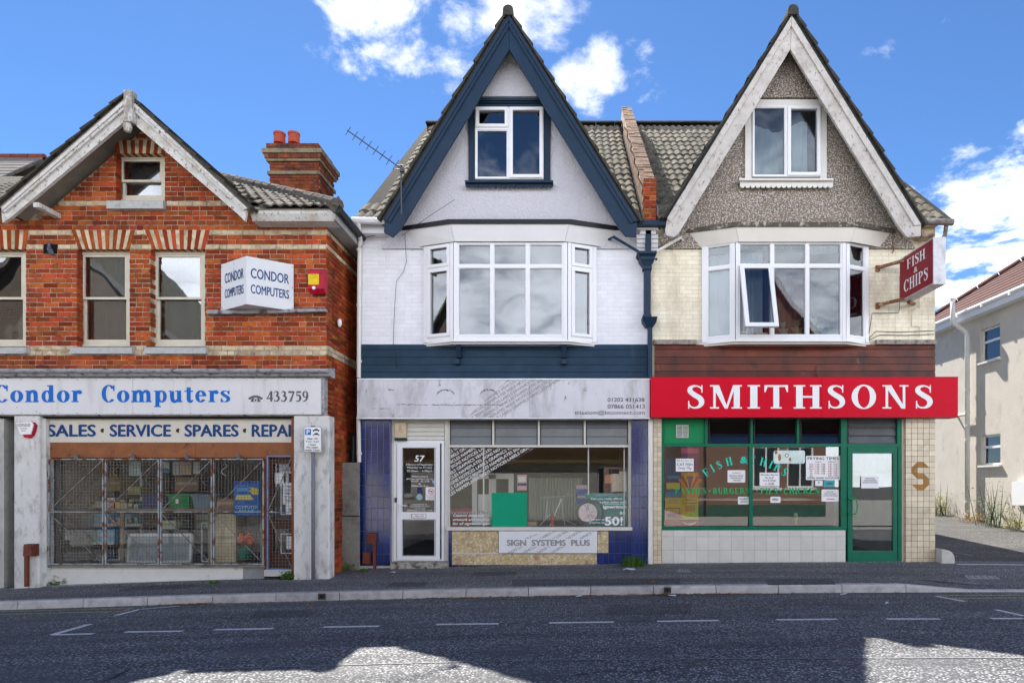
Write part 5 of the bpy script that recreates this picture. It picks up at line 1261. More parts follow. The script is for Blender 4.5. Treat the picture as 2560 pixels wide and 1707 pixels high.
# body
mBR2 = mat('side_brick_bed', (.20,.09,.055), .9, .25, 15)
MB().box(LXR-.24,LXR-.008,LY+.25,7.5,-.8,EVZ+.1).build('side_wall', mBR2, lft); MB().box(LXL,LXL+.24,LY+.25,7.5,-.8,EVZ+.1).build('side_wall', mBR2, lft); MB().box(LXL+.24,LXR-.24,7.26,7.5,-.8,EVZ+.1).build('back_wall', mBR2, lft)
mb = MB(); mbc = MB()                                   # brick courses of the side wall in the alley
k = 0; z = -.6
while z < EVZ-.02:
    y = LY+.0+(.1125 if k%2 else 0)-.1125
    kk = round((z+.038-lz(623))/(CH*10.15/1600)-.5)
    while y < 2.6:
        a = max(y, LY-.002); L_ = .216
        if y+L_-a > .05: (mbc if kk in (0,3,-21,-22) else mb).box(LXR-.01,LXR+.002+random.uniform(-.003,.003),a,y+L_,z+.004,z+.0675)
        y += .225
    z += CH*10.15/1600; k += 1
tag(mb.build('brickwork', mBRICK, lft), kind='stuff'); tag(mbc.build('brickwork_cream', mCREAM, lft), kind='stuff')
MB().box(LXL+.24,LXR-.24,LY+.26,7.2,2.55,2.7).build('upper_floor', mDARK, lft); MB().box(LXL+.24,LXR-.24,1.6,1.7,2.7,EVZ).build('partition', mDARK, lft); MB().box(GAX-.55,GAX+.55,.3,.35,EVZ,6.6).build('partition', mDARK, lft)
MB().box(LXL+.24,LXR-.24,3.2,3.3,-.3,2.55).build('partition', mat('stock_wall',(.40,.36,.30),.9,.2,3), lft); MB().box(LXL+.24,LXR-.24,LY+.26,7.2,-.8,-.12).build('shop_floor', mINTf, lft)
MB().box(lx(100),lx(114),LY+.3,3.2,-.1,2.55).build('partition', mat('stock_wall'), lft)
# roofs
ec = Vector((WX(842,-1.2), -1.2, WZ(517,-1.2))); hp = .585
rdg_y = 3.4; rdg_z = ec.z+hp*(rdg_y+1.2); rdg_x = ec.x-(rdg_y+1.2); yB = 2*rdg_y+1.2
mTILL = mat('old_tile', (.15,.135,.115), .95, .3, 8, bump=.5, bs=70, rand=.25, stain=((.06,.055,.05),5,.48,.7,1), stain2=((.17,.16,.14),9,.62,.8,1), spec=.05)
rf = MB(); a_ = (LXL-1,-1.2,ec.z); b_ = tuple(ec); c_ = (rdg_x,rdg_y,rdg_z); d_ = (LXL-1,rdg_y,rdg_z); e_ = (ec.x,yB,ec.z); f_ = (LXL-1,yB,ec.z)
g0, g1, yg = GAX-1.8, GAX+1.75, LY+.35; zg = ec.z+hp*(yg+1.2)
for q in ([a_,(g0,-1.2,ec.z),(g0,rdg_y,rdg_z),d_],[(g1,-1.2,ec.z),b_,(g1,-1.2+(b_[0]-g1),ec.z+hp*(b_[0]-g1))],[(g0,yg,zg),(g1,yg,zg),(g1,-1.2+(b_[0]-g1),ec.z+hp*(b_[0]-g1)),c_,(g0,rdg_y,rdg_z)],[b_,e_,c_],[e_,f_,d_,c_],[f_,a_,d_]): rf.add([Vector(v)-Vector((0,0,.03)) for v in q], [tuple(range(len(q)))])
lroof = rf.build('roof', mTILL, lft)
def gl_h(x): return WZ(238,-1.3)-.868*abs(x-GAX)
def keepL(x,y,z):
    return x < ec.x-(y+1.2)-.02 and not (z < gl_h(x)-.05) and x > -11
tiles_on(lroof, mTILL, keepL, -11, ec.x, -1.24, ec.z-.02, hp, rdg_y, gauge=.29, cx=-4.5)
hipd = Vector((rdg_x-ec.x, rdg_y+1.2, rdg_z-ec.z)); HL = hipd.length; hipd.normalize(); t = 0
while t < HL:
    a = ec+hipd*t; b = ec+hipd*min(HL,t+.42); MB().tube([a+Vector((0,0,.02)),b+Vector((0,0,.03))], [.115,.10], 10).build('hip_tile', mTILL, lroof); t += .4
# gable: roof slabs, courses, boards
Ag = (319,238); FLg, FRg = (-2,517), (624,519)
gable_roof(lft, Ag, FLg, FRg, -1.3, 2.0, mTILEd, n=9, cap=False, under=mat('soffit_wood',(.26,.23,.19),.85,.2,6,bump=.2,bs=30))
mPEEL = mat('peeling_white', (.58,.565,.54), .75, .12, 6, bump=.4, bs=28, stain=((.17,.14,.12),22,.565,.64,.8), stain2=((.40,.35,.28),4,.50,.72,1))
for ao,ai,fo,fi,tl in (((318,243),(316,300),(3,519),(24,546),[(6,557)]),((321,243),(323,300),(618,520),(592,533),[(612,553)])):
    b = barge(lft, ao, ai, fo, fi, tl, -1.3, mPEEL, mould=False)
    MB().pprism([ao,fo,lerp(fo,fi,.42),lerp(ao,ai,.42)], -1.34, -1.301).build('moulding', mPEEL, b)
    MB().pprism([lerp(ao,ai,.02),lerp(fo,fi,.02),lerp(fo,fi,.2),lerp(ao,ai,.2)], -1.36, -1.341).build('moulding', mPEEL, b)
fn = MB().pbox(309,225,329,303,-1.42,-1.30); fn.tube([W(319,q,-1.36) for q in (303,306,309,313,319,325,329,331)], [.05,.062,.05,.058,.066,.05,.045,.01], 10); fn.build('finial', mat('bare_wood',(.30,.27,.24),.8,.3,20,bump=.4,bs=40,stain=((.6,.58,.55),14,.5,.6,.4)), lft)
# purlin ends under the left verge
for a,b in (((95,515),(-1.28)),((-10,560),(-1.28))):
    pass
MB().beam(W(90,512,-1.28),W(90,512,-1.28)+Vector((0,.42,0)),.09,.07).build('purlin', mPEEL, lft)
# eaves to the right of the gable
eb = MB().pbox(626,521,838,534,-1.16,-1.13); eb.build('fascia_board', mPEEL, lft)
z0 = WZ(549,-1.16); x1 = WX(838,-1.16)
sf = MB().add([(WX(626,-1.16),-1.16,WZ(534,-1.16)),(x1,-1.16,WZ(534,-1.16)),(x1,-1.10,z0),(WX(626,-1.16),-1.10,z0)],[(0,1,2,3)]); sf.box(WX(626,-1.16),x1-.02,-1.1,LY-.0,z0,z0+.02); sf.build('soffit', mPEEL, lft)
sd = MB().box(x1-.03,x1,-1.16,7.6,WZ(549,-1.16),WZ(521,-1.16)); sd.box(LXR+.003,x1-.03,LY,7.6,z0,z0+.02); sd.build('side_soffit', mat('grey_paint_board',(.34,.34,.34),.8,.2,6), lft)
MB().tube([Vector((x1+.05,-1.18,WZ(524,-1.16))),Vector((x1+.05,7.5,WZ(528,-1.16)))], .06, 10).build('gutter', mBLACK, lft)
for i in range(5): MB().pbox(645+i*36,552,661+i*36,562,LY-.045,LY-.004).build('dentil', mCREAM, lft)
tag(MB().tube([W(846,507,-1.2),W(849,497,-1.2),W(846,491,-1.2),W(842,495,-1.2),W(844,504,-1.2)], .008, 6).build('hook', mIRON), 'small iron hook on the end of the hip', 'hook')
# chimney
mCHB = mat('chimney_brick', (.22,.05,.026), .9, .3, 12, bump=.6, bs=80, rand=.35, hue=.015, spec=.08, stain=((.05,.03,.028),2.5,.48,.7,1), stain2=((.30,.24,.2),7,.62,.75,1))
mCRC = mat('sooty_cream', (.24,.19,.12), .9, .2, 9, bump=.4, bs=60, stain=((.05,.045,.04),5,.5,.7,1))
ch = thing('chimney', 'brick chimney stack with cream bands and two red clay pots', 'chimney', W(735,490,3.5))
cy = 3.5
def band(p0,p1,q0,q1,m,pro,name): 
    x0,x1 = WX(p0,cy)-pro,WX(p1,cy)+pro; return MB().box(x0,x1,cy-pro,cy+.95+pro,WZ(q1,cy),WZ(q0,cy)).build(name, m, ch)
core = band(673,797,362,560,mMORT,-.012,'core')
cr_ = []; cc_ = []; q = 560; k = 0
SPEC = [(359,377,'b',.02,(668,794)),(377,387.5,'c',.11,(672,796)),(387.5,399,'d',.08,(673,796)),(399,405,'c',.05,(673,797)),(405,429,'b',0,(673,797)),(429,437,'c',.035,(673,797)),(437,560,'b',0,(673,797))]
for q0,q1,kind,pro,(p0,p1) in SPEC:
    if kind == 'c': band(p0,p1,q0,q1,mCRC,pro,'band'); continue
    if pro: band(p0,p1,q0+.3,q1-.3,mMORT,pro-.008,'band')
    nr = max(1, round((q1-q0)/8.3)); hh = (q1-q0)/nr
    for j in range(nr):
        z0,z1 = WZ(q0+(j+1)*hh,cy),WZ(q0+j*hh,cy)
        rr = course_rects(z0,z1,[(WX(p0,cy)-pro,WX(p1,cy)+pro)],.1125*(j%2)); pieces(core,'brick',rr,cy-pro-.004,mCHB,depth=.03,limit=60)
        mb = MB(); y = cy-pro+(.1 if j%2 else 0)
        while y < cy+.95+pro-.1: mb.box(WX(p1,cy)+pro-.02,WX(p1,cy)+pro+.004,y,min(y+.216,cy+.95+pro),z0+.004,z1-.004); y += .225
        tag(mb.build('brickwork', mCHB, core), kind='stuff')
mPOT = mat('clay_pot', (.36,.07,.035), .6, .12, 8)
for a,b in ((685,713),(721,749)):
    c = W((a+b)/2,360,cy+.25); r = (b-a)/2*(cy+11)/1600*1.02
    p = MB(); n = 18; rs = [(0,r),(.19,r*.93),(.195,r*1.04),(.24,r*1.04),(.24,r*.8),(.1,r*.78)]
    vs = [(c.x+q*math.cos(2*math.pi*i/n), c.y+q*math.sin(2*math.pi*i/n), c.z+h_) for h_,q in rs for i in range(n)]
    p.add(vs, [(j*n+i,j*n+(i+1)%n,(j+1)*n+(i+1)%n,(j+1)*n+i) for j in range(len(rs)-1) for i in range(n)]).build('chimney_pot', mPOT, ch, smooth=False)
# neighbour's roof beyond the left edge, with red ridge tiles
nb = thing('tiled_roof', 'distant pale tiled roof with red ridge tiles at the left edge', 'roof', W(20,470,6.5))
ny = 6.5; x0,x1 = WX(-260,ny), WX(112,ny); zt,zb3 = WZ(396,ny), WZ(396,ny)-3
mb = MB().solid([(x0,ny-3.4,zb3),(x1,ny-3.4,zb3),(x1,ny,zt),(x0,ny,zt)], (0,0,-.06)); mb.solid([(x0,ny,zt),(x1,ny,zt),(x1,ny+3.4,zb3),(x0,ny+3.4,zb3)], (0,0,-.06)); mb.build('slope', mTILL, nb)
for i in range(18):
    y = ny-3.4+i*3.4/18; z = zb3+i*3/18
    MB().solid([(x0,y,z+.0),(x1,y,z),(x1,y+.21,z+.17),(x0,y+.21,z+.17)], (0,-.02,.035)).build('tile_course', mat('pale_course',(.16,.145,.13),.8,.2,6,rand=.1), nb)
x = x0
while x < x1-.1: MB().tube([(x,ny,zt+.02),(min(x+.44,x1),ny,zt+.02)], .1, 8).build('ridge_tile', mat('dull_red_ridge',(.16,.045,.035),.9,.2,8,rand=.2), nb); x += .46
MB().box(x0,x1,ny-3.2,ny+3.2,zb3-6,zb3).build('wall', mBR2, nb)

# --- shop fascia, cornice
mCORN = mat('cornice_old', (.38,.37,.38), .8, .25, 9, bump=.4, bs=30, stain=((.07,.065,.065),10,.52,.66,1.5), stain2=((.62,.61,.6),9,.6,.75,1.5))
x0, x1 = LXL, WX(820,-1.15)
c_ = MB(); prof = [(LY,lz(921)),(-1.17,WZ(921.5,-1.17)),(-1.2,WZ(926,-1.2)),(-1.18,WZ(930,-1.18)),(-1.1,WZ(933,-1.1)),(-1.08,WZ(939.5,-1.08)),(-1.02,WZ(942,-1.02)),(LY,WZ(942,-1.02))]
c_.solid([(x0,y,z) for y,z in prof], (x1-x0,0,0)); c_.build('cornice', mCORN, lft)
fb = MB().pbox(-120,942.5,811,1039,-.985,LY); fb.build('fascia_backing', mCORN, lft)
f3 = thing('fascia_sign', 'white fascia sign with blue serif lettering and a telephone number', 'sign', W(400,1035,-1.02))
mFA3 = mat('fascia_grey_white', (.66,.65,.66), .4, .05, 3, stain=((.42,.40,.38),2.6,.55,.78,.12), stain2=((.10,.10,.10),18,.67,.75,1))
yS = -1.02
MB().pbox(-120,946,331.5,1035.5,yS,-.99).build('panel', mFA3, f3); MB().pbox(332.3,946,802,1035.5,yS,-.99).build('panel', mFA3, f3)
mCB = mat('letter_blue', (.001,.13,.50), .45, .03); mDG = mat('letter_grey_dark', (.10,.10,.115), .5, .03)
serif('Condor', (-13,962,204,1005), yS-.004, mCB, f3, track=.11, bold=.016, topv=.7, base=0); serif('Computers', (255,962,574,1005), yS-.004, mCB, f3, track=.11, bold=.016, topv=.7, base=0); serif('433759', (666,977,771.5,1003.5), yS-.004, mDG, f3, track=.03, topv=.69)
for px in range(0,800,47):
    for py in (949.5,1032): MB().tube([W(px+6,py,yS), W(px+6,py,yS-.004)], .006, 6).build('screw', mDG, f3)
# telephone pictogram
ph = MB(); c = W(639,997,yS-.004); k = (yS+11)/1600
def pk(pts, e=0): n = len(pts); return [(c.x+a*k, c.y-e, c.z-b*k) for a,b in pts]
def addp(pts, e=0):
    ar = sum(pts[i][0]*pts[(i+1)%len(pts)][1]-pts[(i+1)%len(pts)][0]*pts[i][1] for i in range(len(pts)))
    if ar > 0: pts = pts[::-1]
    ph.add(pk(pts,e), [tuple(range(len(pts)))])
up_ = [(18*math.cos(R(200+i*14))*1.0, 3+12*math.sin(R(200+i*14))) for i in range(11)]; lo_ = [(p*.72, q*.55+1.5) for p,q in up_]
for i in range(10): addp([up_[i],up_[i+1],lo_[i+1],lo_[i]])
addp([(-19,-3),(-11,-5),(-10,1),(-17,1)],.0005); addp([(19,-3),(11,-5),(10,1),(17,1)],.0005); addp([(-8,-2),(8,-2),(13,7),(-13,7)],.001)
ph.build('telephone_symbol', mDG, f3)
an = annulus(W(639,1000,yS-.0065), .018, .03, 14); an.build('telephone_dial', mFA3, f3)
# second sign line
s2 = thing('sign_board', 'cream board with navy capitals below the fascia of the brick shop', 'sign', W(420,1105,-.83))
yS2 = -.83
MB().pbox(114,1046.5,729,1105.5,yS2,yS2+.04).build('panel', mat('sign_cream',(.62,.58,.50),.5,.05,4), s2)
mNV = mat('letter_navy', (.008,.05,.19), .5, .1, 3)
for s_,a,b in (('SALES',118,240),('SERVICE',274,428),('SPARES',461,597),('REPAI',629,728)): text(s_, (a,1060.5,b,1091.5), yS2-.003, mNV, s2, .028)
for px in (257.5,446,613): MB().tube([W(px,1076,yS2-.001),W(px,1076,yS2-.006)], .034, 14).build('dot', mat('dot_brown',(.05,.035,.03),.6), s2)
for px in (118,257,390,505,647): 
    for py in (1049,1102): MB().tube([W(px,py,yS2),W(px,py,yS2-.004)], .005, 6).build('screw', mDG, s2)
# --- shopfront
mTANB = mat('brown_fascia', (.25,.095,.04), .65, .2, 5, bump=.25, bs=30, stain=((.08,.03,.02),8,.58,.72,1), stain2=((.55,.38,.34),7,.70,.74,2.5))
MB().pbox(108,1039,735,1046,-.9,LY+.1).build('soffit_board', mat('soffit_dark',(.03,.027,.025),.9), lft)
MB().pbox(115,1106,489,1143.5,-.82,-.76).build('shutter_board', mTANB, lft); MB().pbox(489.7,1106,729,1143.5,-.82,-.76).build('shutter_board', mTANB, lft)
MB().pbox(113,1040,735,1107,-.78,-.6).build('head_beam', mTANB, lft)
def pil(p0, p1, y, lab, foot):
    x0,x1 = WX(p0,y),WX(p1,y); b = MB(); b.solid([(x0,y,-.7),(x1-.02,y,-.7),(x1,y+.02,-.7),(x1,LY+.09,-.7),(x0,LY+.09,-.7)], (0,0,WZ(1039.5,y)+.7)); o = b.build('pilaster', mRENDW, lft); tag(o, lab)
pil(36,97,-.98,'grime streaked white pilaster with the shield alarm',1462); pil(735,823,-.98,'broad mould stained white pilaster behind the parking sign',1446)
MB().pbox(97.3,1040,115,1465,-.9,-.74).build('side_jamb', mRENDW, lft)
MB().pbox(728.5,1044,734.7,1440,-.93,-.8).build('door_jamb', mat('rust_wood',(.22,.07,.03),.7,.3,8), lft)
# left doorway beyond the pilaster
MB().pbox(-120,1040,10,1470,-.9,-.6).build('side_panel', mat('grey_render',(.42,.41,.38),.85,.2,5,stain=((.1,.1,.09),6,.55,.75,.4)), lft)
MB().pbox(10.3,1100,35.7,1470,-.55,-.5).build('door', mat('black_door',(.012,.01,.014),.4), lft); MB().pbox(10.3,1113,35.7,1144,-.62,-.56).build('door_head', mat('beige_board',(.40,.35,.27),.7), lft); MB().pbox(-120,1039,36,1046,-.9,-.4).build('door_soffit', mat('soffit_dark'), lft)
MB().box(LXL,WX(-120,-.9)-.002,-.9,LY+.24,-.7,WZ(1039,-.9)).build('side_front', mat('grey_render'), lft); MB().box(LXL,WX(-120,-.985)-.002,-.985,LY,WZ(1039,-.985),WZ(942.5,-.985)).build('fascia_backing', mCORN, lft)
# stall riser
srp = MB().pbox(115,1416,607,1475,-.80,-.6); srp.build('stall_riser', mat('flaking_white',(.64,.63,.60),.8,.06,5,bump=.25,bs=30,stain=((.16,.15,.13),7,.64,.70,1),stain2=((.33,.31,.27),4,.62,.7,1)), lft); MB().pbox(607.5,1410,660,1470,-.79,-.6).build('riser_stone', mat('grey_patch',(.26,.27,.28),.85,.2,10), lft)
MB().pbox(108,1412,662,1417.5,-.87,-.6).build('shop_sill', mat('grey_timber',(.20,.19,.17),.85,.3,8,bump=.3,bs=40,stain=((.06,.06,.04),6,.5,.7,1)), lft)
MB().pbox(118,1144,660,1412,-.73,-.724).build('shop_pane', mGLASSs, lft)
MB().pbox(659,1130,668,1440,-.84,-.68).build('door_post', mat('rust_wood'), lft)
# security grilles
mBRC = mat('brace_steel', (.21,.20,.19), .6, .3, 15, stain=((.10,.06,.04),9,.5,.6,1)); mGRI = mat('grille_paint', (.30,.33,.34), .6, .25, 12, stain=((.16,.06,.03),7,.50,.58,1)); mWIR = mat('wire', (.17,.165,.16), .6, .3, 20, stain=((.12,.06,.035),12,.55,.65,1)); mBLUG = mat('blue_grille', (.13,.22,.40), .55, .2, 9, stain=((.16,.07,.03),10,.58,.68,1))
def grille(a, b, q0, q1, qm, lab, m, y=-.88, diag=True, cl=(1,1)):
    t = thing('security_grille', lab, 'grille', W((a+b)/2,q1,y), 'wire mesh security grilles on the brick shop'); x0,x1,z0,z1 = WX(a,y),WX(b,y),WZ(q1,y),WZ(q0,y); zm = WZ(qm,y)
    MB().frame(x0,x1,y,y+.025,z0,z1,.019).build('frame', m, t); MB().box(x0+.019,x1-.019,y+.002,y+.022,zm-.007,zm+.007).build('rail', m, t)
    w_ = MB(); st = .0515; x = x0+.03
    while x < x1-.02: w_.box(x-.002,x+.002,y+.012,y+.0152,z0+.02,z1-.02); x += st
    z = z0+.03
    while z < z1-.02: w_.box(x0+.02,x1-.02,y+.0155,y+.0187,z-.002,z+.002); z += st
    tag(w_.build('wire_mesh', mWIR, t), kind='stuff')
    MB().beam((x0+.02,y+.006,zm+.03),(x1-.02,y+.006,z1-.03),.012,.008,(0,1,0)).build('brace', mBRC, t); MB().beam((x0+.02,y+.006,zm-.03),(x1-.02,y+.006,z0+.03),.012,.008,(0,1,0)).build('brace', mBRC, t)
    for q in (.15,.85): MB().box(x0-.012,x0-.001,y+.0,y+.03,z0+(z1-z0)*q-.04,z0+(z1-z0)*q+.04).build('hinge', mIRON, t)
grille(120,258,1146,1411,1279,'leftmost wire mesh grille in front of the computer shop window',mGRI); grille(261.5,397,1146,1411,1279,'second wire mesh grille from the left, before the dark blue crate',mGRI); grille(400,529.5,1146,1411,1279,'third wire mesh grille from the left, before the green crate',mGRI); grille(532,659,1146,1411,1279,'wire mesh grille in front of the blue computer poster',mGRI)
grille(667,732,1138,1424,1280,'narrow blue framed mesh gate in front of the brown shop door',mBLUG,y=-.89)
for i,px in enumerate((190,331,466,596)):
    t = MB().ball(W(px,1140,-.86), .034, .03, .03, 10, 6); t.tube([W(px,1140,-.86),W(px,1143,-.92)], [.022,.03], 8)
    tag(t.build('spotlight', mat('lamp_metal',(.22,.21,.20),.4,.2,20,metal=.5)), 'small round lamp on the brown board over the %s mesh grille' % ['first','second','third','fourth'][i], 'lamp', 'lamps over the mesh grilles')
MB().pbox(660,1424,733,1440,-.9,-.6).build('door_step', mat('pale_sill'), lft)
# shop door
yd = -.72; X = lambda p: WX(p,yd); Z = lambda q: WZ(q,yd); mBRD = mat('brown_door',(.09,.032,.02),.5,.3,6)
d = MB(); d.frame(X(668),X(738),yd,yd+.05,Z(1424),Z(1146),.1,.3,.09); d.box(X(668)+.1,X(738)-.1,yd,yd+.05,Z(1322),Z(1300)); sdr = d.build('door', mBRD, lft)
MB().box(X(684),X(722),yd+.02,yd+.026,Z(1300),Z(1160)).build('pane', mGLASSs, sdr); MB().box(X(684),X(722),yd+.02,yd+.026,Z(1378),Z(1322)).build('pane', mGLASSs, sdr)
hd = MB().pbox(672.5,1268,679,1294,yd-.015,yd-.001); hd.tube([W(675.5,1278,yd-.015),W(675.5,1278,yd-.05),W(690,1279,yd-.05)], .009, 8); hd.build('door_handle', mat('chrome',(.6,.6,.6),.25,.05,3,metal=.9), sdr)
fr2 = MB().frame(X(702),X(740),yd-.004,yd-.001,Z(1286),Z(1180),.012); fr2.build('notice_frame', mTXTW, sdr); MB().frame(X(702),X(740),yd-.004,yd-.001,Z(1383),Z(1333),.012).build('notice_frame', mTXTW, sdr)
def paper(px0,py0,px1,py1,y,lab,lines=(),m=None,mt=None,cat='notice',flip=False,grp=None):
    t = thing('paper_notice', lab, cat, W((px0+px1)/2,py1,y), grp); MB().pbox(px0,py0,px1,py1,y,y+.0015).build('sheet', m or mTXTW, t)
    for s_,b,mm in lines: text(s_, b, y-.0015, mm or mt or mTXTD, t, .008, flip=flip)
    return t
paper(698,1168,726,1180,yd-.012,'small pale grey sticker at the top of the brown shop door',[('AVG',(708,1171,722,1177),mBLU)],mat('label_grey',(.42,.43,.45),.6))
paper(687,1181,709,1209,yd-.012,'small blank white sheet on the brown shop door'); paper(707,1206,736,1260,yd-.013,'white lettered sheet on the brown shop door',[('TYRES\nLOCKS\nPARTS\nAT REAR\nPLEASE',(712,1213,734,1254),None)]); paper(715,1260,736,1285,yd-.014,'white sheet with purple block on the brown shop door',[('X',(722,1270,730,1280),mat('print_purple',(.15,.03,.25),.5))]); paper(716,1340,738,1372,yd-.012,'white sheet low on the brown shop door')
# --- things fixed to the brick shop
v = thing('wedge_sign', 'white V-shaped sign with navy capitals projecting from the brick wall', 'sign', W(616,777,LY))
yR = -1.27; P0 = Vector((WX(553,LY-.03),LY-.03,0)); P1 = Vector((WX(616,yR),yR,0)); P2 = Vector((WX(734,LY-.03),LY-.03,0)); zt, zb4 = WZ(640,yR), WZ(760,yR)
mVS = mat('sign_wedge_white', (.66,.67,.69), .45, .04, 3, stain=((.26,.25,.25),9,.66,.80,.3))
for A_,B_,nm in ((P0,P1,'face'),(P1,P2,'face')):
    nn = Vector((B_.y-A_.y, -(B_.x-A_.x), 0)).normalized()
    MB().solid([A_+Vector((0,0,zb4)),B_+Vector((0,0,zb4)),B_+Vector((0,0,zt)),A_+Vector((0,0,zt))], -nn*.012).build(nm, mVS, v)
MB().solid([P0+Vector((.02,.0,zb4+.012)),P2+Vector((-.02,.0,zb4+.012)),P1+Vector((0,.03,zb4+.012))], (0,0,.01)).build('bottom', mVS, v); MB().solid([P0+Vector((.02,.0,zt-.03)),P2+Vector((-.02,.0,zt-.03)),P1+Vector((0,.03,zt-.03))], (0,0,.01)).build('top', mVS, v)
def vM(A_,B_):
    nn = Vector((B_.y-A_.y, -(B_.x-A_.x), 0)).normalized()
    return lambda u,w: tuple(A_+(B_-A_)*u+nn*.004+Vector((0,0,zb4+(zt-zb4)*w)))
for A_,B_,l,r_ in ((P0,P1,.16,.90),(P1,P2,.09,.90)):
    text('CONDOR', (l,.56,r_,.77), 0, mNV, v, .012, M=vM(A_,B_)); text('COMPUTERS', (l,.24,r_,.43), 0, mNV, v, .012, M=vM(A_,B_))
for A_,B_,us in ((P0,P1,(.04,)),(P1,P2,(.97,))):
    for u in us:
        for w in (.06,.5,.94): q = Vector(vM(A_,B_)(u,w)); MB().ball(q, .008, .004, .008, 6, 4).build('rivet', mDG, v)
lp = MB().solid([W(517,774,-.95),W(560,775,-.95),W(690,773,-.95),W(813,771,-.95),W(813,777.5,-.95),W(690,782,-.95),W(560,784,-.95),W(517,784,-.95)][::-1], (0,.1,0)); tag(lp.build('ledge_board', mat('grey_ledge',(.30,.30,.31),.8,.3,10,stain=((.07,.06,.06),8,.5,.65,.5))), 'weathered grey board fixed to the brick wall under the wedge sign', 'board')
ab = thing('alarm_box', 'red and yellow alarm box on the brick wall near the corner', 'alarm', W(790,731,LY))
mAR = mat('alarm_red',(.42,.006,.03),.4); x0,x1,z0,z1 = WX(770,-1.0),WX(810,-1.0),WZ(731,-1.0),WZ(671,-1.0)
b = MB(); b.solid([(x0,-.85,z0+.02),(x0,-.93,z0+.0),(x0,-1.0,z0+.06),(x0,-1.0,z1-.03),(x0,-.97,z1),(x0,-.85,z1)], (x1-x0,0,0)); b.build('case', mAR, ab)
MB().box(x0+.006,x0+.006+.165,-1.008,-1.001,z0+.12,z1-.09).build('label', mat('alarm_yellow',(.70,.50,.01),.4), ab); text('NEW\nALARM', (775,684,793,696), -1.011, mat('label_ochre',(.5,.36,.01),.5), ab); MB().ball((x0+.09,-1.0,z0+.07), .028, .02, .028).build('lamp', mTXTW, ab)
for k in range(3): MB().box(x1-.07,x1-.02,-1.004,-1.001,z1-.05-.02*k,z1-.042-.02*k).build('slot', mBLACK, ab)
sa = thing('alarm_box', 'white and red shield shaped alarm box on the left pilaster', 'alarm', W(62,1094,-1.0))
yA = -1.05
o_ = [(40,1057),(78,1055),(87,1064),(80,1088),(70,1095),(58,1094),(50,1086)]
MB().pprism([(44,1058),(82,1055),(88,1063),(81,1087),(72,1095),(60,1093)], -1.03, -.98).build('back', mAR, sa); MB().pprism([(40,1057),(77,1054.5),(83,1061),(76,1085),(51,1086)], yA, -1.031).build('cover', mTXTW, sa)
text('UNIQUE', (43,1058.5,76,1063.5), yA-.002, mDG, sa, .01); MB().pbox(44,1064.5,75,1066,yA-.002,yA-.0005).build('stripe', mAR, sa); text('CONTROL\nROOM', (50,1069,68,1078), yA-.002, mDG, sa)
meter(57,1360,82,1390,-1.1,'rust brown meter box with pipe on the left white pilaster',(60,67.5,1466))
# white bell cap / light on the side wall
tag(MB().ball(Vector((LXR+.06,-.45,WZ(807,-.45))), .035, .035, .07).build('lamp', mTXTW), 'small white bulb lamp on the brick side wall in the alley', 'lamp')
# parking sign
ps = thing('parking_sign', 'white parking times sign on a grey post before the stained pilaster', 'sign', W(783,1448,-1.06))
yp = -1.06; mPOST = mat('grey_post',(.17,.18,.205),.5,.1,9)
MB().tube([(WX(783,yp),yp,WZ(1452,yp)),(WX(783,yp),yp,WZ(1064,yp))], .029, 14).build('post', mPOST, ps, smooth=True)
MB().pbox(759.5,1066,803.5,1130,yp-.05,yp-.036).build('plate', mTXTW, ps); y = yp-.051
MB().frame(WX(759.5,y),WX(803.5,y),y-.001,y-.0004,WZ(1130,y),WZ(1066,y),.006).build('border', mDG, ps); MB().box(WX(763,y),WX(777.5,y),y-.002,y-.0005,WZ(1087,y),WZ(1072,y)).build('parking_symbol', mat('sign_blue',(.01,.16,.55),.4), ps)
y2 = y-.004
text('P', (766.5,1074,774.5,1085), y2, mTXTW, ps, .03)
for s_,a,b,c,d_ in (('Mon - Fri',769,1093.5,794,1098.5),('8 am - 6 pm',765,1101,798,1106),('1 hour',772,1108.5,790,1113),('No return',767,1115.5,795.5,1120),('within 1 hour',762.5,1122,800,1127)): text(s_, (a,b,c,d_), y2, mTXTD, ps, .008)
pic = MB()
for poly in ([(781,1076),(782,1074.3),(785,1073.8),(787,1071.5),(793,1071.5),(796,1073.8),(799,1074.6),(799.5,1076)],[(784,1085),(788,1082),(793,1081.5),(797,1085.5),(794,1086.5),(786,1086.5)]):
    n = len(poly); vs = [W(a,b,y2) for a,b in poly]
    pic.add(vs, [tuple(range(n))])
for a,b in ((784,1077.5),(796,1077.5),(783.5,1087.5),(797,1087.5)): pic.add([Vector((q.x,q.y,q.z)) for q in [W(a+1.5*math.cos(t*.785),b+1.5*math.sin(t*.785),y2-.001) for t in range(8)]], [tuple(range(8))])
pic.build('vehicle_symbols', mTXTD, ps); MB().box(WX(779,yp),WX(787,yp),yp-.036,yp+.02,WZ(1078,yp),WZ(1074,yp)).build('clip', mPOST, ps)
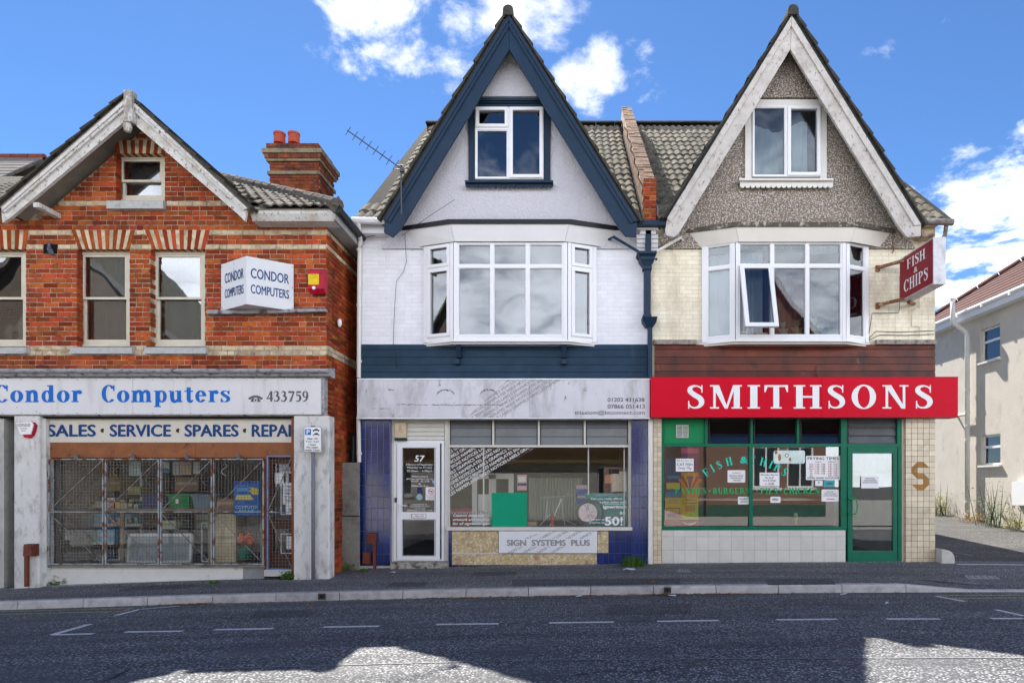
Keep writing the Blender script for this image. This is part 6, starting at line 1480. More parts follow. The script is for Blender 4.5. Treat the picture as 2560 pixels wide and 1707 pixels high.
# concrete panels closing the alley, and a bin bag behind them
for a,b,lab in ((1156,1288,'upper grey concrete panel closing the alley beside the blue tiles'),(1290.5,1428,'lower stained concrete panel closing the alley beside the blue tiles')):
    tag(MB().pbox(851,a,898,b,-.16,-.12).build('concrete_panel', mat('alley_concrete',(.25,.24,.215),.9,.25,6,bump=.3,bs=40,stain=((.09,.07,.05),3,.52,.72,1),stain2=((.45,.43,.41),5,.6,.75,1))), lab, 'panel')
mb = MB(); n = 10
for j in range(7):
    z = WZ(1155,.3)+j*.085; 
    for i in range(n):
        t = 2*math.pi*i/n; r = .1*(1-.06*j)*(1+.18*math.sin(i*2.7+j)); mb.v.append((WX(884,.3)+r*math.cos(t), .3+r*math.sin(t), z))
mb.f = [(j*n+i,j*n+(i+1)%n,(j+1)*n+(i+1)%n,(j+1)*n+i) for j in range(6) for i in range(n)]+[tuple(range(6*n,7*n))]
tag(mb.build('plastic_sack', mat('black_plastic',(.02,.02,.024),.3,.2,9), smooth=True), 'folded black plastic sack standing in the dark alley', 'sack')
MB().box(LXR+.004,XL-.002,.9,1.0,-.5,5.2).build('alley_dark_screen', mat('alley_shade',(.01,.01,.01),.9)); tag(bpy.data.objects['alley_dark_screen'], 'near-black screen painting the deep shade of the alley between brick and white shops', 'screen')  # near-black colour stands in for the shade deep in the alley
# pigeon
pg = MB(); rings = [((0,0,0),.004),((.03,0,.012),.03),((.08,0,.03),.052),((.13,0,.055),.055),((.17,0,.085),.042),((.195,0,.115),.028),((.205,0,.14),.026),((.215,0,.16),.027),((.232,0,.168),.016),((.25,0,.163),.005),((.262,0,.158),.002)]
c0 = W(122,634.5,LY-.02); Mp = Matrix.Translation(c0) @ Matrix.Rotation(R(200),4,'Z') @ Matrix.Rotation(R(-38),4,'Y') @ Matrix.Scale(.72,4) @ Matrix.Translation((-.09,0,.03))
pts = [Vector(p) for p,_ in rings]
pg.tube(pts, [r_ for _,r_ in rings], 10); pg.solid([(-.09,-.03,-.025),(-.09,.03,-.025),(.03,.03,.03),(.03,-.03,.03)], (0,0,.008))
for s_ in (-1,1):
    pg.solid([(.16,s_*.05,.09),(.02,s_*.045,.05),(-.04,s_*.02,.0),(.08,s_*.056,.02)], (0,s_*.008,0)); pg.tube([(.09,s_*.02,-.0),(.12,s_*.02,-.06)], .006, 5)
pgo = pg.build('pigeon', mat('pigeon_grey',(.10,.11,.14),.7,.3,40,stain=((.03,.03,.04),30,.5,.6,1)), None, Mp, smooth=True); tag(pgo, 'grey pigeon perched in a gap in the brickwork', 'pigeon')
# ------------------------------------------------------------------ rendered house on the right, with its side to the driveway
NX = 10.5
nh = thing('rendered_house', 'cream rendered house with red roof beyond the driveway', 'building', (NX,5,.3))
mREN = mat('cream_render', (.58,.54,.48), .85, .08, 2.2, bump=.4, bs=35, stain=((.40,.37,.33),3,.58,.8,.5), stain2=((.20,.19,.17),9,.70,.76,3))
def nd(px): return NX*FPX/(px-PPX)-11           # depth y of a photo column on that wall
def nzz(px,py): return CZ+(HPY-py)*(nd(px)+11)/FPX
nw = []                                          # windows: (y0,y1,z0,z1)
for a,b,q0,q1 in ((2450.5,2500,817,901),(2453,2501,1086,1162)):
    y1,y0 = nd(a),nd(b); ym = (a+b)/2; nw.append((y0,y1,nzz(ym,q1),nzz(ym,q0)))
EAV = 5.83
ys = sorted({1.6,8.6}|{v for w in nw for v in w[:2]}); zs = sorted({-.5,EAV}|{v for w in nw for v in w[2:]})
mb = MB()
for i in range(len(ys)-1):
    for j in range(len(zs)-1):
        if any(w[0] <= (ys[i]+ys[i+1])/2 <= w[1] and w[2] <= (zs[j]+zs[j+1])/2 <= w[3] for w in nw): continue
        mb.add([(NX,ys[i+1],zs[j]),(NX,ys[i],zs[j]),(NX,ys[i],zs[j+1]),(NX,ys[i+1],zs[j+1])],[(0,1,2,3)])
for w in nw:
    a,b,c,d = (NX,w[0]),(NX,w[1]),(NX+.14,w[1]),(NX+.14,w[0])
    mb.add([(NX,w[0],w[2]),(NX,w[1],w[2]),(NX+.14,w[1],w[2]),(NX+.14,w[0],w[2]),(NX,w[0],w[3]),(NX,w[1],w[3]),(NX+.14,w[1],w[3]),(NX+.14,w[0],w[3])],[(0,1,2,3),(4,7,6,5),(0,3,7,4),(1,5,6,2)])
mb.build('wall', mREN, nh)
MB().box(NX+.01,19,1.6,1.8,-.5,EAV).build('front_wall', mREN, nh); MB().box(NX+.01,19,8.4,8.6,-.5,EAV).build('back_wall', mREN, nh); MB().box(NX+.3,NX+.35,1.85,8.3,-.4,EAV-.1).build('inner_wall', mDARK, nh)
for i,w in enumerate(nw):
    fr_ = MB(); t = .05; x = NX+.07
    fr_.box(x,x+.05,w[0],w[0]+t,w[2],w[3]); fr_.box(x,x+.05,w[1]-t,w[1],w[2],w[3]); fr_.box(x,x+.05,w[0]+t,w[1]-t,w[2],w[2]+t); fr_.box(x,x+.05,w[0]+t,w[1]-t,w[3]-t,w[3])
    zt_ = w[2]+(w[3]-w[2])*.6; fr_.box(x-.01,x+.05,w[0]+t,w[1]-t,zt_-.03,zt_+.03)
    f = fr_.build('window', mUPVC, nh); MB().box(x+.02,x+.026,w[0]+t,w[1]-t,w[2]+t,zt_-.03).build('pane', mGLASS, f); MB().box(x+.02,x+.026,w[0]+t,w[1]-t,zt_+.03,w[3]-t).build('pane', mGLASS, f)
    MB().box(x+.1,x+.104,w[0]+.1,w[1]-.1,w[2]+.05,w[2]+.55).build('blind', mat('lace',(.6,.66,.64),.9), f)
    MB().box(NX-.07,NX+.07,w[0]-.05,w[1]+.05,w[2]-.05,w[2]-.001).build('window_sill', mUPVCo, nh)
# roof with hip towards the back
mRTN = mat('red_pantile', (.085,.035,.028), .8, .2, 8, rand=.15, bump=.2); y0,y1 = 1.3,8.75; xe = NX-.2; xr,zr,yr = 13.5,8.2,5.4
mb = MB(); A_ = (xe,y0,EAV+.05); B_ = (xe,y1,EAV+.05); C_ = (xr,yr,zr); D_ = (xr,y0+.01,zr); mb.add([A_,D_,C_,B_],[(0,1,2,3)]); mb.add([B_,C_,(19,y1,EAV+.05)],[(0,1,2)]); mb.add([D_,(19,y0,EAV+.05),(19,y1,EAV+.05),C_],[(0,1,2,3)]); nrf = mb.build('roof', mat('red_underlay',(.10,.04,.03),.9), nh)
sl = (zr-EAV-.05)/(xr-xe); n = 13
for k in range(n):
    x0 = xe+(xr-xe)*k/n; x1 = x0+(xr-xe)/n+.03; z0 = EAV+.05+sl*(x0-xe); z1 = EAV+.05+sl*(x1-xe); yend = y1-(x0-xe)*(y1-yr)/(xr-xe)
    mb = MB(); mb.solid([(x0,y0,z0+.015),(x1,y0,z1+.015),(x1,y0,z1+.03),(x0,y0,z0+.06)][::-1], (0,yend-y0,0)); mb.build('tile_course', mRTN, nrf)
mb = MB(); p = Vector(B_); q = Vector(C_); 
for k in range(9): mb = MB().tube([p+(q-p)*(k/9)+Vector((0,0,.05)), p+(q-p)*((k+.95)/9)+Vector((0,0,.05))], .1, 8); mb.build('hip_tile', mRTN, nrf)
MB().tube([(xe-.03,y0,EAV),(xe-.03,y1,EAV)], .06, 10).build('gutter', mUPVC, nh); MB().box(xe-.02,NX,y0,y1,EAV-.2,EAV-.05).build('fascia_board', mUPVC, nh)
for k in range(7): MB().box(xe-.09,xe+.02,y0+.5+k,y0+.56+k,EAV-.08,EAV+.02).build('gutter_bracket', mUPVC, nh)
# soil pipe
yp_ = nd(2430); sp = thing('soil_pipe', 'tall white soil pipe with an offset bend on the rendered house', 'pipe', (NX-.1,yp_,.3))
zq = lambda py: nzz(2430,py)
MB().tube([(NX-.12,yp_,.25),(NX-.12,yp_,zq(838)),(NX-.14,yp_+.05,zq(828)),(NX-.42,yp_+.1,zq(805)),(NX-.44,yp_+.1,zq(795)),(NX-.44,yp_+.1,zq(744))], .058, 12).build('stack', mUPVCo, sp, smooth=True)
MB().tube([(NX-.44,yp_+.1,zq(752)),(NX-.44,yp_+.1,zq(743))], .068, 12).build('vent_cap', mUPVCo, sp)
MB().tube([(NX-.12,yp_+.0,zq(1035)),(NX-.12,yp_+.6,zq(1034)),(NX+.05,yp_+.62,zq(1034))], .04, 10).build('branch', mUPVCo, sp)
for py in (975,1030,1065,1100,1255,1285): MB().tube([(NX-.12,yp_,zq(py)-.03),(NX-.12,yp_,zq(py)+.03)], .07, 12).build('collar', mUPVCo, sp)
tag(MB().box(NX-.03,NX+.01,nd(2390)-.07,nd(2390)+.07,nzz(2390,832),nzz(2390,820)).build('air_brick', mat('vent_grey')), 'small square vent under the eaves of the rendered house', 'vent')
tag(MB().box(NX-.16,NX,nd(2560)-.25,nd(2560)+.18,nzz(2558,1262),nzz(2558,1203)).build('meter_cabinet', mUPVC), 'white meter cabinet on the rendered wall at the right edge', 'cabinet')
stroke_w = MB(); a = ground_at(2392,1411,pz); b = ground_at(2600,1413,pz); stroke_w.solid([a+Vector((0,-.04,.009)),b+Vector((0,-.04,.009)),b+Vector((0,.04,.009)),a+Vector((0,.04,.009))],(0,0,.001)); stroke_w.build('boundary_line', mLINE, drv)
a = ground_at(2370,1380,lambda x,y: pz(x,y)); b = ground_at(2430,1389,pz); MB().solid([a+Vector((0,-.03,.012)),b+Vector((0,-.03,.012)),b+Vector((0,.03,.012)),a+Vector((0,.03,.012))],(0,0,.001)).build('painted_mark', mLINE, drv)

# ------------------------------------------------------------------ houses across the road, mirrored in the glass
def brick_tex(name, c1, c2, mor):
    m = bpy.data.materials.new(name); m.use_nodes = True; N = m.node_tree.nodes; L = m.node_tree.links; P = N['Principled BSDF']; P.inputs['Roughness'].default_value = .85
    geo = N.new('ShaderNodeNewGeometry'); mp = N.new('ShaderNodeMapping'); mp.inputs['Rotation'].default_value = (R(90),0,0); L.new(geo.outputs['Position'], mp.inputs[0])
    b = N.new('ShaderNodeTexBrick'); b.inputs['Scale'].default_value = 1; b.inputs['Brick Width'].default_value = .225; b.inputs['Row Height'].default_value = .075; b.inputs['Mortar Size'].default_value = .009
    for i,c in (('Color1',c1),('Color2',c2),('Mortar',mor)): b.inputs[i].default_value = (*c,1)
    L.new(mp.outputs[0], b.inputs['Vector']); L.new(b.outputs[0], P.inputs['Base Color']); return m
mOB = brick_tex('opposite_brick', (.17,.06,.035), (.12,.04,.026), (.27,.22,.17)); mOB2 = brick_tex('opposite_brick_pale', (.16,.12,.085), (.12,.09,.06), (.2,.17,.14))
def opp_house(lab, x0, x1, eave, apex, m, wins, y=-15.2, dep=7, gable=True):
    t = thing('opposite_house', lab, 'building', ((x0+x1)/2,y,0)); xm = (x0+x1)/2
    out = [(x0,-.3),(x1,-.3),(x1,eave),(xm,apex),(x0,eave)] if gable else [(x0,-.3),(x1,-.3),(x1,eave),(x0,eave)]
    o = wall('wall', m, t, out, [w for w in wins], y, -.25)
    MB().box(x0,x0+.25,y-dep,y-.26,-.3,eave).build('side_wall', m, t); MB().box(x1-.25,x1,y-dep,y-.26,-.3,eave).build('side_wall', m, t)
    if gable:
        rf = MB()
        for s_ in (x0-.3,x1+.3): rf.solid([(s_,y+.3,eave-.2),(xm,y+.3,apex+.15),(xm,y+.3,apex+.3),(s_,y+.3,eave-.02)], (0,-dep-.3,0))
        rf.build('roof', mTILE, t)
        for s_ in (x0-.3,x1+.3): MB().solid([(s_,y+.34,eave-.3),(xm,y+.34,apex+.02),(xm,y+.34,apex+.24),(s_,y+.34,eave-.06)], (0,-.05,0)).build('bargeboard', mWHITE if m is mOB else mat('dull_board',(.2,.19,.18),.8), t)
    else: MB().box(x0-.15,x1+.15,y-dep,y+.35,eave,eave+.15).build('roof', mTILEd, t)
    for w in wins:
        f = MB().frame(w[0],w[1],y-.12,y-.05,w[2],w[3],.07); f.box((w[0]+w[1])/2-.03,(w[0]+w[1])/2+.03,y-.12,y-.05,w[2]+.07,w[3]-.07); fo = f.build('window', mWHITE, t)
        MB().box(w[0]+.07,w[1]-.07,y-.3,y-.29,w[2]+.07,w[3]-.07).build('curtain', mCURT, fo); MB().box(w[0]+.07,w[1]-.07,y-.09,y-.085,w[2]+.07,w[3]-.07).build('pane', mGLASS, fo)
        MB().box(w[0]-.08,w[1]+.08,y-.1,y+.08,w[2]-.09,w[2]-.002).build('window_sill', mWHITE, t)
    return t
h1 = opp_house('red brick gabled house across the road, mirrored in the chip shop glass', 4.9, 10.6, 6.2, 9.9, mOB, [(7.6,8.7,1.2,2.9),(9.0,10.1,1.2,2.9),(6.6,7.8,4.2,5.6)])
MB().box(4.95,10.55,-15.2,-15.14,-.2,.5).build('painted_plinth', mat('plinth_green',(.02,.09,.07),.7,.2,6), h1); MB().tube([(5.6,-15.1,-.1),(5.6,-15.1,6)], .05, 8).build('downpipe', mBLACK, h1)
opp_house('low pale shop with brown boarding across the road, mirrored in the white shop window', -8.5, 3.2, 3.9, 5, mat('pale_stucco',(.62,.58,.50),.8,.1,3), [(-7.6,-6.4,.9,2.1),(1.2,2.4,.9,2.1)], gable=False)
oc = bpy.data.objects['opposite_house.001']
for k in range(6): MB().box(-8.6,3.3,-15.16,-15.1,2.35+k*.27,2.6+k*.27).build('board', mat('brown_timber',(.16,.075,.035),.6,.3,4,rand=.2), oc)
MB().box(-8.6,3.3,-15.2,-14.9,2.2,2.34).build('canopy', mat('ochre_board',(.30,.2,.08),.6), oc)
opp_house('pale brick gabled house across the road, mirrored in the sash windows', -24.9, -14.9, 6.5, 11.5, mOB2, [(-23.5,-21.9,.4,2.6)])

# ------------------------------------------------------------------ aerial
ae = thing('tv_aerial', 'grey television aerial on a short mast at the navy gable foot', 'aerial', W(1003,536,-.56)); mAER = mat('aerial_grey',(.08,.085,.10),.5,.2,9,metal=.3)
MB().tube([W(1004,536,-.56),W(1003,470,-.56),W(1003,412,-.56)], .014, 8).build('mast', mAER, ae)
a, b = W(1006,424,-.58), W(868,326,-.75); MB().tube([a,b], .009, 6).build('boom', mAER, ae)
d_ = (b-a).normalized(); pr = d_.cross(Vector((0,1,0))).normalized()
for i in range(8):
    t = .02+i*.985/8+.1; c = a+(b-a)*min(1,t); h_ = .075+.006*(8-i)*.4
    MB().tube([c-pr*h_,c+pr*h_], .0055, 6).build('element', mAER, ae)
for s_ in (-1,1): MB().tube([a+(b-a)*.06+pr*.03*s_+Vector((-.06,0,.0)),a+(b-a)*.06+pr*.045*s_,a+(b-a)*.06+pr*.03*s_+Vector((.06,0,0))], .007, 6).build('reflector', mAER, ae)
MB().box(a.x-.04,a.x+.03,a.y-.03,a.y+.03,a.z-.04,a.z+.02).build('clamp', mAER, ae)

# ------------------------------------------------------------------ weeds, leaves, scraps
mGR = mat('weed_green', (.06,.13,.018), .6, .4, 30, rand=.35); mGY = mat('weed_yellow', (.26,.24,.04), .6, .4, 30, rand=.3); mLEAF = mat('dead_leaf', (.26,.12,.04), .8, .3, 40, rand=.4)
def weed(c, w, h, n, m, lab, leafy=False, name='weed'):
    mb = MB(); c = Vector(c)
    for i in range(n):
        b = c+Vector((random.gauss(0,w*.42), random.gauss(0,w*.16), -.01)); a = random.uniform(0,6.28); ln = h*random.uniform(.35,1.1); t = Vector((math.cos(a)*ln*random.uniform(.1,.6), math.sin(a)*ln*.4, ln)); s_ = Vector((-math.sin(a),math.cos(a),0))*random.uniform(.004,.009)
        if leafy:
            k = b+t*random.uniform(.2,1); r_ = random.uniform(.012,.03); u = Vector((random.gauss(0,1),random.gauss(0,1),random.gauss(0,.6))).normalized(); v_ = u.orthogonal().normalized()
            mb.add([k-u*r_,k+v_*r_*.55,k+u*r_,k-v_*r_*.55],[(0,1,2,3)])
            if i%6 == 0: mb.add([b-s_*.4,b+s_*.4,b+t],[(0,1,2)])
        else: mb.add([b-s_,b+s_,b+t*.6+s_*.8,b+t,b+t*.6-s_*.8],[(0,1,2,3,4)])
    o = mb.build(name, m); return tag(o, lab, 'weed')
def pgp(px,py): return ground_at(px,py,pz)
weed(pgp(20,1462),.3,.1,320,mGR,'leafy weed patch at the foot of the dark doorway',True); weed(pgp(128,1462),.28,.09,340,mGR,'leafy weed patch at the left end of the white stall riser',True); weed(pgp(536,1458),.09,.05,90,mGR,'small moss tuft on the footway below the mesh grilles',True)
weed(pgp(722,1448),.15,.14,240,mGR,'weed clump at the foot of the shop door pilaster',True); weed(pgp(872,1424),.16,.13,220,mGR,'weed clump at the foot of the alley panel',True); weed(pgp(908,1428),.07,.06,80,mGR,'small weed under the brown meter box pipe',True)
weed(pgp(1585,1415),.22,.2,260,mGR,'tall grass tuft at the foot of the blue tiles',False)
weed(pgp(1583,1415),.2,.09,160,mGR,'low leaves at the base of the tall grass tuft',True)
for px,py,w,h,n,m,l,lab in ((2365,1296,.45,.7,700,mGY,True,'yellow green bush at the foot of the rendered wall'),(2372,1294,.2,1.0,22,mGR,False,'tall thin stems rising behind the yellow bush'),(2505,1315,.4,1.25,30,mGR,False,'tall dry weed stalks under the rendered wall window'),(2500,1315,.35,1.1,420,mat('weed_dull',(.13,.16,.06),.7,.3,20,rand=.3),True,'leafy tall weed under the rendered wall window'),(2556,1326,.3,.6,300,mGY,True,'yellow weed at the right edge below the meter cabinet'),(2455,1312,.5,.3,300,mat('straw',(.34,.22,.08),.8,.3,20,rand=.3),True,'dry straw coloured weeds beside the soil pipe foot')):
    y = nd(min(px,2559))-.1; x = NX-.25; weed((x,y,pz(x,y)),w,h,n,m,lab,l)
mb = MB()
def leaf(mb, c, r_):
    a = random.uniform(0,6.28); u = Vector((math.cos(a),math.sin(a),random.uniform(-.3,.3)))*r_; v_ = Vector((-math.sin(a),math.cos(a),random.uniform(-.2,.5)))*r_*.5; mb.add([c-u,c+v_+Vector((0,0,.006)),c+u,c-v_+Vector((0,0,.004))],[(0,1,2,3)])
for i in range(900):
    px = random.choice((random.gauss(1420,60),random.gauss(1760,90),random.gauss(1160,80),random.uniform(430,2260),random.gauss(1660,40),random.gauss(480,40))); x = WX(px,KY); y = KY-.02-abs(random.gauss(0,.07)); leaf(mb, Vector((x,y,rz(x,y)+.008)), random.uniform(.008,.03))
for i in range(120):
    px = random.uniform(100,2300); q = pgp(px, random.uniform(1425,1475) if px > 850 else random.uniform(1462,1490))
    if q.y > KY+.2: leaf(mb, q+Vector((0,0,.008)), random.uniform(.005,.014))
for i in range(90): q = gl_(random.uniform(0,2500), random.uniform(1500,1560)); leaf(mb, q+Vector((0,0,.006)), random.uniform(.006,.014))
for i in range(120):
    x = WX(random.uniform(830,1120),-.1); q = Vector((x,random.uniform(-.35,-.04),0)); leaf(mb, Vector((q.x,q.y,pz(q.x,q.y)+.006)), random.uniform(.005,.016))
tag(mb.build('dead_leaves', mLEAF), 'brown dead leaves strewn along the gutter and footway', 'leaves', kind='stuff')
mb = MB()
for i in range(700):
    q = pgp(random.uniform(0,2350), random.uniform(1412,1490)); s_ = random.uniform(.003,.008)
    if -2.0 < q.y < -.0: mb.add([q+Vector((-s_,-s_,.007)),q+Vector((s_,-s_*.6,.007)),q+Vector((s_*.7,s_,.008)),q+Vector((-s_*.8,s_*.9,.007))],[(0,1,2,3)])
for i in range(900):                          # grit, moss and dirt gathered along the foot of the walls
    x = random.uniform(-9,6.3); y = (-1.0 if x < -3.85 else -.06)-abs(random.gauss(0,.07)); s_ = random.uniform(.003,.011); q = Vector((x,y,pz(x,y)))
    mb.add([q+Vector((-s_,-s_,.007)),q+Vector((s_,-s_*.6,.007)),q+Vector((s_*.7,s_,.012)),q+Vector((-s_*.8,s_*.9,.007))],[(0,1,2,3)])
tag(mb.build('grit', mat('grit_pale',(.42,.40,.38),.9,.2,30,rand=.3)), 'pale grit and specks scattered on the footway', 'grit', kind='stuff')
for px,py,road_,lab,r_ in ((982,1432,0,'crumpled white paper by the doorstep of the glazed door',.05),(1575,1424,0,'torn white paper beside the tall grass tuft',.1),(1682,1490,1,'white paper scrap in the gutter left of the fallen leaves',.055),(1448,1492,1,'small red and white wrapper in the gutter leaves',.05),(2110,1487,1,'white paper scrap in the gutter near the green door',.045),(2218,1510,1,'pale torn scrap lying on the road',.035),(1632,1456,0,'orange brown leaf lying on the footway',.045),(1584,1486,1,'large orange leaf lying in the gutter',.06),(772,1515,1,'dark brown leaf lying on the road',.03)):
    q = gl_(px,py) if road_ else pgp(px,py); n = 9; mb = MB(); vs = [q+Vector((0,0,.02))]+[q+Vector((math.cos(6.283*i/n)*r_*random.uniform(.6,1.3),math.sin(6.283*i/n)*r_*random.uniform(.4,.9),random.uniform(.006,.03))) for i in range(n)]
    mb.add(vs,[(0,1+i,1+(i+1)%n) for i in range(n)]); lf = 'leaf' in lab and 'paper' not in lab
    tag(mb.build('leaf' if lf else 'paper_scrap', mat('orange_leaf',(.42,.16,.03),.7,.2,30) if lf else mTXTW), lab, 'leaf' if lf else 'litter')
# ------------------------------------------------------------------ things behind the shop windows
def z3(x,y): return (100+x/3.675, 1130+y/3.675)
def pm(name, col=(.5,.5,.5), r=.6): return mat(name, tuple(min(.8,c*1.45) for c in col), r, .15, 8)
def crate(px0,py0,px1,py1,y,m,lab,depth=.4):
    t = thing('crate', lab, 'crate', W((px0+px1)/2,py1,y)); x0,x1,z0,z1 = WX(px0,y),WX(px1,y),WZ(py1,y),WZ(py0,y); k = (x1-x0)*.08
    b = MB(); b.add([(x0+k,y+.02,z0),(x1-k,y+.02,z0),(x1-k,y+depth-.02,z0),(x0+k,y+depth-.02,z0),(x0+.01,y,z1),(x1-.01,y,z1),(x1-.01,y+depth,z1),(x0+.01,y+depth,z1)],[(0,1,5,4),(1,2,6,5),(2,3,7,6),(3,0,4,7),(3,2,1,0)]); b.build('body', m, t)
    r_ = MB(); r_.box(x0-.012,x1+.012,y-.012,y+.012,z1-.03,z1); r_.box(x0-.012,x1+.012,y+depth-.012,y+depth+.012,z1-.03,z1); r_.box(x0-.012,x0+.012,y+.013,y+depth-.013,z1-.03,z1); r_.box(x1-.012,x1+.012,y+.013,y+depth-.013,z1-.03,z1); r_.build('rim', m, t)
    return t
sb = mat('shelf_white',(.55,.56,.56),.5,.1,5); rk = thing('shelf_rack', 'white shelf rack crowded with stock in the computer shop window', 'shelves', W(270,1400,.2))
for a,b,c,d in ((197,1262,354,1269),(195,1308,354,1315),(194,1354,284,1361),(210,1396,300,1402)): MB().pbox(a,b,c,d,.15,.55).build('shelf', sb, rk)
for px in (212,350): MB().pbox(px,1180,px+5,1402,.5,.55).build('upright', sb, rk)
bn = MB().pbox(262,1271,662,1277,-.62,-.2); bnt = thing('display_bench', 'long pale bench top behind the mesh grilles', 'bench', W(460,1400,-.4)); bn.build('top', mat('bench_wood',(.30,.24,.17),.6,.2,6), bnt)
for px in (300,520,650): MB().pbox(px,1277.3,px+8,1420,-.55,-.5).build('leg', mat('bench_wood'), bnt)
crate(353,1237,409,1270.5,-.55,pm('plastic_navy',(.012,.02,.10),.35),'dark blue plastic crate on the display bench'); c_ = crate(418,1235,474,1270.5,-.56,pm('plastic_green',(.004,.20,.05),.35),'bright green plastic crate on the display bench'); MB().pbox(438,1247,446,1258,-.572,-.566).build('label', mTXTW, c_); crate(478,1236,541,1270.5,-.55,pm('plastic_slate',(.13,.18,.22),.35),'slate grey plastic crate on the display bench')
def box_thing(px0,py0,px1,py1,y,m,lab,cat='box',depth=.35,name='carton'):
    t = thing(name, lab, cat, W((px0+px1)/2,py1,y)); x0,x1,z0,z1 = WX(px0,y),WX(px1,y),WZ(py1,y),WZ(py0,y); MB().box(x0,x1,y,y+depth,z0,z1).build('body', m, t); MB().box(x0+.01,x1-.01,y-.003,y-.0005,(z0+z1)/2-.02,(z0+z1)/2+.03).build('tape', mat('tape',(.5,.42,.3),.4), t); return t
pb = pm('box_blue',(.03,.20,.42)); 
box_thing(211,1284,231,1307.5,.2,pb,'small blue box at the left of the middle shelf'); box_thing(236,1284,270,1307.5,.18,pm('box_sky',(.10,.36,.55)),'light blue printed box on the middle shelf'); box_thing(288,1285,328,1307.5,.22,pb,'flat blue box at the right of the middle shelf'); box_thing(243,1322,286,1353.5,.17,pm('box_azure',(.05,.28,.50)),'azure box on the lowest full shelf'); box_thing(240,1384,270,1395.5,.2,pb,'blue box on the bottom shelf')
box_thing(533,1283,590,1405,-.45,pm('carton_cream',(.52,.44,.30)),'tall cream carton below the computer poster'); box_thing(541,1246,585,1270.5,-.5,pm('carton_tan',(.26,.15,.07)),'brown carton on the display bench near the poster'); box_thing(143,1222,182,1246,.3,pm('case_grey',(.40,.42,.44)),'pale grey computer case at the left of the window','computer'); box_thing(140,1290,205,1400,.6,pm('case_dark',(.12,.12,.12)),'dark cabinet low in the left of the window','cabinet'); box_thing(405,1300,440,1322,-.2,pm('box_mint',(.36,.45,.36)),'pale green box under the display bench'); box_thing(490,1285,520,1320,.3,pm('box_pale',(.45,.50,.5)),'pale box under the display bench near the carton'); box_thing(200,1240,250,1262,.3,pm('printer_dark',(.06,.06,.065)),'dark printer on the top shelf','printer'); box_thing(265,1248,330,1262,.3,pm('stack_paper',(.38,.34,.26)),'pile of yellowed papers on the top shelf','papers')
box_thing(439,1192,494,1226,.4,pm('card_brown',(.22,.13,.06)),'brown cardboard box high behind the green crate'); box_thing(268,1190,300,1226,.5,pm('box_ochre',(.30,.20,.04)),'ochre box high behind the second grille'); box_thing(320,1215,352,1236,.45,pm('box_olive',(.25,.22,.05)),'olive yellow box beside the dark blue crate')
# a spare window frame leaning inside
a,b,c,d = W(320,1404,-.5),W(476,1404,-.5),W(480,1336,-.25),W(327,1336,-.25); lf = thing('loose_window', 'loose white window frame leaning behind the mesh grilles', 'window', (a+b)/2)
for p,q in ((a,b),(b,c),(c,d),(d,a)): MB().beam(p,q,.05,.04,(0,1,0)).build('frame_bar', mUPVC, lf)
MB().add([a,b,c,d],[(0,1,2,3)]).build('pane', mat('frosted',(.36,.40,.42),.3), lf)
a,b,c,d = W(505,1402,-.42),W(525,1402,-.42),W(525,1306,-.3),W(505,1306,-.3); lf2 = thing('loose_frame', 'narrow white frame standing beside the cream carton', 'frame', (a+b)/2)
for p,q in ((a,b),(b,c),(c,d),(d,a)): MB().beam(p,q,.02,.02,(0,1,0)).build('frame_bar', mUPVC, lf2)
# bin with an orange cloth
t = thing('waste_bin', 'green bin with a bundled orange cloth on top behind the grille', 'bin', W(614,1396,-.55)); c0 = W(613,1396,-.5); n = 14
bb = MB(); vs = [(c0.x+r_*math.cos(6.283*i/n),c0.y+r_*math.sin(6.283*i/n),c0.z+h_) for h_,r_ in ((0,.085),(.2,.11)) for i in range(n)]; bb.add(vs,[(i,(i+1)%n,n+(i+1)%n,n+i) for i in range(n)]); bb.build('body', pm('bin_green',(.01,.14,.09)), t)
cb = MB()
for i in range(14): cb.ball(c0+Vector((random.gauss(0,.06),random.gauss(0,.03),.24+random.uniform(0,.16))), random.uniform(.04,.065), n=8, m=5)
cb.build('cloth', pm('cloth_orange',(.55,.09,.03)), t, smooth=True)
# poster with monitor, keyboard and hand
yq = -.70; t = thing('computer_poster', 'blue poster of a yellow hand and monitor in the shop window', 'poster', W(616,1288,yq)); MB().pbox(584,1202,648,1288,yq-.004,yq-.002).build('sheet', pm('poster_blue',(.005,.09,.36),.4), t); yq -= .0045
mY = pm('poster_yellow',(.62,.45,.04)); mSk = pm('poster_sky',(.08,.28,.6))
def flat(poly, y, m, parent, name): 
    n = len(poly); a = sum(poly[i][0]*poly[(i+1)%n][1]-poly[(i+1)%n][0]*poly[i][1] for i in range(n)); p = poly[::-1] if a > 0 else poly
    return MB().add([W(u,v,y) for u,v in p],[tuple(range(n))]).build(name, m, parent)
MB().frame(WX(592,yq),WX(621,yq),yq-.0006,yq-.0001,WZ(1237,yq),WZ(1213,yq),.01).build('monitor', mSk, t); flat([(594,1218),(619,1218),(619,1228),(594,1228)],yq,mSk,t,'monitor_glow'); flat([(621,1218),(632,1217),(646,1222),(646,1236),(634,1237),(627,1231),(621,1226),(629,1224)],yq,mY,t,'hand'); flat([(592,1236),(626,1236),(634,1249),(588,1249)],yq,mY,t,'keyboard'); flat([(592,1239),(627,1239),(628,1241),(591,1241)],yq-.0005,mTXTW,t,'key_row'); flat([(590,1244),(630,1244),(631,1246),(589,1246)],yq-.0005,mTXTW,t,'key_row')
text('low cost', (592,1252,612,1258), yq, mSk, t, shear=.3); text('COMPUTER', (588,1263,645,1271), yq, pm('poster_mint',(.30,.5,.5)), t, .02); text('REPAIR', (598,1273,636,1280), yq, pm('poster_mint'), t, .015); text('Available here', (590,1281.5,645,1287), yq, mSk, t, shear=.3)
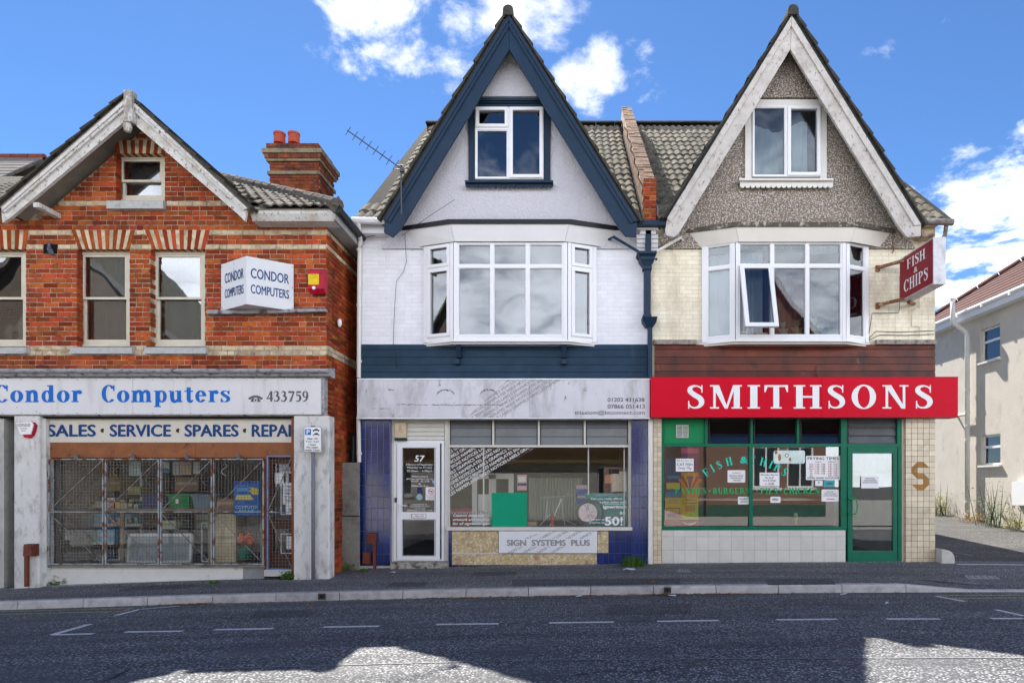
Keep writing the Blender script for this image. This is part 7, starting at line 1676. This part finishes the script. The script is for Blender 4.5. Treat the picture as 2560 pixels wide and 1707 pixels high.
def poster(px0,py0,px1,py1,y,m,lab,blocks=()):
    t = thing('poster', lab, 'poster', W((px0+px1)/2,py1,y)); MB().pbox(px0,py0,px1,py1,y,y+.002).build('sheet', m, t)
    for i,(a,b,c,d,mm) in enumerate(blocks): MB().pbox(a,b,c,d,y-.0012-.0004*i,y-.0004-.0004*i).build('print', mm, t)
    return t
poster(173,1153,200,1213,.1,pm('tan_sheet',(.50,.38,.18)),'tan pegboard sheet hanging at the left of the computer shop'); poster(201,1155,214,1212,.12,pm('aqua_sheet',(.25,.36,.30)),'narrow grey green sheet beside the tan pegboard'); poster(322,1153,352,1189,.0,pm('sky_sheet',(.35,.55,.68)),'light blue poster hung high behind the second grille',[(332,1170,346,1180,mTXTW)]); poster(403,1154,424,1182,.0,pm('white_sheet',(.55,.58,.6)),'white and blue sheet high behind the third grille',[(403,1170,424,1182,pb)]); poster(432,1154,448,1186,.02,pm('grey_sheet',(.38,.44,.46)),'grey sheet high behind the third grille'); poster(449,1154,477,1186,.03,pm('peach_sheet',(.52,.38,.26)),'peach coloured sheet high behind the third grille'); poster(483,1154,500,1184,.0,mTXTW,'white sheet beside the top corner of the third grille')
# --- middle shop
def z5(x,y): return (1120+x/5.113, 1110+y/5.113)
y = 1.6; t = thing('inner_door', 'white glazed inner door standing inside the sign shop', 'door', W(1232,1315,y)); X = lambda p: WX(p,y); Z = lambda q: WZ(q,y)
MB().frame(X(1180),X(1284),y,y+.06,Z(1330),Z(1184),.1,.3).build('frame', mUPVC, t); MB().box(X(1222),X(1240),y,y+.06,Z(1316),Z(1185)).build('post', mUPVC, t); MB().box(X(1195),X(1270),y+.02,y+.05,Z(1330),Z(1235)).build('lower_panel', mUPVC, t)
mPW = mat('corrugated',(.40,.44,.40),.6,.06,4); mb = MB(); y = 2.0; n = 70; x0,x1 = WX(1322,y),WX(1458,y)
vs = [(x0+(x1-x0)*i/n, y+(.015 if (i//2)%2 else -.015), z) for z in (WZ(1300,y),WZ(1194,y)) for i in range(n+1)]; tag(mb.add(vs,[(i,i+1,n+2+i,n+1+i) for i in range(n)]).build('corrugated_panel', mPW), 'pale ribbed panel standing inside the sign shop', 'panel')
poster(1293,1186,1317,1225,.9,pm('pink_poster',(.50,.30,.38)),'pink poster inside the sign shop',[(1296,1191,1314,1204,mTXTW),(1294,1207,1316,1214,mTXTD)])
for px,lab in ((1209,'left white pole standing behind the sign shop glass'),(1471,'middle white pole standing behind the sign shop glass'),(1560.5,'right white pole standing behind the sign shop glass')): tag(MB().pbox(px-1.6,1118,px+1.6,1316 if px != 1471 else 1236,.16,.18).build('display_pole', mTXTW), lab, 'pole')
poster(1463,1232,1570,1315.5,.3,pm('teal_panel',(.01,.17,.17)),'teal display panel at the right of the sign shop window'); poster(1509,1168,1569,1232,.25,pm('photo_brown',(.16,.10,.08)),'photo poster at the upper right of the sign shop window',[(1530,1178,1566,1228,pm('photo_pale',(.50,.42,.34))),(1512,1186,1532,1208,pm('photo_flesh',(.45,.22,.14))),(1522,1172,1548,1184,pm('photo_dark',(.03,.02,.02)))]); poster(1126,1270,1178,1315.5,.3,pm('maroon_panel',(.16,.02,.03)),'maroon panel low at the left of the sign shop window'); box_thing(1442,1222,1466,1262,.7,pm('box_royal',(.02,.06,.28)),'royal blue box inside the sign shop'); box_thing(1440,1212,1468,1222,.7,pm('box_lilac',(.42,.22,.50)),'lilac box on top of the royal blue box',depth=.2)
box_thing(1318,1303,1342,1315.5,.35,pm('card_tan',(.30,.19,.10)),'small tan carton on the sign shop window board')
t = thing('folding_stand', 'silver folding stand behind the sign shop glass', 'stand', W(1392,1316,.4)); mST = mat('silver_tube',(.55,.56,.56),.3,.05,4,metal=.7)
for a,b in (((1351,1243),(1433,1238)),((1355,1246),(1400,1240)),((1404,1246),(1376,1312)),((1404,1246),(1412,1312)),((1369,1252),(1364,1300)),((1376,1285),(1350,1312)),((1395,1290),(1440,1312))): MB().tube([W(*a,.4),W(*b,.42)], .011, 6).build('tube', mST, t)
c = W(1474,1281,.2); t = thing('bicycle_wheel_display', 'dark rimmed wheel with a pale crazed disc at the sign shop window', 'wheel', c-Vector((0,0,.24)))
rim = MB(); n = 28; prof = [(.215,-.02),(.245,-.02),(.245,.02),(.215,.02)]; vs = [(c.x+r_*math.cos(6.283*i/n),c.y+dy,c.z+r_*math.sin(6.283*i/n)) for i in range(n) for r_,dy in prof]; rim.add(vs,[(4*i+k,4*((i+1)%n)+k,4*((i+1)%n)+(k+1)%4,4*i+(k+1)%4) for i in range(n) for k in range(4)]); rim.build('rim', pm('tyre_dark',(.05,.06,.065)), t, smooth=False)
MB().tube([c-Vector((0.03,-.005,0)),c-Vector((.03,.005,0))], .165, 24).build('disc', pm('disc_pale',(.55,.44,.48)), t)
for k in range(9):
    a = random.uniform(0,6.28); p = c+Vector((-.03,-.008,0))+Vector((math.cos(a),0,math.sin(a)))*random.uniform(.02,.06); pts = [p]
    for j in range(4): a += random.uniform(-.8,.8); p = p+Vector((math.cos(a),0,math.sin(a)))*.03; pts.append(p)
    MB().tube(pts, .003, 4).build('crack', mTXTD, t)
t = thing('canister', 'small red canister on the sign shop window board', 'canister', W(1380,1316,.3)); MB().tube([W(1380.5,1314,.3),W(1380.5,1288,.3)], .03, 12).build('body', mRED, t); MB().tube([W(1380.5,1288,.3),W(1380.5,1284,.3)], [.02,.012], 10).build('cap', mTXTD, t)
MB().pbox(1122,1316.2,1572,1318,.16,.7).build('window_board', mat('board_grey',(.16,.15,.13),.7,.2,6), mid)
# --- chip shop
ct = thing('shop_counter', 'steel and brick counter inside the chip shop', 'counter', (4.2,2.2,.06)); MB().box(2,5.4,2.0,2.5,.06,1.05).build('front', mat('counter_brown',(.14,.06,.04),.6,.2,5), ct); MB().box(1.95,5.45,1.9,2.55,1.051,1.1).build('top', mat('steel',(.45,.46,.46),.3,.05,4,metal=.8), ct)
mFC = mat('vinyl_teal',(.02,.62,.46),.5,.03); mFG = mat('vinyl_green',(.006,.42,.13),.5,.03); vy = .040
fl = thing('window_lettering', 'arched teal lettering across both chip shop panes', 'lettering', W(1866,1190,vy))
cx_, cyc, rad = 1864, 1314, 166; kx_ = (vy+11)/1600
for ch,ang in (('F',-36.5),('I',-30),('S',-23.5),('H',-14.5),('C',6),('H',15.5),('I',22.5),('P',28.5),('S',36)):
    gl2, w = glyph(ch); aa = R(ang)
    def Ma(u,v,e,aa=aa,w=w):
        a_ = (u-.5)*w*19; r_ = rad-10+v*20; return tuple(W(cx_+r_*math.sin(aa)+a_*math.cos(aa), cyc-r_*math.cos(aa)+a_*math.sin(aa), vy-e))
    serif(ch, None, vy, mFC, fl, 'letter', track=0, M=Ma)
text('&', (1850,1141,1870,1158), vy, mFC, fl, .03)
fl2 = thing('window_lettering', 'straight line of green slab capitals across both chip shop panes', 'lettering', W(1866,1235,vy))
for s_,a,b in (('PASTIES',1688,1765),('BURGERS',1782,1872.5),('PIES',1901,1943),('CHICKEN',1959,2048.5)): serif(s_, (a,1219,b,1234), vy, mFG, fl2, track=.12)
for px in (1774,1893,1951): MB().tube([W(px,1226.5,vy),W(px,1226.5,vy-.001)], .018, 10).build('dot', mFG, fl2)
yn = .054
N_ = lambda *a, **k: paper(*a, **k)
yN = .0405; mRT = mat('print_maroon',(.35,.03,.07),.5)
N_(1689.5,1146,1734,1178,yN,'white cat fish price notice at the left of the chip shop window',[('Fish for your cat',(1692,1149,1731,1153.5),None),('CAT FISH',(1693,1157,1731,1164),None),('Only 75p',(1695,1167,1729,1174),None)])
N_(1819,1175,1863,1205.5,yN,'white notice left of the middle green bar',[('CASH ONLY',(1832,1202,1852,1198),None),('CASH MACHINE',(1826,1196,1857,1192.5),None),('ACROSS THE ROAD',(1823,1190.5,1859,1187),None),('OPEN',(1832,1183,1852,1180),mRT)],flip=True)
N_(1899,1181,1948.5,1214,yN,'white Monday special notice in the chip shop window',[('Monday Special',(1902,1184,1945,1189),None),('O.A.P',(1913,1191.5,1934,1196),None),('Cod & Chips',(1907,1198.5,1940,1203.5),None),('£ 10.00',(1913,1206,1935,1211.5),mRT)])
rowsL = [('FRYING TIMES',(2019,1142,2097,1149),None),('LUNCH',(2038,1152.5,2053,1155.5),mRT),('EVENING',(2070,1152.5,2090,1155.5),mRT),('OPEN BANK HOLIDAYS',(2019,1192,2098,1196.5),None),('Tues\nWed\nThurs\nFri\nSat\nSun',(2022,1158,2034,1190),mRT),('\n'.join(['11.45 - 2.00']*5),(2037,1158,2063,1184.5),mRT),('\n'.join(['4.45 - 9.30']*6),(2070,1158,2093,1190),mRT)]
N_(2015,1139,2101,1199,yN,'large frying times notice at the right of the chip shop window',rowsL)
N_(2054,1223,2097,1253,yN,'cash only notice low at the right of the chip shop window',[('CASH ONLY',(2064,1227,2086,1230),None),('CASH MACHINE',(2060,1232,2090,1235),None),('ACROSS THE ROAD',(2058,1237,2093,1240),None)])
MB().pbox(2066,1246,2086,1248,yN-.002,yN-.001).build('rule', mRT, bpy.data.objects[[o.name for o in COL.objects if o.name.startswith('paper_notice')][-1]])
dn = N_(2153,1190,2197.5,1220,.008,'cash only notice on the green door glass',[('CASH ONLY',(2163,1194,2187,1197),None),('CASH MACHINE',(2159,1199,2191,1202),None),('ACROSS THE ROAD',(2156,1204,2194,1207),None)])
N_(2038,1201,2056.5,1214,yN,'small red and white sticker below the frying times',[('X',(2044,1203,2051,1208),mRT)]); N_(2059,1199.8,2087,1217,yN-.003,'small teal card sticker below the frying times',[('OPEN',(2065,1205,2081,1211),None)],mat('sticker_teal',(.08,.36,.40),.5))
N_(1845,1241,1873,1260,yN,'white sheet behind the middle green bar',[('ALLERGY\nADVICE',(1849,1244,1870,1256),None)]); N_(1926,1241,1951,1256,yN,'small white sheet under the green word pies',[('MENU',(1931,1245,1946,1251),None)])
pY = pm('print_yellow',(.62,.46,.05)); pP = pm('print_pink',(.5,.08,.2)); pO = pm('print_orange',(.55,.22,.03)); pN = pm('print_deep',(.02,.06,.16)); pR = pm('print_scarlet',(.40,.015,.03)); pV = pm('print_violet',(.12,.04,.12))
poster(1664,1146,1702,1242,.06,pN,'tall blue and yellow poster at the left of the chip shop window',[(1668,1188,1700,1196,pm('print_cyan',(.03,.2,.4))),(1666,1206,1700,1222,pY),(1664,1228,1702,1242,pm('print_cyan'))])
t = poster(1703,1116.5,1747,1242,.062,pV,'tall red and orange poster beside the cat fish notice',[(1703,1180,1747,1242,pO),(1716,1190,1734,1226,pV),(1703,1120,1747,1132,pP)])
for s_ in (-1,1):
    for k in range(3): flat([(1725,1230),(1725+s_*(10+k*8),1182+k*6),(1725+s_*(14+k*8),1186+k*7)],.0585-.0004*k,(pY,pR,pO)[k],t,'ray')
t = poster(1663,1243,1703,1298,.064,pY,'yellow and pink festival poster low in the chip shop window',[(1665,1268,1701,1296,pP),(1668,1272,1698,1281,pY),(1670,1284,1690,1292,pV)]); text('SUMMER\nFESTIVAL', (1668,1247,1698,1258), .062, pP, t, .02)
t = poster(1703.5,1243,1746,1298.5,.066,pY,'yellow world tour poster low in the chip shop window',[(1712,1262,1738,1278,pO),(1706,1280,1742,1287,pm('print_lemon',(.75,.65,.02)))]); text('A World Tour\nin a Weekend', (1706,1246,1743,1259), .064, mTXTD, t, .02)
t = poster(1660,1299.5,1747,1315.5,.068,pR,'red strip poster along the bottom left of the chip shop window'); flat([(1705,1303),(1714,1311),(1726,1313),(1738,1309),(1742,1302),(1734,1306),(1722,1308),(1712,1306)],.0665,mTXTW,t,'swoosh')
fp = thing('fish_plaque', 'silver fish shaped window plaque with brown outlines', 'plaque', W(1973,1158,.035)); MB().pprism([(1937,1125.5),(2009,1125.5),(2012.5,1129),(2012.5,1155),(2009,1158.5),(1937,1158.5),(1934,1155),(1934,1129)],.03,.036).build('plate', pm('plaque_silver',(.42,.50,.47)), fp)
for cx2,cy2,rx,ry,m_ in ((1967,1138,5,5,pm('plaque_brown',(.25,.10,.05))),(1967,1138,3,3,mTXTW),(1949,1143,4,9,pm('plaque_brown')),(1940,1130,4,5,pm('plaque_brown')),(1975,1148,3,5,pm('plaque_brown'))): flat([(cx2+rx*math.cos(i*.5236),cy2+ry*math.sin(i*.5236)) for i in range(12)],.0295-(.0005 if m_ is mTXTW else 0),m_,fp,'outline')
ic = thing('cone_ornament', 'small ice cream cone ornament on the chip shop window board', 'ornament', W(1990,1312,.12)); MB().tube([W(1990,1312,.12),W(1989.5,1292,.12)], [.012,.032], 10).build('cone', pm('wafer',(.40,.24,.10)), ic); MB().ball(W(1989.5,1287,.12), .035, .035, .045).build('scoop', pm('cream_ice',(.62,.55,.42)), ic)
MB().pbox(1656,1316.5,2104,1318,.12,.6).build('window_board', mat('board_grey'), rgt)
N_(1635.5,1220,1641,1227,-.034,'tiny round white sticker on the narrow beige tiles',[('c',(1637,1222,1639.5,1225),mBLU)])
# --- toys on the sill of the right bay
def bear(px, py, y, h, m, lab):
    t = thing('teddy_bear', lab, 'toy', W(px,py,y), 'teddy bears on the bay sill'); c = W(px,py,y); k = h
    b = MB(); b.ball(c+Vector((0,0,k*.28)), k*.22, k*.18, k*.27, 12, 8); b.build('body', m, t, smooth=True)
    hd = MB(); hd.ball(c+Vector((0,-.01,k*.70)), k*.2, k*.18, k*.19, 12, 8); hd.ball(c+Vector((0,-k*.17,k*.66)), k*.08, k*.07, k*.065, 8, 6); hd.build('head', m, t, smooth=True)
    for s_ in (-1,1):
        MB().ball(c+Vector((s_*k*.15,0,k*.88)), k*.075, k*.04, k*.075, 8, 6).build('ear', m, t, smooth=True); MB().ball(c+Vector((s_*k*.25,-k*.05,k*.33)), k*.075, k*.08, k*.19, 8, 6, Matrix.Rotation(s_*.5,3,'Y')).build('arm', m, t, smooth=True); MB().ball(c+Vector((s_*k*.15,-k*.2,k*.09)), k*.09, k*.16, k*.09, 8, 6).build('leg', m, t, smooth=True)
        MB().ball(c+Vector((s_*k*.07,-k*.185,k*.74)), k*.02, n=6, m=4).build('eye', mTXTD, t)
mBR_ = mat('bear_fur',(.50,.33,.17),.95,.15,60,bump=.4,bs=200); mBP = mat('bear_fur_pale',(.55,.46,.36),.95,.15,60,bump=.4,bs=200)
bear(1957,838,-.10,.24,mBP,'pale teddy bear next to the open casement'); bear(1992,838,-.10,.28,mBR_,'golden teddy bear in the middle of the bay window'); bear(2056,834,-.09,.15,mat('bear_grey',(.36,.30,.26),.95,.15,60),'small grey bear on the right of the bay sill'); bear(2033,834,-.06,.3,mBP,'tall pale bear half hidden by the bay mullion')
t = thing('toy_tree', 'small green cone shaped ornament on the bay sill', 'toy', W(2072,836,-.09)); MB().tube([W(2072,834,-.09),W(2072,812,-.09)], [.045,.003], 10).build('cone', pm('toy_green',(.03,.20,.15)), t); MB().tube([W(2072,838,-.09),W(2072,834,-.09)], .03, 10).build('base', pm('toy_green'), t)
for a,b,c,d,y_,col,lab in ((1851,829,1867,842,-.1,(.6,.56,.5),'small cream box on the bay sill by the open casement'),(1870,834,1883,842,-.1,(.02,.25,.25),'teal bowl on the bay sill'),(1890,831,1920,842,-.1,(.4,.25,.15),'little brown basket on the bay sill'),(2130,815,2148,838,-.05,(.6,.62,.62),'white box behind the right side bay pane')): box_thing(a,b,c,d,y_,pm(lab.replace(' ','_'),col),lab,depth=.08)

# small stock crowding the shelves
shelf = (('top shelf',1261.5,.16,(205,345)),('middle shelf',1307.5,.14,(275,348)),('lowest full shelf',1353.5,.14,(198,240)),('display bench',1270.5,-.52,(270,348)))
hues = (('red',(.34,.03,.03)),('yellow',(.5,.38,.04)),('white',(.62,.62,.6)),('black',(.03,.03,.03)),('turquoise',(.02,.3,.32)))
for sn,py,y,(a,b) in shelf:
    for i,(hn,hc) in enumerate(hues):
        px = a+(b-a)*(i+.15)/5; w = (b-a)/5*random.uniform(.55,.8); h = random.uniform(8,20)
        box_thing(px,py-h,px+w,py,y+random.uniform(0,.06),pm('stock_'+hn,hc),'small %s stock box on the %s behind the mesh grilles' % (hn,sn),depth=.16)
# cables and boards hung on the back of the left window
for i,(px,py,l,hc) in enumerate(((150,1165,60,(.03,.03,.035)),(225,1160,50,(.05,.05,.05)),(290,1155,38,(.25,.2,.06)),(372,1158,60,(.04,.05,.1)),(510,1160,55,(.1,.1,.1)),(560,1156,34,(.5,.5,.5)))):
    pts = [W(px+math.sin(j*.9)*7, py+l*j/8, -.35) for j in range(9)]
    o = MB().tube(pts, .012, 6).build('cable_coil', pm('coil_%d' % i,hc), smooth=True); tag(o, ['black cable hanging at the far left of the computer shop window','dark cable hanging beside the tan pegboard','ochre cable hanging behind the second grille','navy cable hanging near the dark blue crate','grey cable hanging near the slate crate','short white cable hanging above the computer poster'][i], 'cable')

# computer towers and monitors stacked at the far left of the window
for i,(a,b,c,d,y,hc,lab,kind) in enumerate(((128,1180,150,1222,-.1,(.05,.05,.055),'black computer tower standing high at the far left of the window','computer'),(152,1186,172,1222,-.05,(.35,.34,.31),'beige computer tower beside the black tower','computer'),(128,1246,168,1282,-.2,(.09,.09,.1),'black monitor on its back below the computer towers','monitor'),(172,1286,204,1330,-.1,(.30,.31,.32),'grey server case left of the blue boxes','computer'),(130,1330,190,1395,-.15,(.16,.17,.18),'large dark grey case at the bottom left of the window','computer'),(296,1370,318,1402,-.3,(.4,.36,.28),'beige tower beside the leaning white frame','computer'))):
    t = box_thing(a,b,c,d,y,pm('case_%d' % i,hc),lab,kind,.3,'computer_case'); x0,x1,z0,z1 = WX(a,y),WX(c,y),WZ(d,y),WZ(b,y)
    MB().box(x0+.02,x1-.02,y-.005,y-.001,z1-.06,z1-.03).build('drive_slot', mTXTG, t); MB().box(x0+.02,x0+.04,y-.006,y-.001,z0+.03,z0+.05).build('button', mTXTW, t)
flush_texts()
